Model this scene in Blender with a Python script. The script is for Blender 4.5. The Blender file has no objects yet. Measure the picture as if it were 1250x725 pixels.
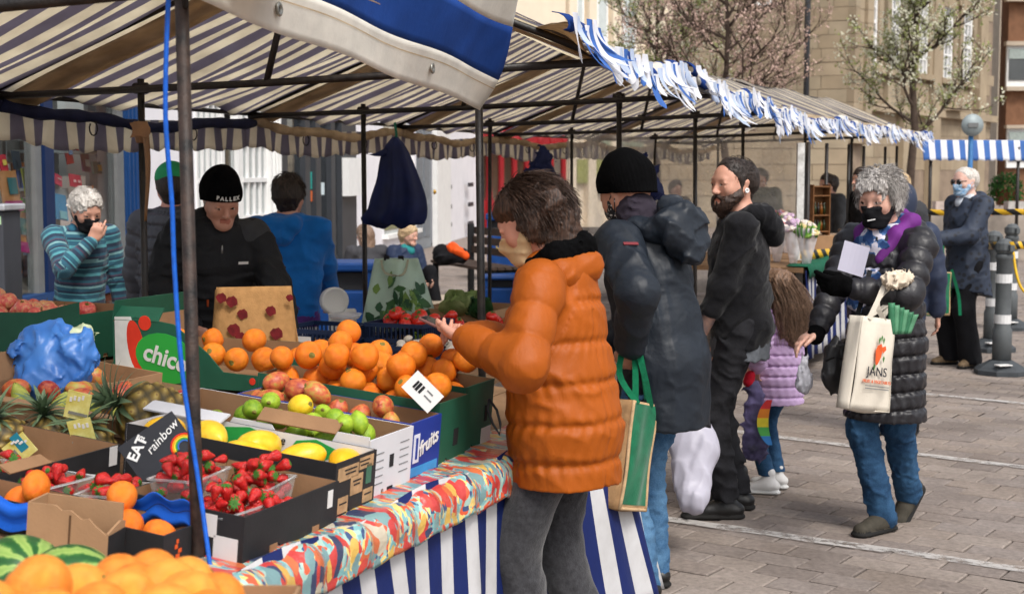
import bpy, math, random, time
import numpy as np
from mathutils import Vector, Matrix, Euler

T0 = time.time()
rnd = random.Random(11)
SC = bpy.context.scene
COL = SC.collection
R = math.radians

F, CU, CV, CAMH = 1750.0, 625.0, 362.5, 1.6
PITCH = math.atan(154.5 / F)
cam_d = bpy.data.cameras.new('camera')
cam = bpy.data.objects.new('camera', cam_d)
COL.objects.link(cam)
cam.location = (0, 0, CAMH)
cam.rotation_euler = (math.pi / 2 - PITCH, 0, 0)
cam_d.sensor_width = 36
cam_d.sensor_fit = 'HORIZONTAL'
cam_d.lens = 36 * F / 1250
cam_d.clip_start = 0.05
cam_d.clip_end = 600
cam_d.dof.use_dof = True
cam_d.dof.focus_distance = 5.0
cam_d.dof.aperture_fstop = 6.3
SC.camera = cam

SUN_EL, SUN_AZ = 52, 150          # bright overcast, light from high behind the camera's right
world = bpy.data.worlds.new('World')
SC.world = world
world.use_nodes = True
wn, wl = world.node_tree.nodes, world.node_tree.links
wn.clear()
sky = wn.new('ShaderNodeTexSky')
sky.sky_type = 'NISHITA'
sky.sun_disc = False
sky.sun_elevation = R(SUN_EL)
sky.sun_rotation = R(SUN_AZ)
sky.air_density = 1.0
sky.dust_density = 4.0
sky.ozone_density = 1.0
hs = wn.new('ShaderNodeHueSaturation')
hs.inputs['Saturation'].default_value = 0.35      # cloud cover: the sky is almost white
bg = wn.new('ShaderNodeBackground')
bg.inputs['Strength'].default_value = 0.15
wo = wn.new('ShaderNodeOutputWorld')
wl.new(sky.outputs[0], hs.inputs['Color'])
wl.new(hs.outputs[0], bg.inputs['Color'])
wl.new(bg.outputs[0], wo.inputs[0])
sun_d = bpy.data.lights.new('sun', 'SUN')
sun_d.energy = 1.4
sun_d.angle = R(14)
sun_d.color = (1.0, 0.95, 0.88)
sun = bpy.data.objects.new('sun', sun_d)
COL.objects.link(sun)
_sd = Vector((math.sin(R(SUN_AZ)) * math.cos(R(SUN_EL)), math.cos(R(SUN_AZ)) * math.cos(R(SUN_EL)), math.sin(R(SUN_EL))))
sun.rotation_euler = (-_sd).to_track_quat('-Z', 'Y').to_euler()
SC.view_settings.view_transform = 'Standard'
SC.view_settings.look = 'None'
SC.view_settings.gamma = 1.0
SC.view_settings.exposure = 0.5
SC.render.engine = 'CYCLES'
SC.cycles.max_bounces = 7
SC.cycles.transparent_max_bounces = 24
SC.cycles.use_denoising = True

_cp, _sp = math.cos(PITCH), math.sin(PITCH)
def ray(u, v):
    a, b = (u - CU) / F, (CV - v) / F
    return Vector((a, _cp + b * _sp, -_sp + b * _cp))
def P(u, v, d):
    "the point of the place seen at photo pixel (u, v), d metres ahead"
    r = ray(u, v)
    return Vector((0, 0, CAMH)) + r * (d / r.y)
def PZ(u, v, z=0.0):
    r = ray(u, v)
    return Vector((0, 0, CAMH)) + r * ((z - CAMH) / r.z)

def lin(c):
    return c / 12.92 if c <= 0.04045 else ((c + 0.055) / 1.055) ** 2.4
def C(r, g, b):
    return (lin(r / 255), lin(g / 255), lin(b / 255))
_mc = {}
def nodes_of(name):
    m = bpy.data.materials.new(name)
    m.use_nodes = True
    nt = m.node_tree
    b = nt.nodes['Principled BSDF']
    return m, nt.nodes, nt.links, b
def tex_noise(n, l, co, scale, detail=3, rough=.55):
    t = n.new('ShaderNodeTexNoise')
    t.inputs['Scale'].default_value = scale
    t.inputs['Detail'].default_value = detail
    t.inputs['Roughness'].default_value = rough
    if co is not None: l.new(co, t.inputs['Vector'])
    return t.outputs['Fac']
def ramp(n, l, fac, stops, interp='LINEAR'):
    r = n.new('ShaderNodeValToRGB')
    r.color_ramp.interpolation = interp
    el = r.color_ramp.elements
    while len(el) < len(stops): el.new(1)
    for e, (p, c) in zip(el, stops):
        e.position = p
        e.color = (*c[:3], 1)
    l.new(fac, r.inputs[0])
    return r.outputs[0]
def math_n(n, l, op, a, b=None, c=None):
    m = n.new('ShaderNodeMath')
    m.operation = op
    for i, x in enumerate((a, b, c)):
        if x is None: continue
        if isinstance(x, (int, float)): m.inputs[i].default_value = x
        else: l.new(x, m.inputs[i])
    return m.outputs[0]
def mixc(n, l, fac, a, b, mode='MIX'):
    m = n.new('ShaderNodeMix')
    m.data_type = 'RGBA'
    m.blend_type = mode
    for s, x in ((m.inputs[0], fac), (m.inputs[6], a), (m.inputs[7], b)):
        if isinstance(x, (int, float)): s.default_value = x
        elif isinstance(x, tuple): s.default_value = (*x[:3], 1)
        else: l.new(x, s)
    return m.outputs[2]
def bump_to(n, l, b, height, strength, dist=.01):
    bp = n.new('ShaderNodeBump')
    bp.inputs['Strength'].default_value = strength
    bp.inputs['Distance'].default_value = dist
    l.new(height, bp.inputs['Height'])
    l.new(bp.outputs[0], b.inputs['Normal'])
def obj_co(n):
    return n.new('ShaderNodeTexCoord').outputs['Object']
def add_translucent(m, n, l, b, colsock, amount):
    tr = n.new('ShaderNodeBsdfTranslucent')
    if isinstance(colsock, tuple): tr.inputs[0].default_value = (*colsock, 1)
    else: l.new(colsock, tr.inputs[0])
    mx = n.new('ShaderNodeMixShader')
    mx.inputs[0].default_value = amount
    l.new(b.outputs[0], mx.inputs[1])
    l.new(tr.outputs[0], mx.inputs[2])
    l.new(mx.outputs[0], n['Material Output'].inputs[0])
def M(name, col, rough=.75, var=.18, vs=8, bump=.0, bs=80, spec=.25, metal=0, sheen=0, trans=0, rvar=0, col2=None, fold=0, fs=9, fst=(1, 1, 1)):
    "plain stuff with uneven colour and a fine relief"
    if name in _mc: return _mc[name]
    m, n, l, b = nodes_of(name)
    co = obj_co(n)
    f = tex_noise(n, l, co, vs, 5)
    c2 = col2 or tuple(min(1, x * (1 + var)) for x in col)
    c1 = tuple(x * (1 - var) for x in col)
    cs = ramp(n, l, f, [(.3, c1), (.7, c2)])
    l.new(cs, b.inputs['Base Color'])
    b.inputs['Roughness'].default_value = rough
    if rvar:
        rr = n.new('ShaderNodeMapRange')
        rr.inputs['To Min'].default_value = rough - rvar
        rr.inputs['To Max'].default_value = rough + rvar
        l.new(f, rr.inputs[0])
        l.new(rr.outputs[0], b.inputs['Roughness'])
    b.inputs['Specular IOR Level'].default_value = spec
    b.inputs['Metallic'].default_value = metal
    if sheen:
        b.inputs['Sheen Weight'].default_value = sheen
        b.inputs['Sheen Roughness'].default_value = .5
    if bump:
        bump_to(n, l, b, tex_noise(n, l, co, bs, 4), bump, .004)
    if fold:      # creases of the cloth
        mp = n.new('ShaderNodeMapping'); mp.inputs['Scale'].default_value = fst; l.new(co, mp.inputs[0])
        t = n.new('ShaderNodeTexNoise'); t.inputs['Scale'].default_value = fs; t.inputs['Detail'].default_value = 3; t.inputs['Distortion'].default_value = .8; l.new(mp.outputs[0], t.inputs['Vector'])
        rg = t.outputs['Fac']
        b2 = n.new('ShaderNodeBump'); b2.inputs['Strength'].default_value = fold * .7; b2.inputs['Distance'].default_value = .022; l.new(rg, b2.inputs['Height'])
        nl = b.inputs['Normal'].links
        if nl: l.new(nl[0].from_socket, b2.inputs['Normal'])
        l.new(b2.outputs[0], b.inputs['Normal'])
    if trans: add_translucent(m, n, l, b, cs, trans)
    _mc[name] = m
    return m
def M_stripes(name, colA, colB, n_per_unit, axis='UVx', duty=.5, rough=.8, trans=.0, dirt=.15, bump=.15, edge=.03, warp=0):
    "woven stripes along u (from the UV map)"
    if name in _mc: return _mc[name]
    m, n, l, b = nodes_of(name)
    tc = n.new('ShaderNodeTexCoord')
    sx = n.new('ShaderNodeSeparateXYZ')
    l.new(tc.outputs['UV'], sx.inputs[0])
    x = sx.outputs[0 if axis == 'UVx' else 1]
    x = math_n(n, l, 'MULTIPLY', x, n_per_unit)
    fr = math_n(n, l, 'FRACT', x)
    fac = math_n(n, l, 'LESS_THAN', fr, duty)
    c = mixc(n, l, fac, colA, colB)
    d = tex_noise(n, l, tc.outputs['Object'], 3.5, 6, .65)
    c = mixc(n, l, dirt, c, ramp(n, l, d, [(.3, (.25, .2, .14)), (.65, (1, 1, 1))]), 'MULTIPLY')
    l.new(c, b.inputs['Base Color'])
    b.inputs['Roughness'].default_value = rough
    b.inputs['Specular IOR Level'].default_value = .2
    bump_to(n, l, b, tex_noise(n, l, tc.outputs['Object'], 14, 4), bump, .02)
    if trans: add_translucent(m, n, l, b, c, trans)
    _mc[name] = m
    return m
def M_glass(name, tint=(.9, .95, .95), rough=.03, alpha=.25, spec=.5, cloudy=0):
    "thin sheet: part mirror, part see-through"
    if name in _mc: return _mc[name]
    m, n, l, b = nodes_of(name)
    b.inputs['Base Color'].default_value = (*tint, 1)
    b.inputs['Roughness'].default_value = rough
    b.inputs['Specular IOR Level'].default_value = spec
    tr = n.new('ShaderNodeBsdfTransparent')
    tr.inputs[0].default_value = (*tint, 1)
    mx = n.new('ShaderNodeMixShader')
    lw = n.new('ShaderNodeLayerWeight')
    lw.inputs[0].default_value = .5
    fac = math_n(n, l, 'ADD', math_n(n, l, 'POWER', lw.outputs['Facing'], 5), alpha)
    if cloudy:
        co = obj_co(n)
        w = tex_noise(n, l, co, 2.2, 6, .7)
        w = math_n(n, l, 'MULTIPLY', math_n(n, l, 'SUBTRACT', w, .42), cloudy)
        fac = math_n(n, l, 'ADD', fac, math_n(n, l, 'MAXIMUM', w, 0))
        bump_to(n, l, b, tex_noise(n, l, co, 5, 5), .6, .05)
    fac = math_n(n, l, 'MINIMUM', fac, 1)
    l.new(fac, mx.inputs[0])
    l.new(tr.outputs[0], mx.inputs[1])
    if cloudy or rough > .05: l.new(b.outputs[0], mx.inputs[2])
    else:
        gl = n.new('ShaderNodeBsdfGlossy'); gl.inputs['Roughness'].default_value = rough; l.new(gl.outputs[0], mx.inputs[2])
    l.new(mx.outputs[0], n['Material Output'].inputs[0])
    _mc[name] = m
    return m

WM = {}
def tag(o, label=None, cat=None, group=None, kind=None):
    if label: o['label'] = label
    if cat: o['category'] = cat
    if group: o['group'] = group
    if kind: o['kind'] = kind
    return o
def thing(name, label, cat, loc=(0, 0, 0), rz=0, group=None):
    o = bpy.data.objects.new(name, None)
    o.empty_display_size = .1
    COL.objects.link(o)
    o.location = loc
    o.rotation_euler = (0, 0, rz)
    WM[o] = Matrix.Translation(Vector(loc)) @ Matrix.Rotation(rz, 4, 'Z')
    return tag(o, label, cat, group)
def link(name, me, parent=None, loc=(0, 0, 0), rot=(0, 0, 0), scale=None):
    o = bpy.data.objects.new(name, me)
    COL.objects.link(o)
    o.location = loc
    o.rotation_euler = rot
    if scale is not None: o.scale = scale if hasattr(scale, '__len__') else (scale,) * 3
    if parent is not None: o.parent = parent
    return o
def copy_tree(o, parent=None):
    c = o.copy()
    COL.objects.link(c)
    if parent is not None: c.parent = parent
    for ch in list(o.children): copy_tree(ch, c)
    return c

class MB:
    "collects faces and links them as one mesh object"
    def __init__(s):
        s.v, s.f, s.m, s.uv = [], [], [], []
    def add(s, vs, fs, m=0, uvs=None):
        o = len(s.v)
        s.v += [tuple(x) for x in vs]
        for i, f in enumerate(fs):
            s.f.append([o + k for k in f])
            s.m.append(m)
            s.uv.append(uvs[i] if uvs else None)
        return s
    def box(s, c, size, rot=None, m=0, taper=1.0):
        cx, cy, cz = c
        hx, hy, hz = size[0] / 2, size[1] / 2, size[2] / 2
        vs = [Vector((x * hx * (taper if z < 0 else 1), y * hy * (taper if z < 0 else 1), z * hz)) for z in (-1, 1) for y in (-1, 1) for x in (-1, 1)]
        if rot is not None: vs = [rot @ v for v in vs]
        vs = [v + Vector(c) for v in vs]
        return s.add(vs, [(0, 2, 3, 1), (4, 5, 7, 6), (0, 1, 5, 4), (2, 6, 7, 3), (0, 4, 6, 2), (1, 3, 7, 5)], m)
    def bb(s, lo, hi, m=0):
        return s.box([(a + b) / 2 for a, b in zip(lo, hi)], [abs(b - a) for a, b in zip(lo, hi)], None, m)
    def tube(s, pts, r, n=8, m=0, cap=True):
        pts = [Vector(p) for p in pts]
        rs = r if hasattr(r, '__len__') else [r] * len(pts)
        rings = []
        prev = None
        for i, p in enumerate(pts):
            d = (pts[min(i + 1, len(pts) - 1)] - pts[max(i - 1, 0)])
            if d.length < 1e-9: d = Vector((0, 0, 1))
            d.normalize()
            if prev is None:
                a = d.orthogonal().normalized()
            else:
                a = (prev - d * prev.dot(d))
                a = a.normalized() if a.length > 1e-6 else d.orthogonal().normalized()
            prev = a
            bb = d.cross(a)
            rings.append([p + (a * math.cos(2 * math.pi * k / n) + bb * math.sin(2 * math.pi * k / n)) * rs[i] for k in range(n)])
        vs = [v for rg in rings for v in rg]
        fs = []
        for i in range(len(pts) - 1):
            for k in range(n):
                k2 = (k + 1) % n
                fs.append((i * n + k, i * n + k2, (i + 1) * n + k2, (i + 1) * n + k))
        if cap:
            fs.append(tuple(range(n - 1, -1, -1)))
            fs.append(tuple((len(pts) - 1) * n + k for k in range(n)))
        return s.add(vs, fs, m)
    def lathe(s, prof, n=16, m=0, c=(0, 0, 0), rot=None):
        vs = []
        for r, z in prof:
            for k in range(n):
                v = Vector((r * math.cos(2 * math.pi * k / n), r * math.sin(2 * math.pi * k / n), z))
                if rot is not None: v = rot @ v
                vs.append(v + Vector(c))
        fs = []
        for i in range(len(prof) - 1):
            for k in range(n):
                k2 = (k + 1) % n
                fs.append((i * n + k, i * n + k2, (i + 1) * n + k2, (i + 1) * n + k))
        fs.append(tuple(range(n - 1, -1, -1)))
        fs.append(tuple((len(prof) - 1) * n + k for k in range(n)))
        return s.add(vs, fs, m)
    def grid(s, fn, nu, nv, m=0, su=1.0, sv=1.0):
        "fn(a, b) -> point for a, b in 0..1; uv = (a*su, b*sv)"
        vs = [fn(i / nu, j / nv) for j in range(nv + 1) for i in range(nu + 1)]
        fs, uvs = [], []
        for j in range(nv):
            for i in range(nu):
                q = j * (nu + 1) + i
                fs.append((q, q + 1, q + nu + 2, q + nu + 1))
                uvs.append([(i / nu * su, j / nv * sv), ((i + 1) / nu * su, j / nv * sv), ((i + 1) / nu * su, (j + 1) / nv * sv), (i / nu * su, (j + 1) / nv * sv)])
        return s.add(vs, fs, m, uvs)
    def prism(s, poly, z0, z1, m=0, frame=None):
        "extrude a 2d outline (x, y) between z0 and z1; frame maps to place"
        n = len(poly)
        vs = [Vector((x, y, z)) for z in (z0, z1) for x, y in poly]
        if frame is not None: vs = [frame @ v for v in vs]
        fs = [tuple(range(n - 1, -1, -1)), tuple(range(n, 2 * n))]
        for k in range(n):
            k2 = (k + 1) % n
            fs.append((k, k2, n + k2, n + k))
        return s.add(vs, fs, m)
    def mesh(s, name, mats, smooth=False):
        me = bpy.data.meshes.new(name)
        me.from_pydata([tuple(v) for v in s.v], [], s.f)
        if any(u is not None for u in s.uv):
            ul = me.uv_layers.new(name='UVMap')
            k = 0
            for f, u in zip(s.f, s.uv):
                for c in range(len(f)):
                    ul.data[k].uv = u[c] if u is not None else (0, 0)
                    k += 1
        mats = mats if isinstance(mats, (list, tuple)) else [mats]
        for m in mats: me.materials.append(m)
        if len(mats) > 1: me.polygons.foreach_set('material_index', s.m)
        if smooth: me.polygons.foreach_set('use_smooth', [True] * len(s.f))
        me.update()
        return me
    def build(s, name, mats, parent=None, smooth=False, world=False, loc=(0, 0, 0), rot=(0, 0, 0), thick=0, bevel=0):
        if world and parent is not None:
            inv = WM[parent].inverted()
            s.v = [inv @ Vector(v) for v in s.v]
        o = link(name, s.mesh(name, mats, smooth), parent, loc, rot)
        if thick:
            md = o.modifiers.new('thickness', 'SOLIDIFY')
            md.thickness = thick
            md.offset = 0
        if bevel:
            md = o.modifiers.new('edges', 'BEVEL')
            md.width = bevel
            md.segments = 2
            md.limit_method = 'ANGLE'
        return o
def rooted(name, mb, mats, label, cat, base, group=None, smooth=False, thick=0, bevel=0, kind=None):
    "a one-mesh thing whose origin is at base; mb was drawn in place coordinates"
    b = Vector(base)
    mb.v = [Vector(v) - b for v in mb.v]
    o = mb.build(name, mats, None, smooth, loc=b, thick=thick, bevel=bevel)
    return tag(o, label, cat, group, kind)

def text(body, name, size, mt, parent, loc, rot, extrude=.0008, shear=0, align='CENTER', offset=0, space=1):
    cu = bpy.data.curves.new(name, 'FONT')
    cu.body = body
    cu.size = size
    cu.align_x = align
    cu.align_y = 'CENTER'
    cu.extrude = extrude
    cu.shear = shear
    cu.offset = offset
    cu.space_character = space
    cu.resolution_u = 3
    cu.materials.append(mt)
    tmp = bpy.data.objects.new(name, cu)
    me = bpy.data.meshes.new_from_object(tmp)
    me.name = name
    bpy.data.objects.remove(tmp)
    if not me.materials: me.materials.append(mt)
    return link(name, me, parent, loc, rot)

def V3(*a):
    return np.array(a, dtype=np.float64)
def rc(a, b, ra, rb=None, k=None, u=None, su=1., sv=1., m=0, q=None, sub=False, ph=0.):
    return dict(a=np.array(a, float), b=np.array(b, float), ra=ra, rb=ra if rb is None else rb, k=k, u=u, su=su, sv=sv, m=m, q=q, sub=sub, ph=ph)
def ball(c, r, k=None, m=0, s=(1, 1, 1), sub=False):
    "ellipsoid with axes along the given frame"
    return dict(c=np.array(c, float), r=r, s=np.array(s, float), k=k, m=m, sub=sub)
def _frame(p):
    w = p['b'] - p['a']
    L = np.linalg.norm(w)
    w = w / L if L > 1e-9 else V3(0, 0, 1)
    u = np.array(p['u'], float) if p['u'] is not None else (V3(1, 0, 0) if abs(w[0]) < .9 else V3(0, 1, 0))
    u = u - w * u.dot(w)
    u /= np.linalg.norm(u)
    return w, u, np.cross(w, u), L
def wrinkle(amp, wl=.08, seed=1, stretch=(1, 1, 1), n=4):
    "soft folds: a few warped ridges that come and go"
    g = np.random.RandomState(seed)
    K = g.normal(size=(n, 3))
    K /= np.linalg.norm(K, axis=1)[:, None]
    st = np.array(stretch)
    K = K * st * (np.pi / wl) * g.uniform(.6, 1.15, size=(n, 1))
    ph, pm_ = g.uniform(0, 6.28, n), g.uniform(0, 6.28, n)
    W, W2 = g.normal(size=(3, 3)) * 2.2 / wl, g.normal(size=(3, n)) * 1.5 / wl
    def f(p):
        q = p + .22 * wl * np.sin(p @ W + 1.3) + .1 * wl * np.sin(p @ (W * 2.1) + .4)
        s = (1 - np.abs(np.sin(q @ K.T + ph))) ** 1.6
        mk = .5 + .5 * np.sin(p @ W2 + pm_)
        return amp * 1.35 * (.55 - (s * mk).sum(1) * 3.2 / n)
    return f
def sdf_mesh(name, prims, vox, k=.02, disp=None, cuts=(), mats=(), along=False, far=.03):
    lo, hi = V3(9e9, 9e9, 9e9), V3(-9e9, -9e9, -9e9)
    for p in prims:
        if 'c' in p:
            e = p['r'] * p['s']
            p['lo'], p['hi'] = p['c'] - e, p['c'] + e
        else:
            rr = max(p['ra'], p['rb']) * max(p['su'], p['sv'], 1)
            p['lo'], p['hi'] = np.minimum(p['a'], p['b']) - rr, np.maximum(p['a'], p['b']) + rr
        if not p['sub']:
            lo, hi = np.minimum(lo, p['lo']), np.maximum(hi, p['hi'])
    for pt, nn in cuts:
        for ax in range(3):       # shrink by axis-aligned cuts
            if abs(nn[ax]) > .999:
                if nn[ax] > 0: hi[ax] = min(hi[ax], pt[ax])
                else: lo[ax] = max(lo[ax], pt[ax])
    pad = 3 * vox + .012
    lo, hi = lo - pad, hi + pad
    n = np.ceil((hi - lo) / vox).astype(int) + 1
    D = np.full(n, 9., np.float32)
    I = np.zeros(n, np.uint8)
    ax = [(lo[i] + vox * np.arange(n[i])).astype(np.float32) for i in range(3)]
    for pi, p in enumerate(prims):
        kk = k if p['k'] is None else p['k']
        e = kk + 3 * vox + .02
        i0 = np.maximum(0, np.floor((p['lo'] - e - lo) / vox).astype(int))
        i1 = np.minimum(n, np.ceil((p['hi'] + e - lo) / vox).astype(int) + 1)
        if (i1 <= i0).any(): continue
        sl = tuple(slice(a, b) for a, b in zip(i0, i1))
        X, Y, Z = ax[0][sl[0]][:, None, None], ax[1][sl[1]][None, :, None], ax[2][sl[2]][None, None, :]
        if 'c' in p:
            c, s, r = p['c'], p['s'], p['r']
            qx, qy, qz = (X - c[0]) / s[0], (Y - c[1]) / s[1], (Z - c[2]) / s[2]
            d = (np.sqrt(qx * qx + qy * qy + qz * qz) - r) * min(s)
        else:
            w, u, v, L = _frame(p)
            dx, dy, dz = X - p['a'][0], Y - p['a'][1], Z - p['a'][2]
            tw = dx * w[0] + dy * w[1] + dz * w[2]
            t = np.clip(tw, 0, L)
            qw = tw - t
            qu = (dx * u[0] + dy * u[1] + dz * u[2]) / p['su']
            qv = (dx * v[0] + dy * v[1] + dz * v[2]) / p['sv']
            r = p['ra'] + (p['rb'] - p['ra']) * (t / L if L > 1e-9 else 0)
            if p['q']:
                pit, amp = p['q']
                r = r + amp * (np.abs(np.sin(np.pi * (t + p['ph']) / pit)) ** .55 - .8)
            d = (np.sqrt(qu * qu + qv * qv + qw * qw) - r) * min(p['su'], p['sv'], 1)
        d = d.astype(np.float32)
        d0 = D[sl]
        if p['sub']:
            h = np.clip(.5 - .5 * (d0 + d) / kk, 0, 1)
            D[sl] = d0 * (1 - h) + (-d) * h + kk * h * (1 - h)
        else:
            I[sl] = np.where(d < d0, pi, I[sl])
            h = np.clip(.5 + .5 * (d - d0) / kk, 0, 1)
            D[sl] = d * (1 - h) + d0 * h - kk * h * (1 - h)
    for pt, nn in cuts:
        pl = (ax[0][:, None, None] - pt[0]) * nn[0] + (ax[1][None, :, None] - pt[1]) * nn[1] + (ax[2][None, None, :] - pt[2]) * nn[2]
        D = np.maximum(D, pl.astype(np.float32))
    if disp is not None:
        near = np.nonzero(np.abs(D) < far)
        pts = np.stack([ax[i][near[i]] for i in range(3)], 1).astype(np.float64)
        D[near] += disp(pts).astype(np.float32)
    S_ = D < 0
    cs = np.zeros(tuple(n - 1), np.uint8)
    for a in (0, 1):
        for b in (0, 1):
            for c in (0, 1):
                cs += S_[a:n[0] - 1 + a, b:n[1] - 1 + b, c:n[2] - 1 + c]
    act = np.nonzero((cs > 0) & (cs < 8))
    N = len(act[0])
    cell = np.stack(act, 1)
    corner = [(a, b, c) for a in (0, 1) for b in (0, 1) for c in (0, 1)]
    vals = np.stack([D[act[0] + a, act[1] + b, act[2] + c] for a, b, c in corner], 1)
    acc = np.zeros((N, 3))
    cnt = np.zeros(N)
    for e0 in range(8):
        for axx in range(3):
            if corner[e0][axx]: continue
            e1 = corner.index(tuple(corner[e0][i] + (1 if i == axx else 0) for i in range(3)))
            v0, v1 = vals[:, e0], vals[:, e1]
            x = (v0 < 0) != (v1 < 0)
            t = np.where(x, v0 / np.where(x, v0 - v1, 1), 0)
            pos = np.tile(np.array(corner[e0], float), (N, 1))
            pos[:, axx] += t
            acc += pos * x[:, None]
            cnt += x
    co = lo + (cell + acc / cnt[:, None]) * vox
    idx = np.full(tuple(n - 1), -1, np.int32)
    idx[act] = np.arange(N)
    quads = []
    for axx in range(3):
        s0 = [slice(0, n[i]) for i in range(3)]
        s1 = list(s0)
        s0[axx], s1[axx] = slice(0, n[axx] - 1), slice(1, n[axx])
        ch = S_[tuple(s0)] != S_[tuple(s1)]
        o1, o2 = (axx + 1) % 3, (axx + 2) % 3
        g = np.nonzero(ch)
        ok = (g[o1] > 0) & (g[o2] > 0) & (g[o1] < n[o1] - 1) & (g[o2] < n[o2] - 1)
        g = [x[ok] for x in g]
        def ii(da, db):
            q = [x.copy() for x in g]
            q[o1] -= da
            q[o2] -= db
            return idx[tuple(q)]
        qd = np.stack([ii(1, 1), ii(0, 1), ii(0, 0), ii(1, 0)], 1)
        flip = ~S_[tuple(g)]
        qd[flip] = qd[flip][:, ::-1]
        quads.append(qd)
    Q = np.concatenate(quads)
    Q = Q[(Q >= 0).all(1)]
    me = bpy.data.meshes.new(name)
    me.vertices.add(N)
    me.vertices.foreach_set('co', co.astype(np.float32).ravel())
    me.loops.add(len(Q) * 4)
    me.loops.foreach_set('vertex_index', Q.astype(np.int32).ravel())
    me.polygons.add(len(Q))
    me.polygons.foreach_set('loop_start', np.arange(0, len(Q) * 4, 4, dtype=np.int32))
    me.polygons.foreach_set('use_smooth', np.ones(len(Q), bool))
    pid = I[act]
    mats = mats if isinstance(mats, (list, tuple)) else [mats]
    for mt in mats: me.materials.append(mt)
    if len(mats) > 1:
        pm = np.array([p['m'] for p in prims])[pid]
        me.polygons.foreach_set('material_index', pm[Q[:, 0]].astype(np.int32))
    if along:
        al = np.zeros(N, np.float32)
        for i, p in enumerate(prims):
            if 'c' in p: continue
            msk = pid == i
            w, u, v, L = _frame(p)
            al[msk] = (co[msk] - p['a']) @ w + p['ph']
        at = me.attributes.new('along', 'FLOAT', 'POINT')
        at.data.foreach_set('value', al)
    me.update(calc_edges=True)
    return me
def nrm(v):
    return v / max(1e-9, np.linalg.norm(v))
def ik(a, tgt, l1, l2, pole):
    d = tgt - a
    L = np.linalg.norm(d)
    Lm = min(L, (l1 + l2) * .999)
    w = d / L
    tgt = a + w * Lm
    x = (l1 * l1 - l2 * l2 + Lm * Lm) / (2 * Lm)
    h = math.sqrt(max(0, l1 * l1 - x * x))
    p = np.array(pole, float)
    p = nrm(p - w * p.dot(w))
    return a + w * x + p * h, tgt
def rotm(yaw=0, pitch=0, roll=0):
    "local head / chest turn: yaw left +, pitch down +, roll to the left +"
    e = Matrix.Rotation(R(yaw), 3, 'Z') @ Matrix.Rotation(R(-pitch), 3, 'X') @ Matrix.Rotation(R(-roll), 3, 'Y')
    return np.array(e)
def skel(H=1.7, lean=0, twist=0, yaw=0, pitch=0, roll=0, hl=None, hr=None, pl=(-.6, -.8, -.3), pr=(.6, -.8, -.3), fl=(-.1, 0, 0, 5), fr=(.1, 0, 0, -5), sit=0, kneel=(-.05, 1, 0), kneer=(.05, 1, 0), hip=None, side=0, shrug=0):
    j = {'H': H}
    hz = H * .52 if hip is None else hip
    j['pelvis'] = V3(0, 0, hz + .02)
    if sit: j['pelvis'] = V3(0, 0, hz)
    T = np.array(Matrix.Rotation(R(twist), 3, 'Z') @ Matrix.Rotation(R(-lean), 3, 'X') @ Matrix.Rotation(R(side), 3, 'Y'))
    j['T'] = T
    up = lambda x, y, z: j['pelvis'] + T @ V3(x * H, y * H, z * H)
    j['up'] = up
    j['waist'] = up(0, 0, .09)
    j['chest'] = up(0, .0, .20)
    j['neck'] = up(0, -.012, .305)
    j['shl'], j['shr'] = up(-.112, -.008, .278 + shrug), up(.112, -.008, .278 + shrug)
    hd = rotm(yaw, pitch, roll)
    j['hd'] = np.array(Matrix.Rotation(R(twist * .5), 3, 'Z')) @ hd
    j['skull'] = j['neck'] + nrm(T @ V3(0, .25, 1)) * .045 * H + j['hd'] @ V3(0, .035, .075) * (H / 1.7)
    j['hs'] = (.226 if H > 1.4 else .2) / .225
    ua, fa = .172 * H, .152 * H
    for s, h, pole in (('l', hl, pl), ('r', hr, pr)):
        sg = -1 if s == 'l' else 1
        tgt = j['sh' + s] + T @ V3(sg * .045 * H, .05 * H, -.315 * H) if h is None else np.array(h, float)
        j['el' + s], j['wr' + s] = ik(j['sh' + s], tgt, ua, fa, pole)
    for s, f, kn in (('l', fl, kneel), ('r', fr, kneer)):
        sg = -1 if s == 'l' else 1
        j['hip' + s] = j['pelvis'] + V3(sg * .055 * H, 0, -.01)
        fyaw = R(f[3])
        j['ft' + s] = V3(-math.sin(fyaw), math.cos(fyaw), 0)
        j['tp' + s] = f[4] if len(f) > 4 else 0
        an = V3(f[0], f[1], f[2] + .085)
        j['kn' + s], j['an' + s] = ik(j['hip' + s], an, .245 * H, .245 * H, kn)
    return j
SKIN_I, LIP_I, EYE_I, IRIS_I, LID_I = 0, 1, 2, 3, 4
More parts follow.
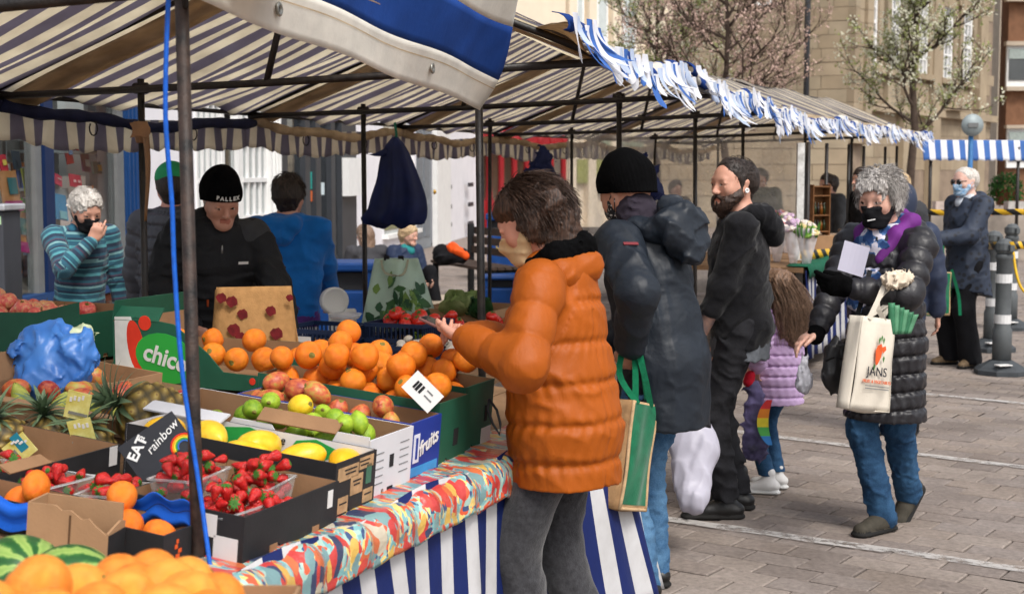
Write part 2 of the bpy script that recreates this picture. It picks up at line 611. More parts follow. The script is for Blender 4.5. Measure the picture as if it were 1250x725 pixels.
def head_prims(j, nosemask=False, wide=1.0):
    c, Rm, s = j['skull'], j['hd'], j['hs']
    g = lambda x, y, z: c + Rm @ V3(x, y, z) * s
    X = Rm @ V3(1, 0, 0)
    P_ = []
    def b(x, y, z, r, k=.02, m=0, sub=False): P_.append(rc(g(x, y, z - 1e-4), g(x, y, z + 1e-4), r * s, None, k, X, 1, 1, m, None, sub))
    P_.append(rc(g(0, -.045, .022), g(0, .022, .032), .077 * s, .07 * s, .03, X, .98 * wide, 1.0))
    P_.append(rc(g(0, .028, -.01), g(0, .058, -.082), .062 * s, .028 * s, .03, X, 1.0 * wide, .95))
    P_.append(rc(g(-.05, .0, -.03), g(-.022, .065, -.085), .026 * s, .02 * s, .03))
    P_.append(rc(g(.05, .0, -.03), g(.022, .065, -.085), .026 * s, .02 * s, .03))
    for x in (-.04, .04): b(x, .058, -.02, .024, .025)
    P_.append(rc(g(-.034, .078, .026), g(.034, .078, .026), .012 * s, None, .016))
    for x in (-.032, .032): b(x, .103, .004, .0165, .012, 0, True)
    if not nosemask or True:
        P_.append(rc(g(0, .086, .012), g(0, .107, -.028), .0085 * s, .0125 * s, .012))
        for x in (-.012, .012): b(x, .096, -.032, .009, .008)
    P_.append(rc(g(-.02, .083, -.059), g(.02, .083, -.059), .0075 * s, None, .006, None, 1, 1, LIP_I))
    P_.append(rc(g(-.016, .083, -.069), g(.016, .083, -.069), .0085 * s, None, .006, None, 1, 1, LIP_I))
    b(0, .073, -.092, .02, .02)
    for x in (-.032, .032):
        b(x, .0755, .004, .0135, .002, EYE_I)
        b(x, .0828, .003, .0074, .001, IRIS_I)
        P_.append(rc(g(x - .013, .0825, .0115), g(x + .013, .0825, .0115), .0075 * s, None, .005))
        P_.append(rc(g(x - .011, .083, -.007), g(x + .011, .083, -.007), .0045 * s, None, .004))
    for x in (-1, 1):
        P_.append(rc(g(x * .073, -.012, -.022), g(x * .078, -.018, .010), .010 * s, .0155 * s, .006, X, .55, 1.0))
    P_.append(rc(g(0, -.028, -.045), j['neck'] - V3(0, 0, .03), .053 * s, .058 * s, .03))
    return P_
def hand_prims(wr, d, palm, side, s=1.0, curl=.5, thumb=.5, spread=1.0, m=0, curls=None):
    """palm centre ahead of the wrist; d along the hand, palm = the way the palm looks, side = towards the thumb"""
    d = nrm(np.array(d, float))
    palm = np.array(palm, float)
    palm = nrm(palm - d * palm.dot(d))
    sd = np.cross(palm, d)
    if sd.dot(np.array(side, float)) < 0: sd = -sd
    P_ = []
    pk = wr + d * .085 * s
    P_.append(rc(wr, wr + d * .02 * s, .024 * s, .026 * s, .015, sd, 1.1, .75, m))
    P_.append(rc(wr + d * .03 * s, pk - d * .01 * s, .027 * s, .03 * s, .015, sd, 1.38, .52, m))
    base = [(.028, 1.0, .0086), (.0095, 1.1, .0090), (-.0095, 1.03, .0086), (-.0275, .82, .0076)]
    for i, (o, ln, r) in enumerate(base):
        c = (curls[i] if curls else curl) * (1 + .06 * i)
        p = pk - d * .006 * s + sd * o * s
        ang = c * .5
        fd = nrm(d + sd * o * 2.2 * spread)
        for k, L in enumerate((.044, .027, .022)):
            dirn = fd * math.cos(ang) + palm * math.sin(ang)
            q = p + dirn * L * ln * s
            P_.append(rc(p, q, r * s * (1.05 - .1 * k), r * s * (.97 - .1 * k), .0035 if k == 0 else .006, None, 1, 1, m))
            p = q
            ang += c * (1.0 if k == 0 else .8)
    t0 = wr + d * .03 * s + sd * .026 * s
    td = nrm(d * .75 + sd * (.75 - .4 * thumb) + palm * .55 * thumb)
    t1 = t0 + td * .042 * s
    td2 = nrm(d * 1.0 + sd * (.25 - .4 * thumb) + palm * .4 * thumb)
    t2 = t1 + td2 * .034 * s
    t3 = t2 + nrm(td2 + palm * .25 * thumb) * .022 * s
    P_ += [rc(t0, t1, .0145 * s, .0105 * s, .012, None, 1, 1, m), rc(t1, t2, .0102 * s, .0092 * s, .005, None, 1, 1, m), rc(t2, t3, .0092 * s, .0078 * s, .005, None, 1, 1, m)]
    return P_
_skin = {}
def skin_mats(col=(200, 150, 125)):
    if col in _skin: return _skin[col]
    c = C(*col)
    m, n, l, b = nodes_of('skin')
    co = obj_co(n)
    f = tex_noise(n, l, co, 9, 5)
    cs = ramp(n, l, f, [(.3, tuple(x * y for x, y in zip(c, (.9, .8, .76)))), (.65, c)])
    l.new(cs, b.inputs['Base Color'])
    b.inputs['Roughness'].default_value = .55
    b.inputs['Subsurface Weight'].default_value = .12
    b.inputs['Subsurface Radius'].default_value = (.012, .005, .003)
    bump_to(n, l, b, tex_noise(n, l, co, 160, 4), .25, .002)
    lipc = tuple(x * y for x, y in zip(c, (.82, .55, .53)))
    r = [m, M('lip_%d' % col[0], lipc, .5), M('eye_white', C(205, 195, 188), .3, .05), M('iris', C(45, 36, 30), .2, .1), m]
    _skin[col] = r
    return r
def body(root, j, skin=(205, 155, 130), hands=('l', 'r'), hl=None, hr=None, vox=.006, child=False, arm=1.0, wide=1.0):
    "one continuous figure: head, trunk, limbs and five-fingered hands"
    H = j['H']
    s = H / 1.7
    pr = head_prims(j, wide=wide)
    k = .03
    X = j['T'] @ V3(1, 0, 0)
    pr += [rc(j['neck'], j['chest'], .06 * s, .085 * s, k, X, 1.3, 1), rc(j['chest'], j['waist'], .09 * s, .085 * s, k, X, 1.3, 1), rc(j['waist'], j['pelvis'], .085 * s, .095 * s, k, X, 1.3, 1)]
    for q in 'lr':
        pr += [rc(j['sh' + q], j['el' + q], .044 * s * arm, .036 * s * arm, k), rc(j['el' + q], j['wr' + q], .036 * s * arm, .025 * s * arm, k)]
        pr += [rc(j['neck'] - V3(0, 0, .03), j['sh' + q], .045 * s, .045 * s, k)]
        pr += [rc(j['hip' + q], j['kn' + q], .07 * s, .05 * s, k), rc(j['kn' + q], j['an' + q], .048 * s, .034 * s, k)]
        tp = R(j['tp' + q]); f2 = j['ft' + q] * math.cos(tp) - V3(0, 0, 1) * math.sin(tp); u2 = V3(0, 0, 1) * math.cos(tp) + j['ft' + q] * math.sin(tp)
        pr += [rc(j['an' + q] - u2 * .035, j['an' + q] + f2 * .1 * s - u2 * .05, .028 * s, .02 * s, k)]
        hp = hl if q == 'l' else hr
        if q in hands:
            d = nrm(j['wr' + q] - j['el' + q])
            if hp is None:
                pr += hand_prims(j['wr' + q], d, V3(1 if q == 'l' else -1, 0, 0), V3(0, 1, 0), s * 1.0, .45)
            else:
                hp = dict(hp)
                pr += hand_prims(j['wr' + q], hp.pop('d', d), hp.pop('palm'), hp.pop('side'), s * hp.pop('sc', 1.0), **hp)
    me = sdf_mesh('body', pr, vox, k, None, (), skin_mats(skin))
    return link('body', me, root)
def cloth(root, name, prims, mats, vox=.008, k=.03, disp=None, cuts=(), along=False):
    me = sdf_mesh(name, prims, vox, k, disp, cuts, mats, along)
    return link(name, me, root)
def torso(j, rs, r1=None, su=1.28, sv=1.0, q=None, hem=None, m=0, drop=.05, hemr=None):
    """coat body from the shoulders down to hem height (metres above the ground at the pelvis line)
    rs = radius at chest, waist, hips"""
    s = j['H'] / 1.7
    X = j['T'] @ V3(1, 0, 0)
    rc_, rw, rh = [x * s for x in rs]
    a = j['up'](0, -.005, .262)
    P_ = []
    L0 = np.linalg.norm(a - j['chest'])
    L1 = np.linalg.norm(j['chest'] - j['waist'])
    P_.append(rc(a, j['chest'], rc_ * .86, rc_, None, X, su, sv, m, q, False, 0))
    P_.append(rc(j['chest'], j['waist'], rc_, rw, None, X, su, sv, m, q, False, L0))
    P_.append(rc(j['waist'], j['pelvis'], rw, rh, None, X, su * .97, sv, m, q, False, L0 + L1))
    if hem is not None:
        L2 = np.linalg.norm(j['waist'] - j['pelvis'])
        e = j['pelvis'].copy()
        e[2] = hem - .06
        P_.append(rc(j['pelvis'], e, rh, hemr * s if hemr else rh, None, V3(1, 0, 0), su * .95, sv, m, q, False, L0 + L1 + L2))
    for sd in 'lr':
        P_.append(rc(j['neck'] - j['T'] @ V3(0, 0, .035 * s), j['sh' + sd], .055 * s, .06 * s, None, None, 1, 1, m))
    return P_
def sleeves(j, r0=.066, r1=.055, r2=.042, q=None, m=0, ends=(.02, .02), which='lr', m2=None):
    s = j['H'] / 1.7
    P_ = []
    for i, sd in enumerate('lr'):
        if sd not in which: continue
        a, b, c = j['sh' + sd], j['el' + sd], j['wr' + sd]
        L = np.linalg.norm(b - a)
        c2 = c - nrm(c - b) * ends[i]
        P_.append(rc(a, b, r0 * s, r1 * s, .035, None, 1, 1, m, q, False, 0))
        P_.append(rc(b, c2, r1 * s, r2 * s, .03, None, 1, 1, m if m2 is None else m2, q, False, L))
    return P_
def quilt(j, z0, pitch, amp, pk=30, away=.09, arms=True):
    "sewn seams round the body, puckered cloth beside them, puffed between; sleeves are left alone"
    s = j['H'] / 1.7
    segs = [(j['sh' + q], j['el' + q]) for q in 'lr'] + [(j['el' + q], j['wr' + q]) for q in 'lr']
    def f(p):
        t = (p[:, 2] - z0 + .012 * np.sin(p[:, 0] * 9 + p[:, 1] * 7)) / pitch
        dz = (t - np.round(t)) * pitch
        az = np.arctan2(p[:, 0], p[:, 1])
        w = pitch * .11
        d = amp * np.exp(-(dz / w) ** 2) - amp * .45 + amp * .28 * np.sin(az * pk + 3 * np.sin(p[:, 2] * 23) + 2 * np.round(t)) * np.exp(-(dz / (pitch * .3)) ** 2)
        m = np.ones(len(p))
        for a, b in segs:
            ab = b - a
            tt = np.clip(((p - a) @ ab) / ab.dot(ab), 0, 1)
            m *= np.linalg.norm(p - a - tt[:, None] * ab, axis=1) > away * s
        return d * m
    return f
def legs(j, r0=.088, r1=.066, r2=.055, m=0, end=.03, seat=.11, su=1.3):
    s = j['H'] / 1.7
    P_ = [rc(j['pelvis'] + V3(0, 0, .08), j['pelvis'] - V3(0, 0, .02), seat * .95 * s, seat * s, None, V3(1, 0, 0), su, 1, m)]
    for sd in 'lr':
        a, b, c = j['hip' + sd], j['kn' + sd], j['an' + sd] - V3(0, 0, end)
        P_ += [rc(a, b, r0 * s, r1 * s, None, None, 1, 1, m, None, False, 0), rc(b, c, r1 * s, r2 * s, None, None, 1, 1, m)]
    return P_
def shoe(root, j, sd, mats, name='shoe', L=.2, h=.045, boot=0, r=.04, sole=True):
    s = j['H'] / 1.7
    an, f = j['an' + sd], j['ft' + sd].copy()
    tp = R(j['tp' + sd])
    up = V3(0, 0, 1)
    f2 = f * math.cos(tp) - up * math.sin(tp)
    u2 = up * math.cos(tp) + f * math.sin(tp)
    side = np.cross(f2, u2)
    b = an - u2 * .085 * 1
    heel, toe = b - f2 * .035 * s, b + f2 * (L - .06) * s
    P_ = [rc(heel + u2 * .042, toe + u2 * .03, r * s, r * .85 * s, .02, side, 1.0, .8, 0),
          rc(b + u2 * .05 + f2 * .01, an + u2 * (boot + .0), .042 * s, .046 * s, .03, None, 1, 1, 0),
          rc(b + u2 * .06 + f2 * .02, b + u2 * .045 + f2 * .09 * s, .035 * s, .03 * s, .03, side, 1, .9, 0),
          rc(heel + u2 * .012, toe + u2 * .012, (r + .004) * s, (r + .003) * s, .004, side, 1.0, .36, 1)]
    for i in range(4):      # laces
        q = b + u2 * (.088 - .011 * i) + f2 * (.035 + .022 * i) * s
        P_.append(rc(q - side * .022 * s, q + side * .022 * s, .0045, None, .003, None, 1, 1, 2))
    me = sdf_mesh(name, P_, .006, .02, None, [(b, -u2)] if tp else [(V3(0, 0, b[2] + .001), V3(0, 0, -1))], mats)
    return link(name, me, root)
def hg(j):
    c, Rm, s = j['skull'], j['hd'], j['hs']
    return lambda x, y, z: c + Rm @ V3(x, y, z) * s
def strands(root, name, mats, gen, n, seed=1, w=.0022, seg=6):
    "many thin tapering locks; gen(rng) -> list of points"
    g = np.random.RandomState(seed)
    vs, fs = [], []
    for i in range(n):
        pts = gen(g)
        if pts is None: continue
        pts = [np.array(p) for p in pts]
        ww = w * g.uniform(.6, 1.4)
        o = len(vs)
        m = len(pts)
        for kk, p in enumerate(pts):
            d = nrm(pts[min(kk + 1, m - 1)] - pts[max(kk - 1, 0)])
            a = nrm(np.cross(d, g.normal(size=3) * .2 + V3(.3, .8, .1)))
            b = np.cross(d, a)
            q = ww * (1 - .75 * (kk / (m - 1)) ** 2)
            for t in range(3):
                an = 2.094 * t
                vs.append(p + (a * math.cos(an) + b * math.sin(an)) * q)
        for kk in range(m - 1):
            for t in range(3):
                t2 = (t + 1) % 3
                fs.append((o + kk * 3 + t, o + kk * 3 + t2, o + kk * 3 + 3 + t2, o + kk * 3 + 3 + t))
    me = bpy.data.meshes.new(name)
    me.from_pydata([tuple(v) for v in vs], [], fs)
    me.materials.append(mats)
    me.polygons.foreach_set('use_smooth', [True] * len(fs))
    me.update()
    return link(name, me, root)
def M_hair(name, c1, c2):
    if name in _mc: return _mc[name]
    m, n, l, b = nodes_of(name)
    co = obj_co(n)
    mp = n.new('ShaderNodeMapping')
    mp.inputs['Scale'].default_value = (1, 1, .12)
    l.new(co, mp.inputs[0])
    f = tex_noise(n, l, mp.outputs[0], 190, 3)
    cs = ramp(n, l, f, [(.32, c1), (.68, c2)])
    l.new(cs, b.inputs['Base Color'])
    b.inputs['Roughness'].default_value = .5
    b.inputs['Specular IOR Level'].default_value = .35
    bump_to(n, l, b, f, .6, .004)
    _mc[name] = m
    return m
def hair_cap(j, length='short', back=.0, grow=0., fringe=.0, seed=3):
    "prims for hair round the skull"
    g, s = hg(j), j['hs']
    X = j['hd'] @ V3(1, 0, 0)
    r = .088 + grow
    P_ = [rc(g(0, -.05, .03), g(0, .012, .05), r * s, (r - .006) * s, .02, X, .98, 1),
          rc(g(0, -.06, -.01), g(0, -.055, -.045 - back), (r - .01) * s, (r - .03) * s, .02, X, 1.0, 1)]
    for x in (-1, 1):
        P_.append(rc(g(x * .062, -.0, .045), g(x * .07, -.005, .0 - back * .8), .027 * s, .014 * s, .02))
    if fringe:
        P_.append(rc(g(-.045, .062, .075), g(.045, .062, .075), .03 * s, .03 * s, .02))
        P_.append(rc(g(-.04, .078, .055), g(.045, .075, .06), .02 * s, .016 * s, .02))
    return P_
def head_cuts(j, frontz=.05, back=0):
    "hairline: nothing in front of the face below the brow"
    g, s = hg(j), j['hs']
    return [rc(g(0, .115 - back, -.06), g(0, .105 - back * .6, frontz - .03), .062 * s, .052 * s, .008, j['hd'] @ V3(1, 0, 0), 1.05, 1, 0, None, True)]
def place(u, v=None, d=None, z=0.0):
    "where somebody stands: photo column u at d metres (or at the ground pixel u, v)"
    if d is None:
        p = PZ(u, v, z)
    else:
        p = Vector(((u - CU) / F * d, d, z))
    return (p.x, p.y, z)
def heading(fx, fy):
    return math.atan2(-fx, fy)
m_joint = M('joint_sand', C(92, 84, 76), .95, .25, 30, .3, 200)
def M_brick(name, col):
    m, n, l, b = nodes_of(name)
    co = n.new('ShaderNodeNewGeometry').outputs['Position']
    c = ramp(n, l, tex_noise(n, l, co, 34, 6, .7), [(.32, tuple(x * .72 for x in col)), (.55, col), (.75, tuple(x * 1.22 for x in col))])
    c = mixc(n, l, .55, c, ramp(n, l, tex_noise(n, l, co, 1.1, 5, .65), [(.36, (.5, .48, .46)), (.6, (1, 1, 1))]), 'MULTIPLY')
    v = n.new('ShaderNodeTexVoronoi'); v.inputs['Scale'].default_value = 2.6; l.new(co, v.inputs['Vector'])
    c = mixc(n, l, ramp(n, l, v.outputs['Distance'], [(.05, (.55, .55, .55)), (.075, (0, 0, 0))]), c, tuple(x * .45 for x in col))
    l.new(c, b.inputs['Base Color']); b.inputs['Roughness'].default_value = .9; b.inputs['Specular IOR Level'].default_value = .15
    bump_to(n, l, b, tex_noise(n, l, co, 120, 5), .5, .006)
    return m
brick_mats = [M_brick('paving_%d' % i, C(*c)) for i, c in enumerate([(148, 137, 129), (141, 130, 123), (154, 143, 135), (135, 125, 119), (147, 135, 126), (145, 135, 129)])]
g = MB()
g.add([(-200, -30, -.02), (260, -30, -.02), (260, 400, -.02), (-200, 400, -.02)], [(0, 1, 2, 3)])
ground = tag(g.build('ground', m_joint), kind='structure')
pav = tag(bpy.data.objects.new('pavement', None), kind='structure')
COL.objects.link(pav)
WM[pav] = Matrix.Identity(4)
PD = Vector((-.822, .570, 0)).normalized()          # courses run this way
PN = Vector((.570, .822, 0)).normalized()
bl, bw, gap = .235, .148, .007
cand = []
for j in range(0, 190):
    for i in range(-75, 75):
        c = PN * (2.0 + j * (bw + gap)) + PD * ((i + (.5 if j % 2 else 0)) * (bl + gap))
        if c.y < 3.5 or c.y > 24 or c.x > 9 or c.x < -7.5: continue
        u = CU + F * c.x / c.y
        v = 208 + 1.6 * F / c.y
        vis = 600 < u < 1275 and v < 745 and v > 380
        cand.append((0 if vis else 1, c.y, c))
cand.sort(key=lambda t: (t[0], t[1]))
pm = []
for mi in range(6):
    b = MB()
    hx, hy = bl / 2, bw / 2
    e = .006
    ch = .004
    vs = [(-hx, -hy, -.05), (hx, -hy, -.05), (hx, hy, -.05), (-hx, hy, -.05), (-hx, -hy, -ch), (hx, -hy, -ch), (hx, hy, -ch), (-hx, hy, -ch), (-hx + e, -hy + e, 0), (hx - e, -hy + e, 0), (hx - e, hy - e, 0), (-hx + e, hy - e, 0)]
    b.add(vs, [(0, 1, 5, 4), (1, 2, 6, 5), (2, 3, 7, 6), (3, 0, 4, 7), (4, 5, 9, 8), (5, 6, 10, 9), (6, 7, 11, 10), (7, 4, 8, 11), (8, 9, 10, 11)])
    pm.append(b.mesh('paving_brick', brick_mats[mi]))
prz = math.atan2(PD.y, PD.x)
rest = MB()
for n_, (vis, y, c) in enumerate(cand):
    mi = rnd.randrange(6)
    dz = rnd.uniform(-.0035, .0025)
    rz = prz + rnd.gauss(0, .006)
    tilt = (rnd.gauss(0, .006), rnd.gauss(0, .004))
    if n_ < 298:
        link('paving_brick', pm[mi], pav, (c.x, c.y, dz), (tilt[0], tilt[1], rz))
    else:
        rot = Euler((tilt[0], tilt[1], rz)).to_matrix()
        vs = [rot @ v.co + Vector((c.x, c.y, dz)) for v in pm[mi].vertices]
        rest.add(vs, [tuple(p.vertices) for p in pm[mi].polygons][4:], mi)
tag(rest.build('paving_field', brick_mats, pav), kind='stuff')
m, n, l, b = nodes_of('far_paving')
co = obj_co(n)
bt = n.new('ShaderNodeTexBrick')
mp = n.new('ShaderNodeMapping')
mp.inputs['Rotation'].default_value = (0, 0, -prz)
l.new(co, mp.inputs[0])
l.new(mp.outputs[0], bt.inputs['Vector'])
for s_, c_ in (('Color1', C(142, 128, 119)), ('Color2', C(130, 118, 111)), ('Mortar', C(100, 92, 85))): bt.inputs[s_].default_value = (*c_, 1)
bt.inputs['Scale'].default_value = 1
bt.inputs['Brick Width'].default_value = .24
bt.inputs['Row Height'].default_value = .155
bt.inputs['Mortar Size'].default_value = .006
l.new(bt.outputs[0], b.inputs['Base Color'])
b.inputs['Roughness'].default_value = .9
g = MB()
for (x0, y0, x1, y1) in ((-60, 23.9, 90, 90), (-40, -10, 60, 3.6), (8.9, 3.6, 60, 23.9), (-40, 3.6, -7.4, 23.9)):
    g.add([(x0, y0, -.006), (x1, y0, -.006), (x1, y1, -.006), (x0, y1, -.006)], [(0, 1, 2, 3)])
tag(g.build('square', m), kind='structure')

def M_paint():
    m, n, l, b = nodes_of('worn_white_paint')
    co = obj_co(n)
    b.inputs['Base Color'].default_value = (.52, .5, .48, 1)
    b.inputs['Roughness'].default_value = .8
    tr = n.new('ShaderNodeBsdfTransparent')
    f = math_n(n, l, 'ADD', math_n(n, l, 'MULTIPLY', tex_noise(n, l, co, 16, 6, .75), .7), math_n(n, l, 'MULTIPLY', tex_noise(n, l, co, 3, 3), .35))
    a = ramp(n, l, f, [(.43, (0, 0, 0)), (.56, (.75, .75, .75))])
    mx = n.new('ShaderNodeMixShader')
    l.new(a, mx.inputs[0])
    l.new(tr.outputs[0], mx.inputs[1])
    l.new(b.outputs[0], mx.inputs[2])
    l.new(mx.outputs[0], n['Material Output'].inputs[0])
    return m
m_paint = M_paint()
def paint_line(p, q, w):
    p, q = PZ(*p), PZ(*q)
    d = (q - p).normalized()
    p, q = p - d * .6, q + d * 3
    s_ = Vector((-d.y, d.x, 0)) * w / 2
    g = MB()
    nseg = 50
    for i in range(nseg + 1):
        c = p.lerp(q, i / nseg)
        g.v += [tuple(c + s_ * rnd.uniform(.85, 1.1) + Vector((0, 0, .006))), tuple(c - s_ * rnd.uniform(.85, 1.1) + Vector((0, 0, .006)))]
    for i in range(nseg):
        g.f.append([2 * i, 2 * i + 1, 2 * i + 3, 2 * i + 2]); g.m.append(0); g.uv.append(None)
    tag(g.build('painted_line', m_paint), kind='structure')
paint_line((840, 638), (1250, 696), .09)
paint_line((968, 536), (1250, 571), .085)
paint_line((1125, 481), (1250, 493), .085)

FA, FD = Vector((-4.0, 12, 0)), Vector((.127, .992, 0)).normalized()
FRZ = math.atan2(FD.y, FD.x)
def face_hit(u, v, A, D):
    "along and height where the pixel's ray meets the upright plane through A along D"
    r = ray(u, v)
    nx, ny = -D.y, D.x
    k = (A.x * nx + A.y * ny) / (r.x * nx + r.y * ny)
    p = Vector((0, 0, CAMH)) + r * k
    return (p - Vector((A.x, A.y, 0))).dot(D), p.z
class Front:
    "a shop front: a thing whose local x runs along the street, y into the building"
    def __init__(s, name, label, cat, A, D, u0, u1):
        s.A, s.D = A, D
        a0 = face_hit(u0, 200, A, D)[0]
        s.a0 = a0
        s.w = face_hit(u1, 200, A, D)[0] - a0
        o = A + D * a0
        s.t = thing(name, label, cat, (o.x, o.y, 0), math.atan2(D.y, D.x))
    def x(s, u): return face_hit(u, 200, s.A, s.D)[0] - s.a0
    def z(s, u, v): return face_hit(u, v, s.A, s.D)[1]
    def part(s, name, lo, hi, mt, parent=None, bevel=0):
        b = MB()
        b.bb(lo, hi)
        return b.build(name, mt, parent or s.t, bevel=bevel)
    def rect(s, name, u0, v0, u1, v1, y0, y1, mt, parent=None, zref=None):
        ur = (u0 + u1) / 2
        z0, z1 = s.z(ur, v1), s.z(ur, v0)
        return s.part(name, (s.x(u0), y0, z0), (s.x(u1), y1, z1), mt, parent)
m_blue = M('shop_blue', C(22, 62, 112), .45, .12, 4, .1, 60, .4)
m_bluedk = M('shop_dark_blue', C(20, 40, 78), .45, .12, 4)
m_greytrim = M('grey_trim', C(110, 112, 112), .6, .1)
m_glass = M_glass('shop_glass', (.93, .95, .95), .02, .04)
m_white = M('white_render', C(226, 224, 228), .85, .05, 3, .15, 40)
m_whitep = M('white_paint', C(228, 228, 226), .5, .05, 5, .1, 50, .4)
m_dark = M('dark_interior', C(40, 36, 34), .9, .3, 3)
m_charcoal = M('charcoal_paint', C(52, 55, 60), .5, .1, 4, .1, 50, .4)
m_redbrick = M('red_brick', C(128, 74, 54), .9, .25, 14, .4, 120)
m_mortar = M('mortar', C(140, 130, 118), .95, .15, 30)
m_shelf = M('shelf_wood', C(150, 140, 125), .6)
pr = random.Random(5)

bk = Front('bookshop', 'bookshop front with royal blue window frames over a red brick plinth', 'shop', FA, FD, -70, 166)
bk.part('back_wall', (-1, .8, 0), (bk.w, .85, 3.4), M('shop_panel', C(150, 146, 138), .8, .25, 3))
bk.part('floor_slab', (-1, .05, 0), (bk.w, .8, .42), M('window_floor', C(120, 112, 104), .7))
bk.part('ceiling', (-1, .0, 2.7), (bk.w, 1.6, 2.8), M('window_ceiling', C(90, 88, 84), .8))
bk.part('fascia', (-1, -.12, 2.45), (bk.w + .02, .0, 3.6), m_blue)
bk.part('upper_wall', (-1, 0, 3.6), (bk.w, .3, 7.0), m_redbrick)
bk.part('sill', (-1, -.09, .47), (bk.w - .0, .06, .57), m_blue)
pl = bk.part('plinth', (-1, .0, 0), (bk.w, .05, .47), m_mortar)
bmesh_brick = MB().bb((-.105, -.05, -.031), (.105, .0, .031)).mesh('brick', m_redbrick)
for r_ in range(6):
    for k_ in range(14):
        link('brick', bmesh_brick, bk.t, (k_ * .222 + (.111 if r_ % 2 else 0) - .1, .035 - .014 + pr.uniform(-.003, .003), .04 + r_ * .074))
for (u0, u1, mt, y0) in ((39.5, 46.5, m_greytrim, -.03), (47, 58, m_bluedk, -.06), (140, 147.5, m_greytrim, -.03)):
    bk.part('mullion', (bk.x(u0), y0, .57), (bk.x(u1), .07, 2.45), mt)
xs0, xs1 = bk.x(148), bk.x(166)
bk.part('pilaster', (xs0, -.05, .0), (xs1, .05, 2.45), m_blue)
for k_ in range(4):
    x_ = xs0 + (xs1 - xs0) * (k_ + .5) / 4
    bk.part('flute', (x_ - .012, -.068, .3), (x_ + .012, -.049, 2.4), m_blue)
for (u0, u1) in ((-70, 40), (58, 140)):
    bk.part('pane', (bk.x(u0), .01, .57), (bk.x(u1), .022, 2.45), m_glass)
shelf_m = M('grey_shelf', C(168, 172, 170), .5)
for z_ in (1.0, 1.42, 1.86, 2.2):
    bk.part('shelf', (-.9, .3, z_), (bk.x(41) + .7, .6, z_ + .025), shelf_m)
    bk.part('shelf', (bk.x(60) + .8, .4, z_ - .1), (bk.x(140) + .9, .75, z_ - .075), shelf_m)
for u_ in (31, 62, 88, 139):
    bk.part('shelf_post', (bk.x(u_) - .012, .61, .57), (bk.x(u_) + .012, .64, 2.6), shelf_m)
cols = [(190, 40, 60), (60, 90, 160), (220, 200, 90), (50, 140, 120), (230, 225, 215), (120, 60, 110), (210, 120, 50), (40, 60, 80), (90, 160, 70), (160, 30, 40), (110, 150, 190)]
book_m = [M('book_%d' % i, C(*c), .5, .25, 9) for i, c in enumerate(cols)]
def book_row(x0, x1, z_, y, grp, lab):
    x_ = x0
    while x_ < x1:
        t_, h_ = pr.uniform(.02, .05), pr.uniform(.17, .26)
        b = MB()
        b.bb((-t_ / 2, 0, 0), (t_ / 2, .15, h_), 0)
        b.bb((-t_ / 2 + .003, .003, h_ - .002), (t_ / 2 - .003, .148, h_ + .001), 1)
        o = b.build('book', [pr.choice(book_m), m_whitep], None)
        p = WM[bk.t] @ Vector((x_, y, z_))
        o.location = p
        o.rotation_euler = (0, pr.gauss(0, .05), FRZ)
        tag(o, lab, 'book', grp)
        x_ += t_ + pr.choice((.004, .004, .006, .05))
book_row(bk.x(-20), bk.x(38) + .7, 1.885, .33, 'books on the upper shelf of the left window', 'upright book on the higher shelf behind the leftmost window pane')
book_row(bk.x(-20), bk.x(38) + .7, 1.445, .33, 'books on the middle shelf of the left window', 'upright book on the middle shelf behind the leftmost window pane')
book_row(bk.x(62) + .9, bk.x(138) + 1, 1.785, .5, 'books on the shelf behind the striped sweater man', 'upright book on the shelf above the man in the striped sweater')
def card(name, label, cat, u, v, w, h, y, col, deco=(), tilt=0, lean=.15):
    y *= .45
    a, z_ = face_hit(u, v, FA + Vector((-.992, .127, 0)) * y, FD)
    p = FA + Vector((-.992, .127, 0)) * y + FD * a
    t = thing(name, label, cat, (p.x, p.y, z_ - h / 2), FRZ)
    b = MB()
    b.box((0, 0, h / 2), (w, .012, h), Matrix.Rotation(-lean, 3, 'X') @ Matrix.Rotation(tilt, 3, 'Y'))
    b.build('cover', M('card_%d_%d_%d' % col, C(*col), .5, .1, 8), t)
    for (dx, dz, dw, dh, c2) in deco:
        b = MB()
        b.box((0, 0, 0), (dw * w, .004, dh * h))
        b.build('print', M('card_%d_%d_%d' % c2, C(*c2), .5, .1, 8), t, loc=(dx * w, -.011 - (dz + 0) * h * lean * .0 - .006 + .15 * (h / 2 - (h / 2 + dz * h)) * -1, h / 2 + dz * h), rot=(-lean, tilt, 0))
    return t
owl = [(.12, .12, .5, .42, (45, 95, 98)), (0, -.38, 1.0, .26, (150, 40, 100))]
card('poster', 'tan poster with a teal picture and magenta band in the left shop window', 'poster', 12, 233, .30, .33, .25, (165, 115, 70), owl)
card('poster', 'lower tan poster with a teal picture and magenta band, tilted beside the ticket machine', 'poster', 26, 283, .28, .34, .2, (165, 115, 70), owl, .12)
card('booklet', 'yellow and green patterned booklet in the left shop window', 'booklet', 32, 224, .1, .26, .35, (200, 205, 90), [(-.1, .1, .4, .3, (90, 150, 60)), (.2, -.2, .3, .3, (230, 230, 200))])
card('booklet', 'plain bright green booklet leaning beside the two tan posters', 'booklet', 31, 264, .1, .3, .35, (95, 175, 60), (), .2)
card('booklet', 'left of two pink cards behind the sweater man', 'booklet', 71, 220, .13, .1, .8, (205, 60, 85), [(0, .1, .5, .12, (235, 190, 190))], .25)
card('booklet', 'wide pink card, right of two pink cards behind the sweater man', 'booklet', 92, 221, .24, .12, .75, (205, 60, 85), [(-.2, .0, .2, .2, (235, 190, 190)), (.2, -.05, .2, .2, (235, 190, 190))], .08)
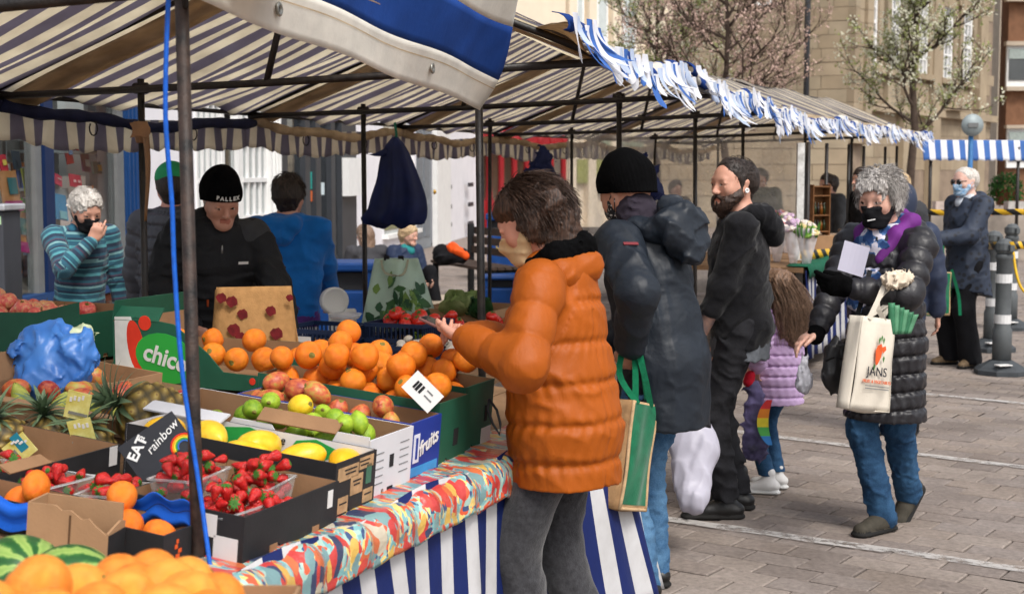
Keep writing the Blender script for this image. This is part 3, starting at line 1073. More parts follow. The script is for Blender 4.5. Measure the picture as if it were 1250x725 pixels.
card('booklet', 'bright blue folded card in the window behind the sweater man', 'booklet', 74, 253, .24, .24, .7, (35, 130, 175), [(0, -.3, .6, .3, (120, 180, 190))], .12)
card('booklet', 'grey display box under the pink cards in the window', 'booklet', 75, 237, .3, .1, .9, (150, 150, 148))
card('toy', 'yellow and teal boxed toy on the shelf above the pink cards', 'toy', 118, 205, .2, .12, .8, (80, 130, 130), [(.2, 0, .4, .5, (220, 180, 50))])
card('booklet', 'green leafy cover on the right shelf behind the sweater man', 'booklet', 130, 236, .14, .12, .8, (60, 120, 70), [(0, 0, .6, .6, (110, 160, 90))])
card('booklet', 'teal cover low on the right shelf of the bookshop window', 'booklet', 131, 270, .16, .2, .8, (70, 130, 125), [(0, .2, .6, .3, (150, 180, 160))])
card('lamp', 'small glowing pinkish lamp on the upper left shop shelf', 'lamp', 35, 177, .06, .1, .5, (235, 190, 150))
cg = random.Random(31)
for k_, (u, v, y_) in enumerate(((4, 200, .5), (20, 196, .6), (8, 262, .4), (34, 300, .5), (20, 322, .4), (6, 330, .3), (84, 190, .9), (104, 196, 1.1), (122, 188, 1.0), (64, 300, .6), (70, 318, .7), (128, 300, .8), (118, 252, 1.2), (136, 206, .9), (132, 322, .8), (112, 236, 1.4))):
    c_ = cols[(k_ * 7) % 11]; card('booklet', 'small %s-toned cover in the %s bookshop window, item %s' % (('pink', 'blue', 'yellow', 'teal', 'cream', 'plum', 'orange', 'navy', 'green', 'red', 'sky')[(k_ * 7) % 11], 'left' if u < 45 else 'right', 'near the top' if v < 210 else 'at middle height' if v < 290 else 'near the sill'), 'booklet', u, v, cg.uniform(.12, .2), cg.uniform(.14, .24), y_, c_, [(cg.uniform(-.15, .15), cg.uniform(-.2, .2), .5, .3, cols[(k_ * 5 + 2) % 11])], cg.uniform(-.1, .1))
b = MB(); b.bb((bk.x(122), .68, .6), (bk.x(139), .78, 2.2)); b.build('slat_board', M('warm_board', C(120, 85, 60), .7, .2, 6), bk.t)

wb = Front('white_building', 'white rendered wall between the bookshop and the lattice windows', 'building', FA, FD, 166, 236)
wb.part('wall', (0, -.02, .0), (wb.w, .4, 6.5), m_white)
wb.part('plinth', (0, -.05, .0), (wb.w, -.02, .35), m_charcoal)

la = Front('lattice_shop', 'white lattice windowed shop front with a narrow glazed door', 'shop', FA, FD, 236, 336)
la.part('upper_wall', (0, 0, 2.75), (la.w, .35, 6.5), m_white)
la.part('stall_riser', (0, -.04, 0), (la.w, .2, .55), m_whitep)
la.part('room', (0, 1.2, 0), (la.w, 1.25, 2.75), M('pale_room', C(120, 124, 124), .9, .3, 2))
m_pane = M_glass('lattice_glass', (.8, .85, .86), .05, .25)
def lattice(u0, u1, nx, zs, par):
    x0, x1 = la.x(u0), la.x(u1)
    zc = zs
    for i in range(nx + 1):
        x_ = x0 + (x1 - x0) * i / nx
        w_ = .03 if i in (0, nx) else .02
        la.part('glazing_bar', (x_ - w_, -.04, zc[0]), (x_ + w_, .03, zc[-1]), m_whitep, par)
    for i, z_ in enumerate(zc):
        h_ = .045 if i in (0, len(zc) - 1) else .028
        la.part('cross_bar', (x0, -.048, z_ - h_), (x1, .036, z_ + h_), m_whitep, par)
    for i in range(nx):
        for j_ in range(len(zc) - 1):
            la.part('pane', (x0 + (x1 - x0) * i / nx + .015, -.008 + pr.uniform(-.003, .003), zc[j_] + .02), (x0 + (x1 - x0) * (i + 1) / nx - .015, .0, zc[j_ + 1] - .02), m_pane, par)
wf1 = la.part('window', (la.x(236), -.03, .55), (la.x(237), .03, 2.75), m_whitep)
lattice(237, 265, 4, [.55, 1.02, 1.48, 1.95, 2.38, 2.75], wf1)
wf2 = la.part('window', (la.x(290), -.03, .55), (la.x(291.5), .03, 2.75), m_whitep)
lattice(292, 322, 4, [.55, 1.02, 1.48, 1.95, 2.38, 2.75], wf2)
dr = la.part('door', (la.x(266), -.02, .0), (la.x(289), .04, .9), m_whitep)
for (u0, u1) in ((266, 269.5), (286, 289.5)): la.part('stile', (la.x(u0), -.05, .0), (la.x(u1), .04, 2.5), m_whitep, dr)
la.part('top_rail', (la.x(266), -.045, 2.0), (la.x(289), .038, 2.18), m_whitep, dr)
la.part('fanlight_frame', (la.x(266), -.05, 2.45), (la.x(289.5), .04, 2.75), m_whitep, dr)
la.part('door_glass', (la.x(269), 0, .9), (la.x(286), .01, 2.0), m_glass, dr)
la.part('pilaster', (la.x(322), -.1, 0), (la.x(335), .1, 2.8), m_whitep)
for u_ in (325, 329, 332): la.part('flute', (la.x(u_) - .02, -.125, .3), (la.x(u_) + .02, -.099, 2.6), m_whitep)

dk = Front('grey_shop', 'charcoal framed shop front with dark plate glass windows', 'shop', FA, FD, 336, 429)
dk.part('fascia', (0, -.1, 2.75), (dk.w, .2, 3.6), m_charcoal)
dk.part('upper_wall', (0, 0, 3.6), (dk.w, .35, 6.5), m_white)
dk.part('stall_riser', (0, -.02, 0), (dk.w, .2, .3), m_charcoal)
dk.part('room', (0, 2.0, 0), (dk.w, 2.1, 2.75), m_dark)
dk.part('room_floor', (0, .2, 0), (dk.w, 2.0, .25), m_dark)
for (u0, u1) in ((336, 344), (366, 372), (379, 385), (398, 403), (411, 429)):
    dk.part('mullion', (dk.x(u0), -.08, 0), (dk.x(u1), .1, 2.75), m_charcoal)
dk.part('transom', (0, -.06, 2.35), (dk.w, .08, 2.45), m_charcoal)
for (u0, u1) in ((344, 366), (372, 379), (385, 398), (403, 411)):
    dk.part('pane', (dk.x(u0), .0, .3), (dk.x(u1), .012, 2.75), m_glass)
dk.rect('sticker', 376, 210, 382, 231, -.02, -.008, M('teal_sign', C(40, 160, 150), .5))
dk.rect('sticker', 375, 233, 381, 246, -.02, -.008, M('orange_sign', C(220, 110, 50), .5))
dk.rect('sticker', 389, 223, 394, 238, -.02, -.008, M('pale_sign', C(200, 215, 220), .5))
dk.rect('notice_box', 411.5, 193, 428, 239, -.18, -.08, m_whitep)

ws = Front('white_shop', 'white painted shop with tall window and grey panelled door', 'shop', FA, FD, 429, 583)
wz = lambda u, v: ws.z(u, v)
ws.part('wall', (0, 0, 0), (ws.x(507), .3, wz(468, 288)), m_white)
ws.part('wall', (0, 0, wz(468, 288)), (ws.x(468), .3, 3.2), m_white)
ws.part('wall', (ws.x(506), 0, 0), (ws.x(508), .3, 3.2), m_white)
ws.part('wall', (ws.x(541), 0, 0), (ws.w, .3, 3.2), m_white)
ws.part('upper_wall', (0, .02, 3.2), (ws.w, .33, 7), m_white)
ws.part('sill', (ws.x(466), -.12, wz(486, 288)), (ws.x(508), .0, wz(486, 283)), m_whitep)
ws.part('pilaster', (ws.x(528), -.1, 0), (ws.x(545), .01, 3.2), m_whitep)
ws.part('room', (ws.x(468), 1.2, 0), (ws.x(507), 1.25, 3.2), M('ochre_room', C(150, 135, 95), .8, .4, 2))
ws.part('pane', (ws.x(468), .08, wz(486, 284)), (ws.x(506), .09, 3.2), m_glass)
ws.part('window_rail', (ws.x(468), .04, wz(486, 222)), (ws.x(506), .11, wz(486, 212)), M('grey_rail', C(150, 155, 155), .5))
ws.rect('display', 471, 240, 503, 282, .3, .5, M('green_display', C(120, 130, 60), .8, .6, 5))
gd = ws.part('door', (ws.x(508), .02, 0), (ws.x(527), .09, 3.2), M('door_grey', C(128, 134, 140), .5, .08, 4))
for z0_, z1_ in ((.25, .9), (1.05, 1.9), (2.1, 2.9)):
    for (u0, u1) in ((509.5, 516), (518, 525)): ws.part('door_panel', (ws.x(u0), .0, z0_), (ws.x(u1), .021, z1_), M('door_grey_panel', C(112, 118, 125), .5), gd)
MBk = MB(); MBk.lathe([(.0, 0), (.05, .01), (.055, .04), (.02, .07)], 10, 0, (ws.x(525), -.06, 1.15), Matrix.Rotation(R(90), 3, 'X')); MBk.build('door_knob', M('brass', C(190, 150, 70), .3, metal=1), gd, True)
for v_ in (223, 247, 270): ws.rect('plaque', 571 - 5, v_, 571, v_ + 5, -.14, -.1, m_charcoal)
for v_ in (226, 250, 272): ws.rect('plaque', 546, v_, 550, v_ + 5, -.03, 0.0, m_charcoal)

GA = Vector(((583 - 625) / 1750 * 36.5, 36.5, 0))
GE = Vector(((830 - 625) / 1750 * 44.0, 44.0, 0))
GD = (GE - GA).normalized()
m_red = M('shop_red', C(140, 24, 30), .4, .1, 4, .1, 50, .4)
m_cream = M('cream_render', C(222, 208, 186), .85, .06, 2)
rs = Front('red_shop', 'dark red shop front with arched glazing between turned posts', 'shop', GA, GD, 583, 690)
rs.part('upper_wall', (0, 0, 3.3), (rs.w, .4, 11), m_cream)
rs.part('fascia', (0, -.15, 2.65), (rs.w, .1, 3.3), m_red)
rs.part('stall_riser', (0, -.05, 0), (rs.w, .15, .8), m_red)
rs.part('room', (0, 1.3, 0), (rs.w, 1.35, 2.65), M('warm_room', C(150, 120, 95), .9, .4, 1.5))
for u_ in (585, 596, 611, 627, 642, 657, 672, 687):
    b = MB(); x_ = rs.x(u_)
    b.lathe([(.14, 0), (.14, .8), (.1, .9), (.08, 1.2), (.085, 2.2), (.13, 2.35), (.13, 2.65)], 10, 0, (x_, -.02, 0))
    b.build('post', m_red, rs.t, True)
for ua, ub in ((585, 596), (596, 611), (611, 627), (627, 642), (642, 657), (657, 672), (672, 687)):
    x0, x1 = rs.x(ua) + .1, rs.x(ub) - .1
    rs.part('pane', (x0, .0, .8), (x1, .015, 2.65), m_glass)
    b = MB(); hw = (x1 - x0) / 2; n_ = 10
    poly = [(x0, 2.66)] + [(x0 + hw - hw * math.cos(math.pi * i / n_), 2.1 + min(hw, .5) * math.sin(math.pi * i / n_)) for i in range(n_ + 1)] + [(x1, 2.66)]
    b.prism(poly, -.03, .03, 0, Matrix(((1, 0, 0, 0), (0, 0, 1, -.035), (0, 1, 0, 0), (0, 0, 0, 1))))
    b.build('arch', m_red, rs.t)
cs_ = Front('cream_building', 'tall cream building with plain pilasters and sash windows beyond the canopies', 'building', GA, GD, 690, 835)
cs_.part('wall', (0, .1, 0), (cs_.w, .5, 12), m_cream)
for u_ in (692, 716, 745, 790): cs_.part('pilaster', (cs_.x(u_), -.08, 0), (cs_.x(u_ + 9), .1, 12), m_cream)
for ua, ub in ((703, 713), (728, 742), (760, 776)):
    for z0_ in (4.6, 8.0):
        wv = cs_.part('window', (cs_.x(ua), .02, z0_), (cs_.x(ub), .1, z0_ + 2.2), m_whitep)
        cs_.part('pane', (cs_.x(ua) + .1, .0, z0_ + .1), (cs_.x(ub) - .1, .019, z0_ + 2.1), m_glass, wv)
        cs_.part('sill', (cs_.x(ua) - .1, -.1, z0_ - .12), (cs_.x(ub) + .1, .1, z0_), m_cream, wv)
cs_.part('shop_window', (cs_.x(733), .0, .9), (cs_.x(786), .09, 2.6), M('dusty_green', C(120, 128, 110), .3, .2, 1))
cs_.part('shop_sign', (cs_.x(703), -.05, 1.25), (cs_.x(740), .0, 1.9), M('lime_sign', C(140, 144, 80), .6))

def HX(u, v): return face_hit(u, v, HC, HD)
m_stone = [M('sandstone_%d' % i, C(*c), .92, .16, 1.2, .35, 30) for i, c in enumerate([(154, 139, 117), (150, 135, 113), (158, 143, 121), (146, 131, 110), (153, 140, 119)])]
m_stonejoint = M('stone_joint', C(136, 120, 104), .95, .2, 2)
HC = Vector(((1030 - 625) / 1750 * 45, 45, 0))
HD = Vector((.565, .825, 0)).normalized()                  # long front, running away to the right
HS = Vector((-.93, .368, 0)).normalized()                  # side wall towards the left
HL = HX(1211, 200)[0]
hall = thing('sandstone_hall', 'large sandstone public building with tall white sash windows', 'building', (HC.x, HC.y, 0), 0)
WM[hall] = Matrix.Translation(HC)
def wall_frame(A, D):
    return Matrix(((D.x, D.y, 0, A.x), (D.y, -D.x, 0, A.y), (0, 0, 1, 0), (0, 0, 0, 1)))
def hbox(name, A, D, x0, x1, y0, y1, z0, z1, mt, parent=None, bevel=0):
    "y is measured out of the wall"
    b = MB()
    fm = wall_frame(A, D)
    sgn = 1 if (fm @ Vector((0, 1, 0, 0))).y < 0 else -1
    b.bb((x0, y0 * sgn, z0), (x1, y1 * sgn, z1))
    b.v = [(fm @ Vector((*v, 1))).to_3d() - HC for v in b.v]
    return b.build(name, mt, parent or hall, bevel=bevel)
hbox('side_wall', HC, HS, 0, 9, -.5, -.03, 0, 16, m_stonejoint)
hbox('front_wall', HC, HD, 0, HL, -.6, -.12, 0, 16, m_stonejoint)
sp = random.Random(3)
sh = .42
st_cache = {}
for r_ in range(5, 20):
    z0_ = 1.6 + (r_ - 3) * sh
    x_ = -.0 - (.45 if r_ % 2 else 0)
    while x_ < 8:
        w_ = sp.choice((.9, 1.05, 1.25, .75))
        x1_ = min(x_ + w_, 8)
        hbox('stone', HC, HS, max(x_, 0) + .008, x1_ - .008, -.05, sp.uniform(-.008, .016), z0_ + .008, z0_ + sh - .008, sp.choice(m_stone))
        x_ = x1_
for (x0, x1, y1) in ((.0, .4, .25), (.4, 1.1, .12), (1.1, 1.65, .22)):
    for r_ in range(5, 20):
        z0_ = 1.6 + (r_ - 3) * sh
        hbox('stone', HC, HD, x0 + .006, x1 - .006, -.12, y1 + sp.uniform(-.006, .008), z0_ + .006, z0_ + sh - .006, sp.choice(m_stone))
for (u0, u1, vt, vb, arched) in ((1054, 1069, -30, 79, 0), (1084, 1097, -24, 84, 0), (1118, 1131, -16, 89, 0), (1148, 1161, 9, 95, 1), (1172, 1184.5, 15, 99, 1)):
    x0, zb = HX(u0, vb); x1, _ = HX(u1, vb); _, zt = HX((u0 + u1) / 2, vt)
    if zt - zb < 2: zt = zb + 2.6
    wd = hbox('window', HC, HD, x0, x1, -.1, -.06, zb, zt, M('window_dark', C(58, 64, 70), .15, .3, .6, spec=.6))
    fw = (x1 - x0)
    for (a, c_) in ((0, .12), (.88, 1)): hbox('frame', HC, HD, x0 + fw * a, x0 + fw * c_, -.06, .02, zb, zt, m_whitep, wd)
    for k_ in (1, 2): hbox('glazing_bar', HC, HD, x0 + fw * k_ / 3 - .05, x0 + fw * k_ / 3 + .05, -.06, -.0, zb, zt, m_whitep, wd)
    nz = 6
    for k_ in range(nz + 1):
        z_ = zb + (zt - zb) * k_ / nz
        hbox('cross_bar', HC, HD, x0 + .02, x1 - .02, -.06, .006 if k_ not in (0, 3, nz) else .025, z_ - (.03 if k_ != 3 else .06), z_ + (.03 if k_ != 3 else .06), m_whitep, wd)
    sm = m_stone[sp.randrange(5)]
    hbox('sill', HC, HD, x0 - .35, x1 + .35, -.1, .22, zb - .22, zb - .02, sm, wd)
    hbox('jamb', HC, HD, x0 - .38, x0 - .01, -.12, .1, zb, zt + .3, sm, wd)
    hbox('jamb', HC, HD, x1 + .01, x1 + .38, -.12, .1, zb, zt + .3, sm, wd)
    hbox('lintel', HC, HD, x0 - .01, x1 + .01, -.12, .1, zt, zt + .4, sm, wd)
    hbox('apron', HC, HD, x0 - .1, x1 + .1, -.1, .06, zb - 1.3, zb - .35, sm, wd)
    if arched:
        b = MB(); cx = (x0 + x1) / 2; rr = (x1 - x0) / 2 + .5
        poly = [(cx + rr * math.cos(math.pi * i / 12), zt + .15 + rr * math.sin(math.pi * i / 12) * .9) for i in range(13)] + [(cx + (rr - .25) * math.cos(math.pi * i / 12), zt + .15 + (rr - .25) * math.sin(math.pi * i / 12) * .9) for i in range(12, -1, -1)]
        fm = wall_frame(HC, HD)
        b.prism(poly, .0, .2, 0, Matrix(((1, 0, 0, 0), (0, 0, 1, 0), (0, 1, 0, 0), (0, 0, 0, 1))))
        sgn = 1 if (fm @ Vector((0, 1, 0, 0))).y < 0 else -1
        b.v = [(fm @ Vector((v[0], v[1] * sgn, v[2], 1))).to_3d() - HC for v in b.v]
        b.build('arch_moulding', sm, wd)
for r_ in range(3, 20):
    z0_ = 1.6 + (r_ - 3) * sh
    x_ = 1.65
    while x_ < HL - 1:
        w_ = sp.choice((1.1, 1.5, 1.3))
        hbox('stone', HC, HD, x_ + .01, x_ + w_ - .01, -.13, -.11 + sp.uniform(-.005, .012), z0_ + .008, z0_ + sh - .008, sp.choice(m_stone))
        x_ += w_
hbox('string_course', HC, HD, 1.66, HL, -.11, .2, 3.5, 3.75, m_stone[2])
for u_ in (1105, 1140, 1196):
    x_, _ = HX(u_, 90)
    hbox('pilaster', HC, HD, x_ - .45, x_ + .45, -.11, .16, 0, 15, m_stone[0])
x0, zp = HX(1148, 118); x1, _ = HX(1166, 118)
b = MB(); fm = wall_frame(HC, HD); sgn = 1 if (fm @ Vector((0, 1, 0, 0))).y < 0 else -1
b.prism([(x0, zp - .5), (x1, zp - .5), ((x0 + x1) / 2, zp + .5)], 0, .5, 0, Matrix(((1, 0, 0, 0), (0, 0, 1, 0), (0, 1, 0, 0), (0, 0, 0, 1))))
b.v = [(fm @ Vector((v[0], v[1] * sgn, v[2], 1))).to_3d() - HC for v in b.v]
b.build('pediment', m_stone[3], hall)
b = MB(); p0 = P(983, 180, 44.2)
b.tube([Vector((p0.x, p0.y, 0)) - HC, Vector((p0.x, p0.y, 14)) - HC], .09, 8)
b.build('drainpipe', m_charcoal, hall, True)
of = thing('office_block', 'brown brick office block with pale frames at the right edge', 'building', (0, 0, 0))
OA = Vector(((1212 - 625) / 1750 * 66, 66, 0))
of.location = OA; WM[of] = Matrix.Translation(OA)
m_obr = M('brown_brick', C(122, 88, 66), .9, .2, 3, .2, 20)
m_conc = M('concrete', C(178, 164, 146), .9, .1, 2)
def obox(name, u0, v0, u1, v1, y0, y1, mt, parent=None):
    p, q = P(u0, v1, 66), P(u1, v0, 66)
    b = MB(); b.bb((p.x - OA.x, y0, p.z), (q.x - OA.x, y1, q.z)); return b.build(name, mt, parent or of)
obox('wall', 1227, -200, 1420, 265, .3, 1.5, m_obr)
obox('corner_pier', 1212, -200, 1227, 265, -.2, 1.5, m_conc)
obox('floor_band', 1228, -5, 1420, 2, -.1, .29, m_conc)
obox('floor_band', 1228, 51, 1420, 56, -.1, .29, m_conc)
for (v0, v1) in ((56, 106), (157, 205)):
    w_ = obox('window', 1229.5, v0, 1300, v1, .1, .29, m_whitep)
    obox('pane', 1232, v0 + 4, 1262, v1 - 8, .05, .099, M('office_glass', C(70, 74, 76), .15, .2, .5, spec=.6), w_)
    obox('blind', 1232, v0 + 4, 1262, v0 + 16, .02, .049, M('blind', C(150, 160, 155), .7), w_)
obox('floor_band', 1228, 106, 1420, 111, -.1, .29, m_conc)
obox('floor_band', 1228, 153, 1420, 157, -.1, .29, m_conc)
lw = thing('stone_building', 'pale stone building whose ground floor shows beyond the last stalls', 'building', (0, 0, 0))
LA = Vector(((800 - 625) / 1750 * 40, 40, 0)); lw.location = LA; WM[lw] = Matrix.Translation(LA)
b = MB(); b.bb((-.2, .3, 0), (5.4, .6, 2.64)); b.build('wall', m_stonejoint, lw)
for r_ in range(0, 6):
    x_ = -.2 - (.4 if r_ % 2 else 0)
    while x_ < 5.4:
        w_ = sp.choice((.8, 1.0, 1.2)); 
        b = MB(); b.bb((max(x_, -.2) + .008, .27 + sp.uniform(-.01, .01), r_ * .44 + .01), (min(x_ + w_, 5.4) - .008, .3, r_ * .44 + .43)); b.build('stone', sp.choice(m_stone), lw)
        x_ += w_
m_steel = M('black_steel', C(24, 23, 23), .45, .4, 22, .4, 120, .4, col2=C(46, 39, 35), rvar=.15)
m_rust = M('worn_steel', C(24, 23, 23), .55, .4, 26, .5, 140, .4, col2=C(70, 54, 46))
m_canvas = M_stripes('striped_canvas', C(250, 243, 226), C(166, 161, 172), 5.8, 'UVx', .5, .85, .72, .28, .25)
m_canvas_out = M_stripes('striped_canvas_clean', C(236, 232, 222), C(38, 74, 150), 5.0, 'UVx', .5, .8, .35, .25, .2)
m_hem = M('canvas_hem', C(206, 180, 146), .85, .3, 5, .3, 40, .1, trans=.4, col2=C(226, 206, 174))
m_white_canvas = M('white_canvas', C(236, 232, 222), .8, .12, 7, .25, 60, .15, trans=.25)
m_blue_canvas = M('blue_canvas', C(36, 78, 158), .75, .2, 6, .25, 60, .2, trans=.2)
m_navy_roll = M('navy_canvas', C(24, 30, 62), .8, .3, 8, .3, 50)
m_tape = M('brown_tape', C(130, 92, 56), .45, .3, 12, .3, 40, .5)
m_rope = M('blue_rope', C(12, 92, 196), .5, .2, 60, .5, 300, .4)
m_fringe_w = M('fringe_white', C(228, 230, 236), .7, .1, 14, .2, 60, .2, trans=.3)
m_fringe_b = M('fringe_blue', C(70, 112, 186), .7, .25, 14, .2, 60, .2, trans=.3)
m_fringe_p = M('fringe_pale', C(190, 204, 228), .7, .2, 14, .2, 60, .2, trans=.3)
ST = Vector((.718, 2.35, 0))
G1, F1, K1, Q1, B1 = P(735, 76, 5.3), P(584, 82, 5.6), P(365, -72, 5.95), P(172, 108, 6.25), P(-10, 118, 6.45)
RD = ST.normalized()
ST2 = Vector((.98, 2.13, 0))
def tpt(p, i): return p + ST * (min(i, 4) - 1) + ST2 * max(0, i - 4)
sr = random.Random(21)
labels_st = ['nearest striped market stall, over the oranges and pineapples', 'second striped market stall, its front valance torn into fringe', 'third striped stall behind the bearded man, with fluttering fringe', 'fourth striped stall with clear plastic side wall', 'fifth striped stall of the row, with a white post', 'sixth striped stall, far along the row', 'farthest striped stall of the row, by the distant awning']
stalls = {}
for i in range(0, 7):
    Gi, Fi, Ki, Qi, Bi = (tpt(p, i) for p in (G1, F1, K1, Q1, B1))
    nxt = [tpt(p, i + 1) for p in (G1, F1, K1, Q1, B1)]
    if i == 0: Fi = Vector((P(222, 40, 3.05).x, 3.05, Fi.z))
    base = Vector((Fi.x, Fi.y, 0))
    st = thing('market_stall', labels_st[i], 'market stall', base, 0, 'striped market stalls')
    stalls[i] = st
    def tube(name, pts, r, mt=m_steel, n_=10):
        b = MB(); b.tube(pts, r, n_); return b.build(name, mt, st, True, True)
    wob = lambda s_=.006: Vector((sr.gauss(0, s_), sr.gauss(0, s_), 0))
    ft = tube('front_post', [Fi + Vector((0, 0, .03)), Vector((Fi.x + .02, Fi.y, 0))], .0155 if i else .0145, m_rust if i == 0 else m_steel)
    tube('back_post', [Qi + Vector((0, 0, .04)), Vector((Qi.x, Qi.y, 0)) + wob()], .015)
    tie = tube('tie_bar', [Bi, Bi.lerp(Gi, .5) + Vector((0, 0, -.008)), Gi], .016)
    tube('rafter', [Bi + Vector((0, 0, .02)), Ki], .014)
    tube('rafter', [Gi + Vector((0, 0, .02)), Ki], .014)
    tube('king_post', [Ki, Bi.lerp(Gi, .5) - Vector((0, 0, .0))], .014)
    tube('ridge_pole', [Ki, nxt[2]], .013)
    tube('eave_rail', [Bi + Vector((0, 0, .015)), nxt[4] + Vector((0, 0, .015))], .013)
    if i: tube('eave_rail', [Gi + Vector((0, 0, .015)), nxt[0] + Vector((0, 0, .015))], .013)
    for f_ in (Fi, Qi):        # clamps
        b = MB(); b.tube([f_ + Vector((-.03, .01, 0)), f_ + Vector((.03, -.01, 0))], .024, 8); b.tube([f_ + Vector((.012, -.01, .0)), f_ + Vector((.012, -.012, -.06))], .007, 6)
        b.build('clamp', m_steel, st, True, True)
    UP = Vector((0, 0, 1))
    L = ST.length
    ov = -.62 if i else -.1                     # the cloth of each bay reaches over its neighbour at the front
    ph = [sr.uniform(0, 6) for _ in range(6)]
    def slope(K0, E0_, K1_, E1_, over, side):
        def fn(a, b):
            p0, p1 = K0.lerp(E0_, b * over), K1_.lerp(E1_, b * over)
            p = p0.lerp(p1, a)
            sag = -.055 * math.sin(math.pi * a) * math.sin(math.pi * min(1, b * .9 + .1)) - .02 * b
            fold = (.012 * math.sin(a * 23 + ph[0] + 2 * b) + .009 * math.sin(a * 41 + ph[1] - 3 * b)) * (.3 + b) + .014 * math.sin(b * 5 + ph[2] + a * 7)
            return p + UP * (.03 + sag + fold)
        b = MB(); b.grid(fn, 60, 16, 0, L, 1.6)
        return b.build('canopy', m_canvas, st, True, True, thick=.003)
    back = slope(Ki, Bi, nxt[2], nxt[4], 1.0, 'b')
    front = slope(Ki, Gi, nxt[2], nxt[0], 1.0 if i else .3, 'f')
    for (E_, En) in ((Bi, nxt[4]), (Gi, nxt[0])):
        def hem(a, b, E_=E_, En=En):
            K_, Kn = Ki, nxt[2]
            t_ = .02 + a * .11
            p = K_.lerp(Kn, t_).lerp(E_.lerp(En, t_), b * 1.0)
            return p + UP * (.012 - .055 * math.sin(math.pi * t_) - .02 * b + .006 * math.sin(9 * b + ph[3]))
        b = MB(); b.grid(hem, 5, 14); b.build('hem_band', m_hem, st, True, True, thick=.002)
    def val(a, b):
        p = Bi.lerp(nxt[4], a)
        w_ = .018 * math.sin(a * 42 + ph[0]) * b
        return p + Vector((-w_ - .03, 0, -.02 - b * (.15 + .02 * abs(math.sin(a * 2 * math.pi * 5.5))) - .05 * math.sin(math.pi * a) + .012 * math.sin(a * 9 + ph[1])))
    b = MB(); b.grid(val, 90, 5, 0, L, .2); b.build('valance', m_canvas, st, True, True, thick=.003)
    def roll(t_): return Bi.lerp(nxt[4], t_) + Vector((.03, 0, -.03 - .06 * math.sin(math.pi * t_) + .012 * math.sin(t_ * 14 + ph[2])))
    b = MB(); b.tube([roll(k_ / 24) for k_ in range(25)], [.022 + .012 * abs(math.sin(k_ * 1.1 + ph[4])) for k_ in range(25)], 8)
    b.build('bunched_sheet', m_navy_roll if i in (0, 1) else m_hem, st, True, True)
    for k_ in range(2):         # cord loops
        c_ = roll(.3 + .4 * k_)
        b = MB(); b.tube([c_ + Vector((.02 * math.sin(q), .0, -.02 - .05 * (1 - math.cos(q)) * .7)) for q in np.linspace(0, 5.5, 10)], .004, 5); b.build('cord', m_steel, st, True, True)
    if i >= 1:
        STi = nxt[0] - Gi; e0, e1 = Gi + STi * -.25, nxt[0] + STi * (-.25 if i < 6 else 0)
        outw = Vector((RD.y, -RD.x, 0))
        def edge(t_): return e0.lerp(e1, t_) + UP * (.085 - .05 * math.sin(math.pi * t_) + .016 * math.sin(t_ * 16 + ph[5]) + .012 * math.sin(t_ * 33 + ph[4])) + outw * (.02 + .02 * math.sin(t_ * 11 + ph[3]))
        vr = MB()
        vr.grid(lambda a, b: edge(a) + outw * (.05 * math.sin(b * math.pi * .8) - .05 + .012 * math.sin(a * 60 + b)) + UP * (.03 * math.cos(b * math.pi)), 60, 6, 0, L, .14)
        v_o = vr.build('front_valance', m_canvas_out, st, True, True, thick=.003)
        def lip(a, b):        # cloth from the roof slope out to the torn edge
            p = Ki.lerp(nxt[2], a * 1.0).lerp(Gi.lerp(nxt[0], a), .8) + UP * .03
            q = edge(a) - outw * .05
            if a < .01: p = p
            return p.lerp(q, b) + UP * (-.01 * math.sin(a * 30 + ph[1]) * b)
        vr = MB(); vr.grid(lip, 40, 5, 0, L, .3); vr.build('overhang', m_hem, st, True, True, thick=.003)
        WM[v_o] = WM[st]
        n_s = 76
        gust = [sr.uniform(0, 6) for _ in range(3)]
        for k_ in range(n_s):
            t_ = (k_ + .5 + sr.uniform(-.2, .2)) / n_s
            p = edge(t_) + UP * sr.uniform(-.03, .035) + outw * .022
            ln = sr.uniform(.085, .15) * (1.05 + .3 * math.sin(t_ * 9 + gust[0]))
            flare = .1 + .5 * max(0, math.sin(t_ * 12 + gust[1])) + sr.uniform(-.1, .3)
            sk = .35 * math.sin(t_ * 10 + gust[2]) + sr.uniform(-.2, .2)
            w_ = sr.uniform(.014, .028)
            tw = sr.uniform(-.5, .5)
            def strip(a, b, p=p, ln=ln, flare=flare, sk=sk, w_=w_, tw=tw):
                c_ = p + (-UP * math.cos(flare * b) + outw * math.sin(flare * b) + RD * sk * b) * ln * b
                ww = w_ * (1 - .25 * b) * (1 if b < .85 else math.sqrt(max(.02, 1 - ((b - .85) / .15) ** 2)))
                ax_ = (RD * math.cos(tw * b * 2) + outw * math.sin(tw * b * 2 + .2))
                return c_ + ax_ * (a - .5) * 2 * ww + outw * .25 * ww * math.cos((a - .5) * 3)
            b = MB(); b.grid(strip, 3, 7)
            b.build('fringe_strip', sr.choice((m_fringe_w, m_fringe_w, m_fringe_w, m_fringe_p, m_fringe_b)), v_o, True, True)

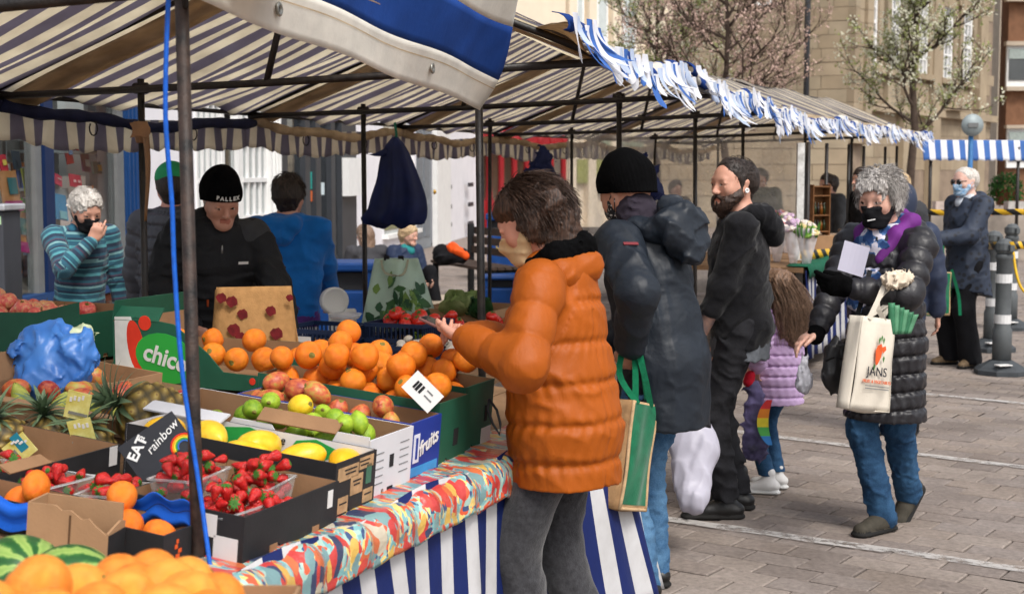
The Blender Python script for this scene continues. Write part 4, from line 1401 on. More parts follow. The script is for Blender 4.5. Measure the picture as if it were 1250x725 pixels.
fl = thing('canvas_flap', 'white canvas flap with one broad blue stripe and brass eyelets', 'canvas flap', P(582, 132, 5.5))
lo0, lo1 = P(150, -36, 2.75), P(585, 131, 5.15)
hi0, hi1 = P(150, -260, 2.75), P(645, -14, 4.95)
def flap(a, b, off=0):
    lo, hi = lo0.lerp(lo1, a), hi0.lerp(hi1, a)
    p = lo.lerp(hi, b)
    q = max(0, (a - .93) / .07)
    p += Vector((-.006, -.01, 0)) * math.sin(b * 5) + Vector((.012, -.02, .006)) * math.sin(a * 17 + b * 3) * .5
    p += Vector((.03, .05, -.015)) * q * q * math.sin(b * math.pi * 1.4 + .2)
    if b < .001: p += Vector((0, 0, -.004))
    return p + Vector((.02, -.03, 0)) * off
bands = [(0, .285, 0), (.285, .68, 1), (.68, 1, 0)]
mm = [m_white_canvas, m_blue_canvas]
for b0_, b1_, mi in bands:
    b = MB(); b.grid(lambda a, b_: flap(a, b0_ + (b1_ - b0_) * b_), 70, 7, 0)
    b.build('blue_band' if mi else 'white_band', mm[mi], fl, True, True, thick=.003)
b = MB(); b.grid(lambda a, b_: flap(a, .20 + b_ * .008, .12), 70, 1); b.build('stitched_seam', m_hem, fl, True, True)
m_brass = M('eyelet_metal', C(150, 148, 140), .35, .2, 40, metal=.8)
m_hole = M('eyelet_hole', C(40, 40, 42), .8)
for u_, v_ in ((342, 27), (527, 96)):
    best = min(((flap(a / 400, .14), a / 400) for a in range(400)), key=lambda t_: abs((CU + F * t_[0].x / t_[0].y) - u_))
    p = best[0]
    nn = (lo1 - lo0).normalized().cross(Vector((0, 0, 1))).normalized()
    b = MB(); q = nn.to_track_quat('Z', 'Y').to_matrix()
    prof = [(.0125 + .0055 * math.cos(t_), .004 * math.sin(t_)) for t_ in np.linspace(-math.pi, math.pi, 9)]
    b.lathe(prof, 18, 0, p + nn * .006, q)
    b.build('eyelet', m_brass, fl, True, True)
    b = MB(); b.lathe([(.001, .0), (.011, 0.0), (.011, .002), (.001, .002)], 14, 0, p + nn * .004, q); b.build('eyelet_hole', m_hole, fl, False, True)

pts = [P(207, -30, 2.98), P(203, 60, 2.99), P(202, 140, 3.0), P(205, 190, 3.01), P(210, 250, 3.02), P(213, 330, 3.03), P(222, 450, 3.03), P(238, 560, 3.03), P(247, 620, 3.02), P(255, 680, 3.0), P(258, 700, 2.99)]
def smooth(pts, n=4):
    out = []
    pts = [Vector(p) for p in pts]
    for i in range(len(pts) - 1):
        p0, p1, p2, p3 = pts[max(i - 1, 0)], pts[i], pts[i + 1], pts[min(i + 2, len(pts) - 1)]
        for k in range(n):
            t = k / n
            out.append(.5 * ((2 * p1) + (p2 - p0) * t + (2 * p0 - 5 * p1 + 4 * p2 - p3) * t * t + (3 * p1 - p0 - 3 * p2 + p3) * t ** 3))
    return out + [pts[-1]]
b = MB(); b.tube(smooth(pts), .0052, 8); rooted('rope', b, m_rope, 'bright blue rope tied down the rusty near post', 'rope', pts[-1], smooth=True)
t = thing('tape', 'brown parcel tape wound on a black post, its end dangling', 'tape', P(172, 160, 6.2))
pq = P(172, 160, 6.2)
b = MB(); b.tube([pq + Vector((.0, 0, .04)), pq + Vector((.0, 0, 0)), pq + Vector((.004, -.004, -.05))], [.03, .036, .024], 9); b.build('winding', m_tape, t, False, True)
b = MB(); b.grid(lambda a, c_: P(158 + 22 * a + 4 * math.sin(c_ * 3), 148 + 18 * c_ + 5 * abs(a - .5), 6.16) , 4, 3); b.build('loose_end', m_tape, t, False, True, thick=.002)
b = MB(); b.grid(lambda a, c_: P(176 + 9 * (a - .5) * (1 - .7 * c_) + 3 * math.sin(c_ * 4) + 4 * c_, 152 + 118 * c_, 6.16 + .02 * a), 3, 12); b.build('loose_end', m_tape, t, True, True, thick=.002)

E0, E1_ = PZ(270, 705, .75), PZ(590, 562, .75)
TT = (E1_ - E0).normalized()
TN = Vector((-TT.y, TT.x, 0))
TRZ = math.atan2(TT.y, TT.x)
SLOPE = .09
def zt(b_): return .75 + SLOPE * max(0, b_)
def tb(a_, b_, z_=None, dz=0):
    p = E0 + TT * a_ + TN * b_
    return Vector((p.x, p.y, (zt(b_) if z_ is None else z_) + dz))
def on_table(u, v, dz=0):
    "table position (a, b) under the photo pixel"
    r = ray(u, v)
    nx, ny = TN.x, TN.y
    k = (.75 + dz - CAMH - SLOPE * (E0.x * nx + E0.y * ny)) / (r.z - SLOPE * (r.x * nx + r.y * ny))
    p = Vector((0, 0, CAMH)) + r * k
    q = p - E0
    return q.dot(TT), q.dot(TN)
m_board = M('table_board', C(128, 100, 74), .8, .25, 5, .3, 40)
tbl = thing('trestle_table', 'long raked trestle table under the fruit boxes', 'table', (E0.x, E0.y, 0), TRZ)
for k_ in range(6):
    b0_ = .02 + k_ * .37
    b = MB(); vs = []
    for (a_, b_) in ((-1.3, b0_), (2.45, b0_), (2.45, b0_ + .362), (-1.3, b0_ + .362)):
        for dz in (-.03, -.004): vs.append((a_, b_, zt(b_) + dz))
    b.add(vs, [(1, 3, 5, 7), (6, 4, 2, 0), (0, 2, 3, 1), (2, 4, 5, 3), (4, 6, 7, 5), (6, 0, 1, 7)])
    b.build('board', m_board, tbl)
for a_ in (-1.1, .9, 2.3):
    for b_ in (.12, 2.1):
        b = MB(); b.tube([(a_, b_, zt(b_) - .03), (a_ + .05, b_, 0)], .018, 8); b.build('leg', m_steel, tbl, True)

tb2 = thing('trestle_table', 'second trestle table behind, carrying vegetables and the leafy carrier bag', 'table', tb(2.5, .75, 0), TRZ)
for k_ in range(4):
    b = MB(); b0_ = .75 + k_ * .37
    b.add([(a_, c_ - .75, .72 + dz) for a_, c_ in ((0, b0_), (2.9, b0_), (2.9, b0_ + .362), (0, b0_ + .362)) for dz in (-.03, -.004)], [(1, 3, 5, 7), (6, 4, 2, 0), (0, 2, 3, 1), (2, 4, 5, 3), (4, 6, 7, 5), (6, 0, 1, 7)])
    b.build('board', m_board, tb2)
for a_ in (.1, 2.8):
    for b_ in (.1, 1.35):
        b = MB(); b.tube([(a_, b_, .69), (a_ + .04, b_, 0)], .018, 8); b.build('leg', m_steel, tb2, True)

m_skirt = M_stripes('striped_skirt', C(200, 200, 202), C(26, 40, 96), 6.4, 'UVx', .5, .6, 0, .3, .2)
SK = 2.44
def skirt(a_, z_):
    f = (1 - z_)
    wv = .022 * math.sin(a_ * 12 + .5 * f) * f + .014 * math.sin(a_ * 27 + 1 + f) * f + .01 * math.sin(a_ * 44) * f * f
    fl_ = max(0, (a_ - 1.95) / .5)
    out = .03 + wv + .05 * f
    p = tb(a_ + .10 * f * math.sin(a_ * 3 + .6) + fl_ * .12 * f, -out - .10 * fl_ * f, .74 * z_ + .02 + .012 * math.sin(a_ * 9))
    return p
b = MB(); b.grid(lambda a, c_: skirt(-1.3 + a * (SK + 1.3), 1 - c_), 260, 16, 0, SK + 1.3, .74)
rooted('table_skirt', b, m_skirt, 'navy and white striped cloth hanging down the front of the fruit table', 'tablecloth', tb(0, -.05, 0), smooth=True, thick=.003)
def M_print():
    m, n, l, b = nodes_of('fruit_print')
    tc = n.new('ShaderNodeTexCoord')
    mp = n.new('ShaderNodeMapping'); mp.inputs['Scale'].default_value = (1.3, .62, 1); mp.inputs['Rotation'].default_value = (0, 0, .75); l.new(tc.outputs['UV'], mp.inputs[0])
    nz = n.new('ShaderNodeTexNoise'); nz.inputs['Scale'].default_value = 9; l.new(mp.outputs[0], nz.inputs['Vector'])
    ad = n.new('ShaderNodeVectorMath'); ad.operation = 'MULTIPLY_ADD'; l.new(nz.outputs['Color'], ad.inputs[0]); ad.inputs[1].default_value = (.1, .1, .1); l.new(mp.outputs[0], ad.inputs[2])
    v = n.new('ShaderNodeTexVoronoi'); v.inputs['Scale'].default_value = 30; l.new(ad.outputs[0], v.inputs['Vector'])
    sx = n.new('ShaderNodeSeparateXYZ'); l.new(v.outputs['Color'], sx.inputs[0])
    c1 = ramp(n, l, sx.outputs[0], [(0, C(186, 62, 58)), (.24, C(112, 144, 146)), (.36, C(196, 104, 64)), (.5, C(118, 150, 150)), (.62, C(206, 168, 84)), (.72, C(190, 70, 60)), (.86, C(56, 64, 92)), (.93, C(186, 176, 156))], 'CONSTANT')
    v2 = n.new('ShaderNodeTexVoronoi'); v2.inputs['Scale'].default_value = 75; l.new(ad.outputs[0], v2.inputs['Vector'])
    sx2 = n.new('ShaderNodeSeparateXYZ'); l.new(v2.outputs['Color'], sx2.inputs[0])
    c2 = ramp(n, l, sx2.outputs[1], [(0, C(120, 170, 172)), (.3, C(214, 92, 60)), (.5, C(160, 190, 180)), (.75, C(230, 200, 120)), (.88, C(60, 80, 120))], 'CONSTANT')
    c = mixc(n, l, math_n(n, l, 'GREATER_THAN', sx.outputs[1], .62), c1, c2)
    l.new(c, b.inputs['Base Color'])
    b.inputs['Roughness'].default_value = .3
    b.inputs['Specular IOR Level'].default_value = .5
    bump_to(n, l, b, tex_noise(n, l, tc.outputs['Object'], 22, 3), .4, .02)
    return m
def oil(a_, c_):
    s_ = c_ * .34
    w_ = .006 * math.sin(a_ * 31) + .005 * math.sin(a_ * 53 + 1)
    if s_ < .16: return tb(a_, .13 - s_, None, .006 + w_ * .3)
    th = min(1, (s_ - .16) / .11)
    an = th * math.pi * .62
    return tb(a_, -.028 - .05 * math.sin(an) - w_, .75 + .006 - .055 * (1 - math.cos(an)) - max(0, s_ - .27) * .5 + w_)
b = MB(); b.grid(lambda a, c_: oil(-1.3 + a * 3.35, c_), 220, 18, 0, 3.35, .34)
rooted('oilcloth', b, M_print(), 'bright fruit print oilcloth rolled over the table edge', 'tablecloth', tb(0, -.03, .7), smooth=True, thick=.003)

m_card = M('cardboard', C(160, 126, 94), .85, .12, 7, .2, 120)
m_cardin = M('cardboard_inside', C(146, 112, 82), .9, .15, 6, .2, 120)
m_black = M('black_card', C(38, 38, 40), .6, .2, 10, .15, 100, .35)
m_whitecard = M('white_card', C(206, 206, 210), .7, .05, 8, .1, 100)
m_green = M('green_card', C(30, 84, 64), .55, .15, 7, .1, 100, .35)
m_bluecard = M('blue_card', C(28, 54, 140), .5, .12, 8, .1, 100, .4)
m_label = M('label_paper', C(216, 214, 212), .7, .05)
m_ink = M('black_ink', C(28, 28, 30), .8)
class Carton:
    def __init__(s, label, a0, a1, b0, b1, h, mt, inn=None, z0=None, cat='box', group=None, rz=0, th=.005, cut={}, skip='', name='carton', tilt=0):
        s.a0, s.b0, s.w, s.d, s.h = a0, b0, a1 - a0, b1 - b0, h
        z_ = zt((b0 + b1) / 2) + .001 if z0 is None else z0
        p = tb(a0, b0, z_)
        s.t = thing(name, label, cat, p, TRZ + rz, group)
        s.t.rotation_euler = Euler((tilt if tilt else (math.atan(SLOPE) if z0 is None else 0), 0, TRZ + rz)) if (tilt or z0 is None) else (0, 0, TRZ + rz)
        if z0 is None and not tilt: s.t.location.z = zt(b0) + .001
        WM[s.t] = Matrix.Translation(s.t.location) @ s.t.rotation_euler.to_matrix().to_4x4()
        inn = inn or mt
        w, d = s.w, s.d
        def pan(side, poly):
            b = MB()
            fr = {'f': Matrix(((1, 0, 0, 0), (0, 0, 1, 0), (0, 1, 0, 0), (0, 0, 0, 1))),
                  'b': Matrix(((1, 0, 0, 0), (0, 0, -1, d), (0, 1, 0, 0), (0, 0, 0, 1))),
                  'l': Matrix(((0, 0, 1, 0), (1, 0, 0, 0), (0, 1, 0, 0), (0, 0, 0, 1))),
                  'r': Matrix(((0, 0, -1, w), (1, 0, 0, 0), (0, 1, 0, 0), (0, 0, 0, 1)))}[side]
            b.prism(poly, 0, th, 0, fr)
            b.m[1] = 1
            b.build('panel', [mt, inn], s.t)
        for sd in 'fblr':
            if sd in skip: continue
            ln = w if sd in 'fb' else d
            x0 = 0 if sd in 'fb' else th + .0005
            x1 = ln - x0
            pan(sd, cut.get(sd) or [(x0, 0), (ln * .3, 0), (ln * .3 + .004, .016), (ln * .38 - .004, .016), (ln * .38, 0), (x1, 0), (x1, h), (x0, h)])
        b = MB(); b.bb((th, th, .002), (w - th, d - th, .006)); b.build('base', inn, s.t)
    def decal(s, side, x, z, w, h, mt, name='label', rot=0, out=.0015):
        b = MB()
        if side == 'f': b.bb((x - w / 2, -out, z - h / 2), (x + w / 2, -.0002, z + h / 2))
        elif side == 'l': b.bb((-out, x - w / 2, z - h / 2), (-.0002, x + w / 2, z + h / 2))
        elif side == 'ri': b.bb((s.w - .005 - out, x - w / 2, z - h / 2), (s.w - .0052, x + w / 2, z + h / 2))
        return b.build(name, mt, s.t)
    def words(s, side, body, x, z, size, mt, name='lettering', **kw):
        rot = {'f': (math.pi / 2, kw.pop('tilt', 0), 0), 'l': (math.pi / 2, kw.pop('tilt', 0) if 'tilt' in kw else 0, -math.pi / 2), 'ri': (math.pi / 2, 0, -math.pi / 2)}[side]
        loc = {'f': (x, -.0026, z), 'l': (-.0026, x, z), 'ri': (s.w - .0078, x, z)}[side]
        return text(body, name, size, mt, s.t, loc, rot, **kw)
    def flap(s, side, h, ang, mt, f0=0, f1=1):
        "lid flap hinged on the top edge; ang 0 = straight up, + outwards"
        b = MB()
        sn, cs = math.sin(ang), math.cos(ang)
        if side == 'l': q = [Vector((0, s.d * f0, s.h)), Vector((0, s.d * f1, s.h)), Vector((-sn * h, s.d * f1, s.h + cs * h)), Vector((-sn * h, s.d * f0, s.h + cs * h))]
        elif side == 'r': q = [Vector((s.w, s.d * f0, s.h)), Vector((s.w, s.d * f1, s.h)), Vector((s.w + sn * h, s.d * f1, s.h + cs * h)), Vector((s.w + sn * h, s.d * f0, s.h + cs * h))]
        elif side == 'f': q = [Vector((s.w * f0, 0, s.h)), Vector((s.w * f1, 0, s.h)), Vector((s.w * f1, -sn * h, s.h + cs * h)), Vector((s.w * f0, -sn * h, s.h + cs * h))]
        else: q = [Vector((s.w * f0, s.d, s.h)), Vector((s.w * f1, s.d, s.h)), Vector((s.w * f1, s.d + sn * h, s.h + cs * h)), Vector((s.w * f0, s.d + sn * h, s.h + cs * h))]
        nn = (q[1] - q[0]).cross(q[2] - q[0]).normalized() * .0025
        b.add([v + nn for v in q] + [v - nn for v in q], [(0, 1, 2, 3), (7, 6, 5, 4), (0, 4, 5, 1), (1, 5, 6, 2), (2, 6, 7, 3), (3, 7, 4, 0)])
        return b.build('flap', mt, s.t)
    def pt(s, x, y, z): return WM[s.t] @ Vector((x, y, z))
fr = random.Random(77)
def ell_mesh(name, mats, n=20, m=12, shape=None, scar=True, seed=0, lump=.02):
    g = random.Random(seed)
    K = [(g.uniform(1, 3), g.uniform(0, 6), g.uniform(1, 3), g.uniform(0, 6)) for _ in range(3)]
    b = MB()
    prof = []
    vs, fs, ms = [], [], []
    for i in range(m + 1):
        th = math.pi * i / m
        for k in range(n):
            ph = 2 * math.pi * k / n
            r = 1 + lump * sum(math.sin(a * th + p) * math.cos(round(c) * ph + q) for a, p, c, q in K)
            x, y, z = r * math.sin(th) * math.cos(ph), r * math.sin(th) * math.sin(ph), r * math.cos(th)
            if shape: x, y, z = shape(x, y, z, th)
            vs.append((x, y, z))
    for i in range(m):
        for k in range(n):
            k2 = (k + 1) % n
            fs.append((i * n + k, (i + 1) * n + k, (i + 1) * n + k2, i * n + k2))
            ms.append(1 if (i == 0 and scar) else 0)
    b.v, b.f, b.m, b.uv = vs, [list(f) for f in fs], ms, [None] * len(fs)
    return b.mesh(name, mats, True)
def M_peel(name, c1, c2, rough=.42, pores=90, bs=.35, c3=None, ns=2.2, spec=.4):
    m, n, l, b = nodes_of(name)
    co = obj_co(n)
    oi = n.new('ShaderNodeObjectInfo')
    f = tex_noise(n, l, co, ns, 4)
    f = math_n(n, l, 'ADD', f, math_n(n, l, 'MULTIPLY', math_n(n, l, 'SUBTRACT', oi.outputs['Random'], .5), .3))
    st = [(.3, c1), (.7, c2)] if c3 is None else [(.25, c1), (.48, c2), (.72, c3)]
    l.new(ramp(n, l, f, st), b.inputs['Base Color'])
    b.inputs['Roughness'].default_value = rough
    b.inputs['Specular IOR Level'].default_value = spec
    v = n.new('ShaderNodeTexVoronoi'); v.inputs['Scale'].default_value = pores / 4
    l.new(co, v.inputs['Vector'])
    bump_to(n, l, b, v.outputs['Distance'], bs, .05)
    return m
m_orange = M_peel('orange_peel', C(226, 112, 16), C(238, 138, 30))
m_scar = M('stem_scar', C(120, 110, 50), .7)
m_clem = M_peel('clementine_peel', C(236, 106, 22), C(244, 134, 34))
m_pale = M_peel('pale_orange_peel', C(236, 128, 36), C(246, 160, 60))
m_mango = M_peel('mango_skin', C(150, 44, 44), C(196, 104, 62), .4, 40, .08, C(176, 160, 72))
m_pear = M_peel('green_pear_skin', C(150, 158, 62), C(186, 188, 92), .5, 60, .1)
m_lime = M_peel('lime_peel', C(110, 150, 30), C(160, 188, 50), .4, 80, .2)
m_lemon = M_peel('lemon_peel', C(236, 186, 20), C(244, 206, 50), .4, 80, .2)
m_ymango = M_peel('yellow_mango_skin', C(232, 176, 22), C(244, 204, 60), .35, 50, .05)
m_apple = M_peel('apple_skin', C(196, 60, 66), C(222, 110, 96), .35, 30, .03, C(228, 190, 130), 2.6)
m_tomato = M_peel('tomato_skin', C(196, 30, 22), C(216, 52, 30), .25, 30, .02, spec=.5)
m_stalk = M('stalk', C(96, 92, 44), .8)
m_leaf = M('leaf_green', C(62, 110, 42), .6, .3, 20, .2, 60)
flat = lambda x, y, z, th: (x, y, z * .93 - .05 * math.exp(-(th / .3) ** 2) - .0 * th)
orange_me = [ell_mesh('orange', [m_orange, m_scar], 22, 14, flat, True, i) for i in range(3)]
clem_me = [ell_mesh('clementine', [m_clem, m_scar], 20, 12, lambda x, y, z, th: (x, y, z * .82 - .06 * math.exp(-(th / .35) ** 2)), True, i + 5) for i in range(3)]
pale_me = [ell_mesh('orange', [m_pale, m_scar], 32, 20, flat, True, i + 9) for i in range(3)]
mango_me = [ell_mesh('mango', [m_mango, m_scar], 18, 12, lambda x, y, z, th: (x * (.86 + .1 * z), y * .8, z * 1.14 + .06 * x), True, i + 12, .03) for i in range(3)]
pear_me = [ell_mesh('pear', [m_pear, m_stalk], 18, 14, lambda x, y, z, th: ((x * (.78 - .26 * max(0, z)) + .08 * z * z), y * (.78 - .26 * max(0, z)), z * 1.35), True, i + 20, .03) for i in range(2)]
def nip(x, y, z, th):
    e = .16 * (math.exp(-(th / .28) ** 2) - math.exp(-((math.pi - th) / .28) ** 2))
    return x * .86, y * .86, z * 1.02 + e
lime_me = [ell_mesh('lime', [m_lime, m_scar], 18, 14, nip, True, i + 30) for i in range(2)]
lemon_me = [ell_mesh('lemon', [m_lemon, m_scar], 18, 14, nip, True, 33)]
ymango_me = [ell_mesh('mango', [m_ymango, m_scar], 20, 14, lambda x, y, z, th: (x * (.78 + .08 * z), y * .7, z * 1.2 + .12 * x * x), True, 36, .02)]
apple_me = [ell_mesh('apple', [m_apple, m_scar], 18, 14, lambda x, y, z, th: (x, y, z * .88 - .22 * math.exp(-(th / .3) ** 2) + .08 * math.exp(-((math.pi - th) / .3) ** 2)), True, 38)]
tomato_me = [ell_mesh('tomato', [m_tomato, m_scar], 18, 12, lambda x, y, z, th: (x, y, z * .8 - .1 * math.exp(-(th / .3) ** 2)), True, i + 41, .03) for i in range(2)]
def M_straw():
    m, n, l, b = nodes_of('strawberry_skin'); co = obj_co(n); v = n.new('ShaderNodeTexVoronoi'); v.inputs['Scale'].default_value = 6; l.new(co, v.inputs['Vector'])
    base = ramp(n, l, tex_noise(n, l, co, 2.5, 3), [(.3, C(166, 14, 20)), (.7, C(206, 34, 32))])
    l.new(mixc(n, l, ramp(n, l, v.outputs['Distance'], [(.10, (1, 1, 1)), (.17, (0, 0, 0))]), base, C(206, 150, 70)), b.inputs['Base Color'])
    b.inputs['Roughness'].default_value = .32; bump_to(n, l, b, v.outputs['Distance'], .3, .06); return m
m_straw = M_straw()
def straw_shape(x, y, z, th):
    r = .92 + .16 * z
    t = min(1, max(0, .5 * (z + 1)))
    w = (t ** .62) * 1.12 if t < .75 else 1.12 * (.75 ** .62) * math.sqrt(max(0, 1 - ((t - .75) / .27) ** 2))
    q = math.hypot(x, y) or 1
    return x / q * w * .82 * min(1, q * 8), y / q * w * .82 * min(1, q * 8), z * 1.15
straw_me = [ell_mesh('strawberry', [m_straw, m_leaf], 14, 12, straw_shape, True, i + 50, .03) for i in range(3)]
def calyx_mesh(n=8, L=.75, name='calyx', up=.18, w_=.16, mt=None):
    b = MB()
    g = random.Random(4)
    for k in range(n):
        a = 2 * math.pi * k / n + g.uniform(-.2, .2)
        d, s_ = Vector((math.cos(a), math.sin(a), 0)), Vector((-math.sin(a), math.cos(a), 0))
        pts = []
        for j in range(4):
            t = j / 3
            c = d * L * t + Vector((0, 0, up * math.sin(t * 3) - .12 * t * t + .02))
            ww = w_ * math.sin(math.pi * (.2 + .8 * t)) + .004
            pts += [c - s_ * ww, c + Vector((0, 0, .03)), c + s_ * ww]
        b.add(pts, [(3 * j + q, 3 * j + q + 1, 3 * j + q + 4, 3 * j + q + 3) for j in range(3) for q in range(2)])
    b.tube([(0, 0, 0), (.04, 0, .3)], [.05, .035], 5)
    return b.mesh(name, mt or m_leaf, True)
calyx_me = calyx_mesh(9, .8, 'calyx', .12, .15)
tcal_me = calyx_mesh(5, .6, 'calyx', .2, .08)
stalk_me = MB().tube([(0, 0, .55), (.03, 0, .8), (.1, 0, 1.05)], .035, 5).mesh('stalk', m_stalk, True)
def fruit(name, meshes, p, r, label, cat, group, rot=None, cap=None, tiltmax=3.1):
    rot = rot or (fr.uniform(-tiltmax, tiltmax), fr.uniform(-tiltmax, tiltmax), fr.uniform(0, 6.28))
    s_ = r * fr.uniform(.96, 1.04)
    o = link(name, fr.choice(meshes), None, p, rot, s_)
    if label: tag(o, label, cat, group)
    if cap is not None: link(cap.name.split('.')[0], cap, o, (0, 0, 1.06 if name == 'strawberry' else (.7 if name == 'tomato' else 0)))
    return o
def pile(n, r, x0, x1, y0, y1, floor, tries=14, seed=1, jr=.06, top=None):
    "drop balls one after another into a box; each comes to rest on those below"
    g = random.Random(seed)
    out = []
    for _ in range(n):
        rr = r * g.uniform(1 - jr, 1 + jr)
        best = None
        for _t in range(tries):
            x, y = g.uniform(x0 + rr, x1 - rr), g.uniform(y0 + rr, y1 - rr)
            z = floor(x, y) + rr
            for (a, b_, c, q) in out:
                d2 = (x - a) ** 2 + (y - b_) ** 2
                R_ = (rr + q) * .985
                if d2 < R_ * R_: z = max(z, c + math.sqrt(R_ * R_ - d2))
            if best is None or z < best[2]: best = (x, y, z, rr)
        if top and best[2] > top(best[0], best[1]): continue
        out.append(best)
    return out
def fill(ct, name, meshes, n, r, floor, label, cat, group, seed=1, cap=None, x=(None, None), y=(None, None), tries=14, top=None, tiltmax=3.1):
    x0, x1 = (.008 if x[0] is None else x[0]), (ct.w - .008 if x[1] is None else x[1])
    y0, y1 = (.008 if y[0] is None else y[0]), (ct.d - .008 if y[1] is None else y[1])
    fl_ = floor if callable(floor) else (lambda a, b_: floor)
    for (a, b_, c, q) in pile(n, r, x0, x1, y0, y1, fl_, tries, seed, top=top):
        fruit(name, meshes, ct.pt(a, b_, c), q, label, cat, group, cap=cap, tiltmax=tiltmax)

c1 = Carton('long black card crate of strawberry punnets at the table edge by the rusty post', .086, .485, .006, .33, .108, m_black, m_cardin)
c1.decal('f', .36, .072, .022, .042, m_label)
c1.decal('l', .045, .03, .062, .052, m_label); c1.decal('l', .085, .075, .03, .05, m_label)
for x_ in (.12, .3): c1.decal('f', x_, .012, .03, .018, m_cardin, 'hand_slot')
c2 = Carton('tall brown and black printed mango box open at the table edge', .51, .712, .03, .66, .14, m_black, m_whitecard)
m_tan = M('tan_print', C(172, 140, 104), .7, .3, 30)
for (x, z, w, h) in ((.06, .108, .1, .034), (.15, .118, .07, .03), (.04, .03, .05, .04), (.105, .07, .06, .05), (.165, .03, .05, .034)): c2.decal('f', x, z, w, h, m_tan, 'print')
c2.decal('f', .165, .085, .026, .05, M('green_badge', C(70, 112, 92), .6), 'print')
for (x, z, w) in ((.07, .116, .06), (.07, .106, .05), (.14, .124, .05), (.14, .114, .04), (.105, .08, .04), (.105, .07, .03), (.04, .034, .035), (.165, .034, .035)): c2.decal('f', x, z, w, .0035, m_black, 'print', out=.0025)
m_leafprint = M('leaf_print', C(40, 150, 70), .6, .15, 8)
fr_r = Matrix(((0, 0, -1, c2.w - .0052), (-1, 0, 0, 0), (0, 1, 0, 0), (0, 0, 0, 1)))
for cx, wd in ((-.19, .15), (-.4, .2)):
    b = MB(); b.prism([(cx - wd * .5, .085), (cx - wd * .3, .125), (cx + wd * .1, .137), (cx + wd * .5, .12), (cx + wd * .45, .1), (cx + wd * .1, .07)], 0, .0012, 0, fr_r); b.build('leaf_print', m_leafprint, c2.t)
text('the', 'lettering', .034, m_ink, c2.t, (c2.w - .0078, .29, .118), (math.pi / 2, 0, -math.pi / 2), shear=.2)
for i_, (x, y, z) in enumerate(((.10, .16, .108), (.13, .30, .112), (.11, .44, .118), (.08, .56, .118), (.06, .3, .10), (.15, .06, .1))):
    fruit('mango', ymango_me, c2.pt(x, y, z), .056, ('yellow mango at the front of the white-lined box, by the strawberry crate', 'yellow mango under the green leaf print, middle of the white-lined box', 'yellow mango in the white-lined box, right behind the strawberry punnets', 'yellow mango at the back of the white-lined box beside the chalk sign', 'yellow mango low in the white-lined box', 'yellow mango nearest the table edge in its printed box')[i_], 'mango', 'yellow mangoes', (1.4, fr.uniform(-.3, .3), fr.uniform(0, 6)))
c3 = Carton('white printed card box of limes with torn brown rim', .715, .952, .05, .74, .158, m_whitecard, m_cardin,
            cut={'l': [(.006, 0), (.68, 0), (.68, .15), (.63, .15), (.62, .12), (.44, .12), (.42, .152), (.30, .152), (.28, .125), (.12, .125), (.1, .165), (.006, .165)]})
for k_ in range(5):
    c3.decal('f', .05 + .0, .115 - k_ * .02, .05, .002, m_greytrim, 'print'); c3.decal('f', .19, .125 - k_ * .02, .05, .002, m_greytrim, 'print')
c3.decal('f', .12, .085, .022, .034, m_hole, 'hand_slot'); c3.decal('f', .12, .008, .03, .016, m_hole, 'hand_slot')
c3.flap('l', .045, -.9, m_cardin, .15, .5); c3.flap('l', .05, 1.9, m_whitecard, .62, .98)
fill(c3, 'lime', lime_me, 22, .031, .09, 'green lime in the white card box', 'lime', 'limes in the white box', 3, y=(.06, .55), top=lambda x, y: .22)
fruit('lemon', lemon_me, c3.pt(.11, .28, .188), .036, 'single yellow lemon lying on the limes', 'lemon', None, (1.3, .3, .8))
c4 = Carton('glossy blue fruit box with bold slanted lettering', .957, 1.145, .06, .62, .16, m_bluecard, m_cardin)
c4.words('f', 'fruits', .11, .09, .056, m_label, shear=.3, offset=.0012, tilt=-.25)
c4.decal('f', .04, .085, .035, .08, M('badge_white', C(210, 214, 226), .5), 'print'); c4.decal('f', .04, .085, .012, .06, m_bluecard, 'print', out=.0026)
c4.decal('f', .09, .02, .17, .026, M('cyan_print', C(60, 140, 200), .5), 'print')
fill(c4, 'mango', mango_me, 13, .037, .085, 'blushed red and green mango in the blue lettered box', 'mango', 'mangoes in the blue box', 4, y=(.03, .6))
c5 = Carton('dark green card box of oranges next to the blue box', 1.15, 1.345, .07, .68, .185, m_green, m_cardin)
c6 = Carton('farther dark green box of oranges beside the orange coat', 1.352, 1.56, .085, .70, .2, m_green, m_cardin)
c5.decal('f', .12, .07, .03, .05, m_hole, 'hand_slot'); c6.decal('f', .16, .1, .02, .05, m_hole, 'hand_slot')
m_palegreen = M('pale_green_print', C(150, 178, 160), .6)
c6.decal('f', .17, .03, .07, .05, m_label, 'print')
fill(c5, 'orange', orange_me, 20, .041, lambda x, y: .10, 'navel orange in the first dark green box beside the limes', 'orange', 'oranges in the right green boxes', 6)
fill(c6, 'orange', orange_me, 20, .041, lambda x, y: .115, 'navel orange in the far dark green box by the orange coat', 'orange', 'oranges in the right green boxes', 7)
tg = thing('price_tag', 'white price card stuck slanting into the oranges', 'price tag', tb(1.22, .09, .93), TRZ)
pc = P(516, 478, 4.0)
b = MB(); b.box((0, 0, 0), (.105, .003, .066), Euler((0, 0, 0)).to_matrix()); RG = Euler((-.30, .75, -TRZ - .25)); o_ = b.build('card', m_label, tg, loc=WM[tg].inverted() @ pc, rot=RG)
for k_, (dx, w_, h_) in enumerate(((-.028, .007, .024), (-.018, .009, .026), (-.006, .008, .024), (.018, .022, .004), (.024, .028, .004))):
    b = MB(); b.box((dx, -.0025, .002 + .01 * (k_ == 3) - .006 * (k_ == 4)), (w_, .001, h_)); b.build('print', m_ink if k_ < 3 else m_greytrim, tg, loc=WM[tg].inverted() @ pc, rot=RG)
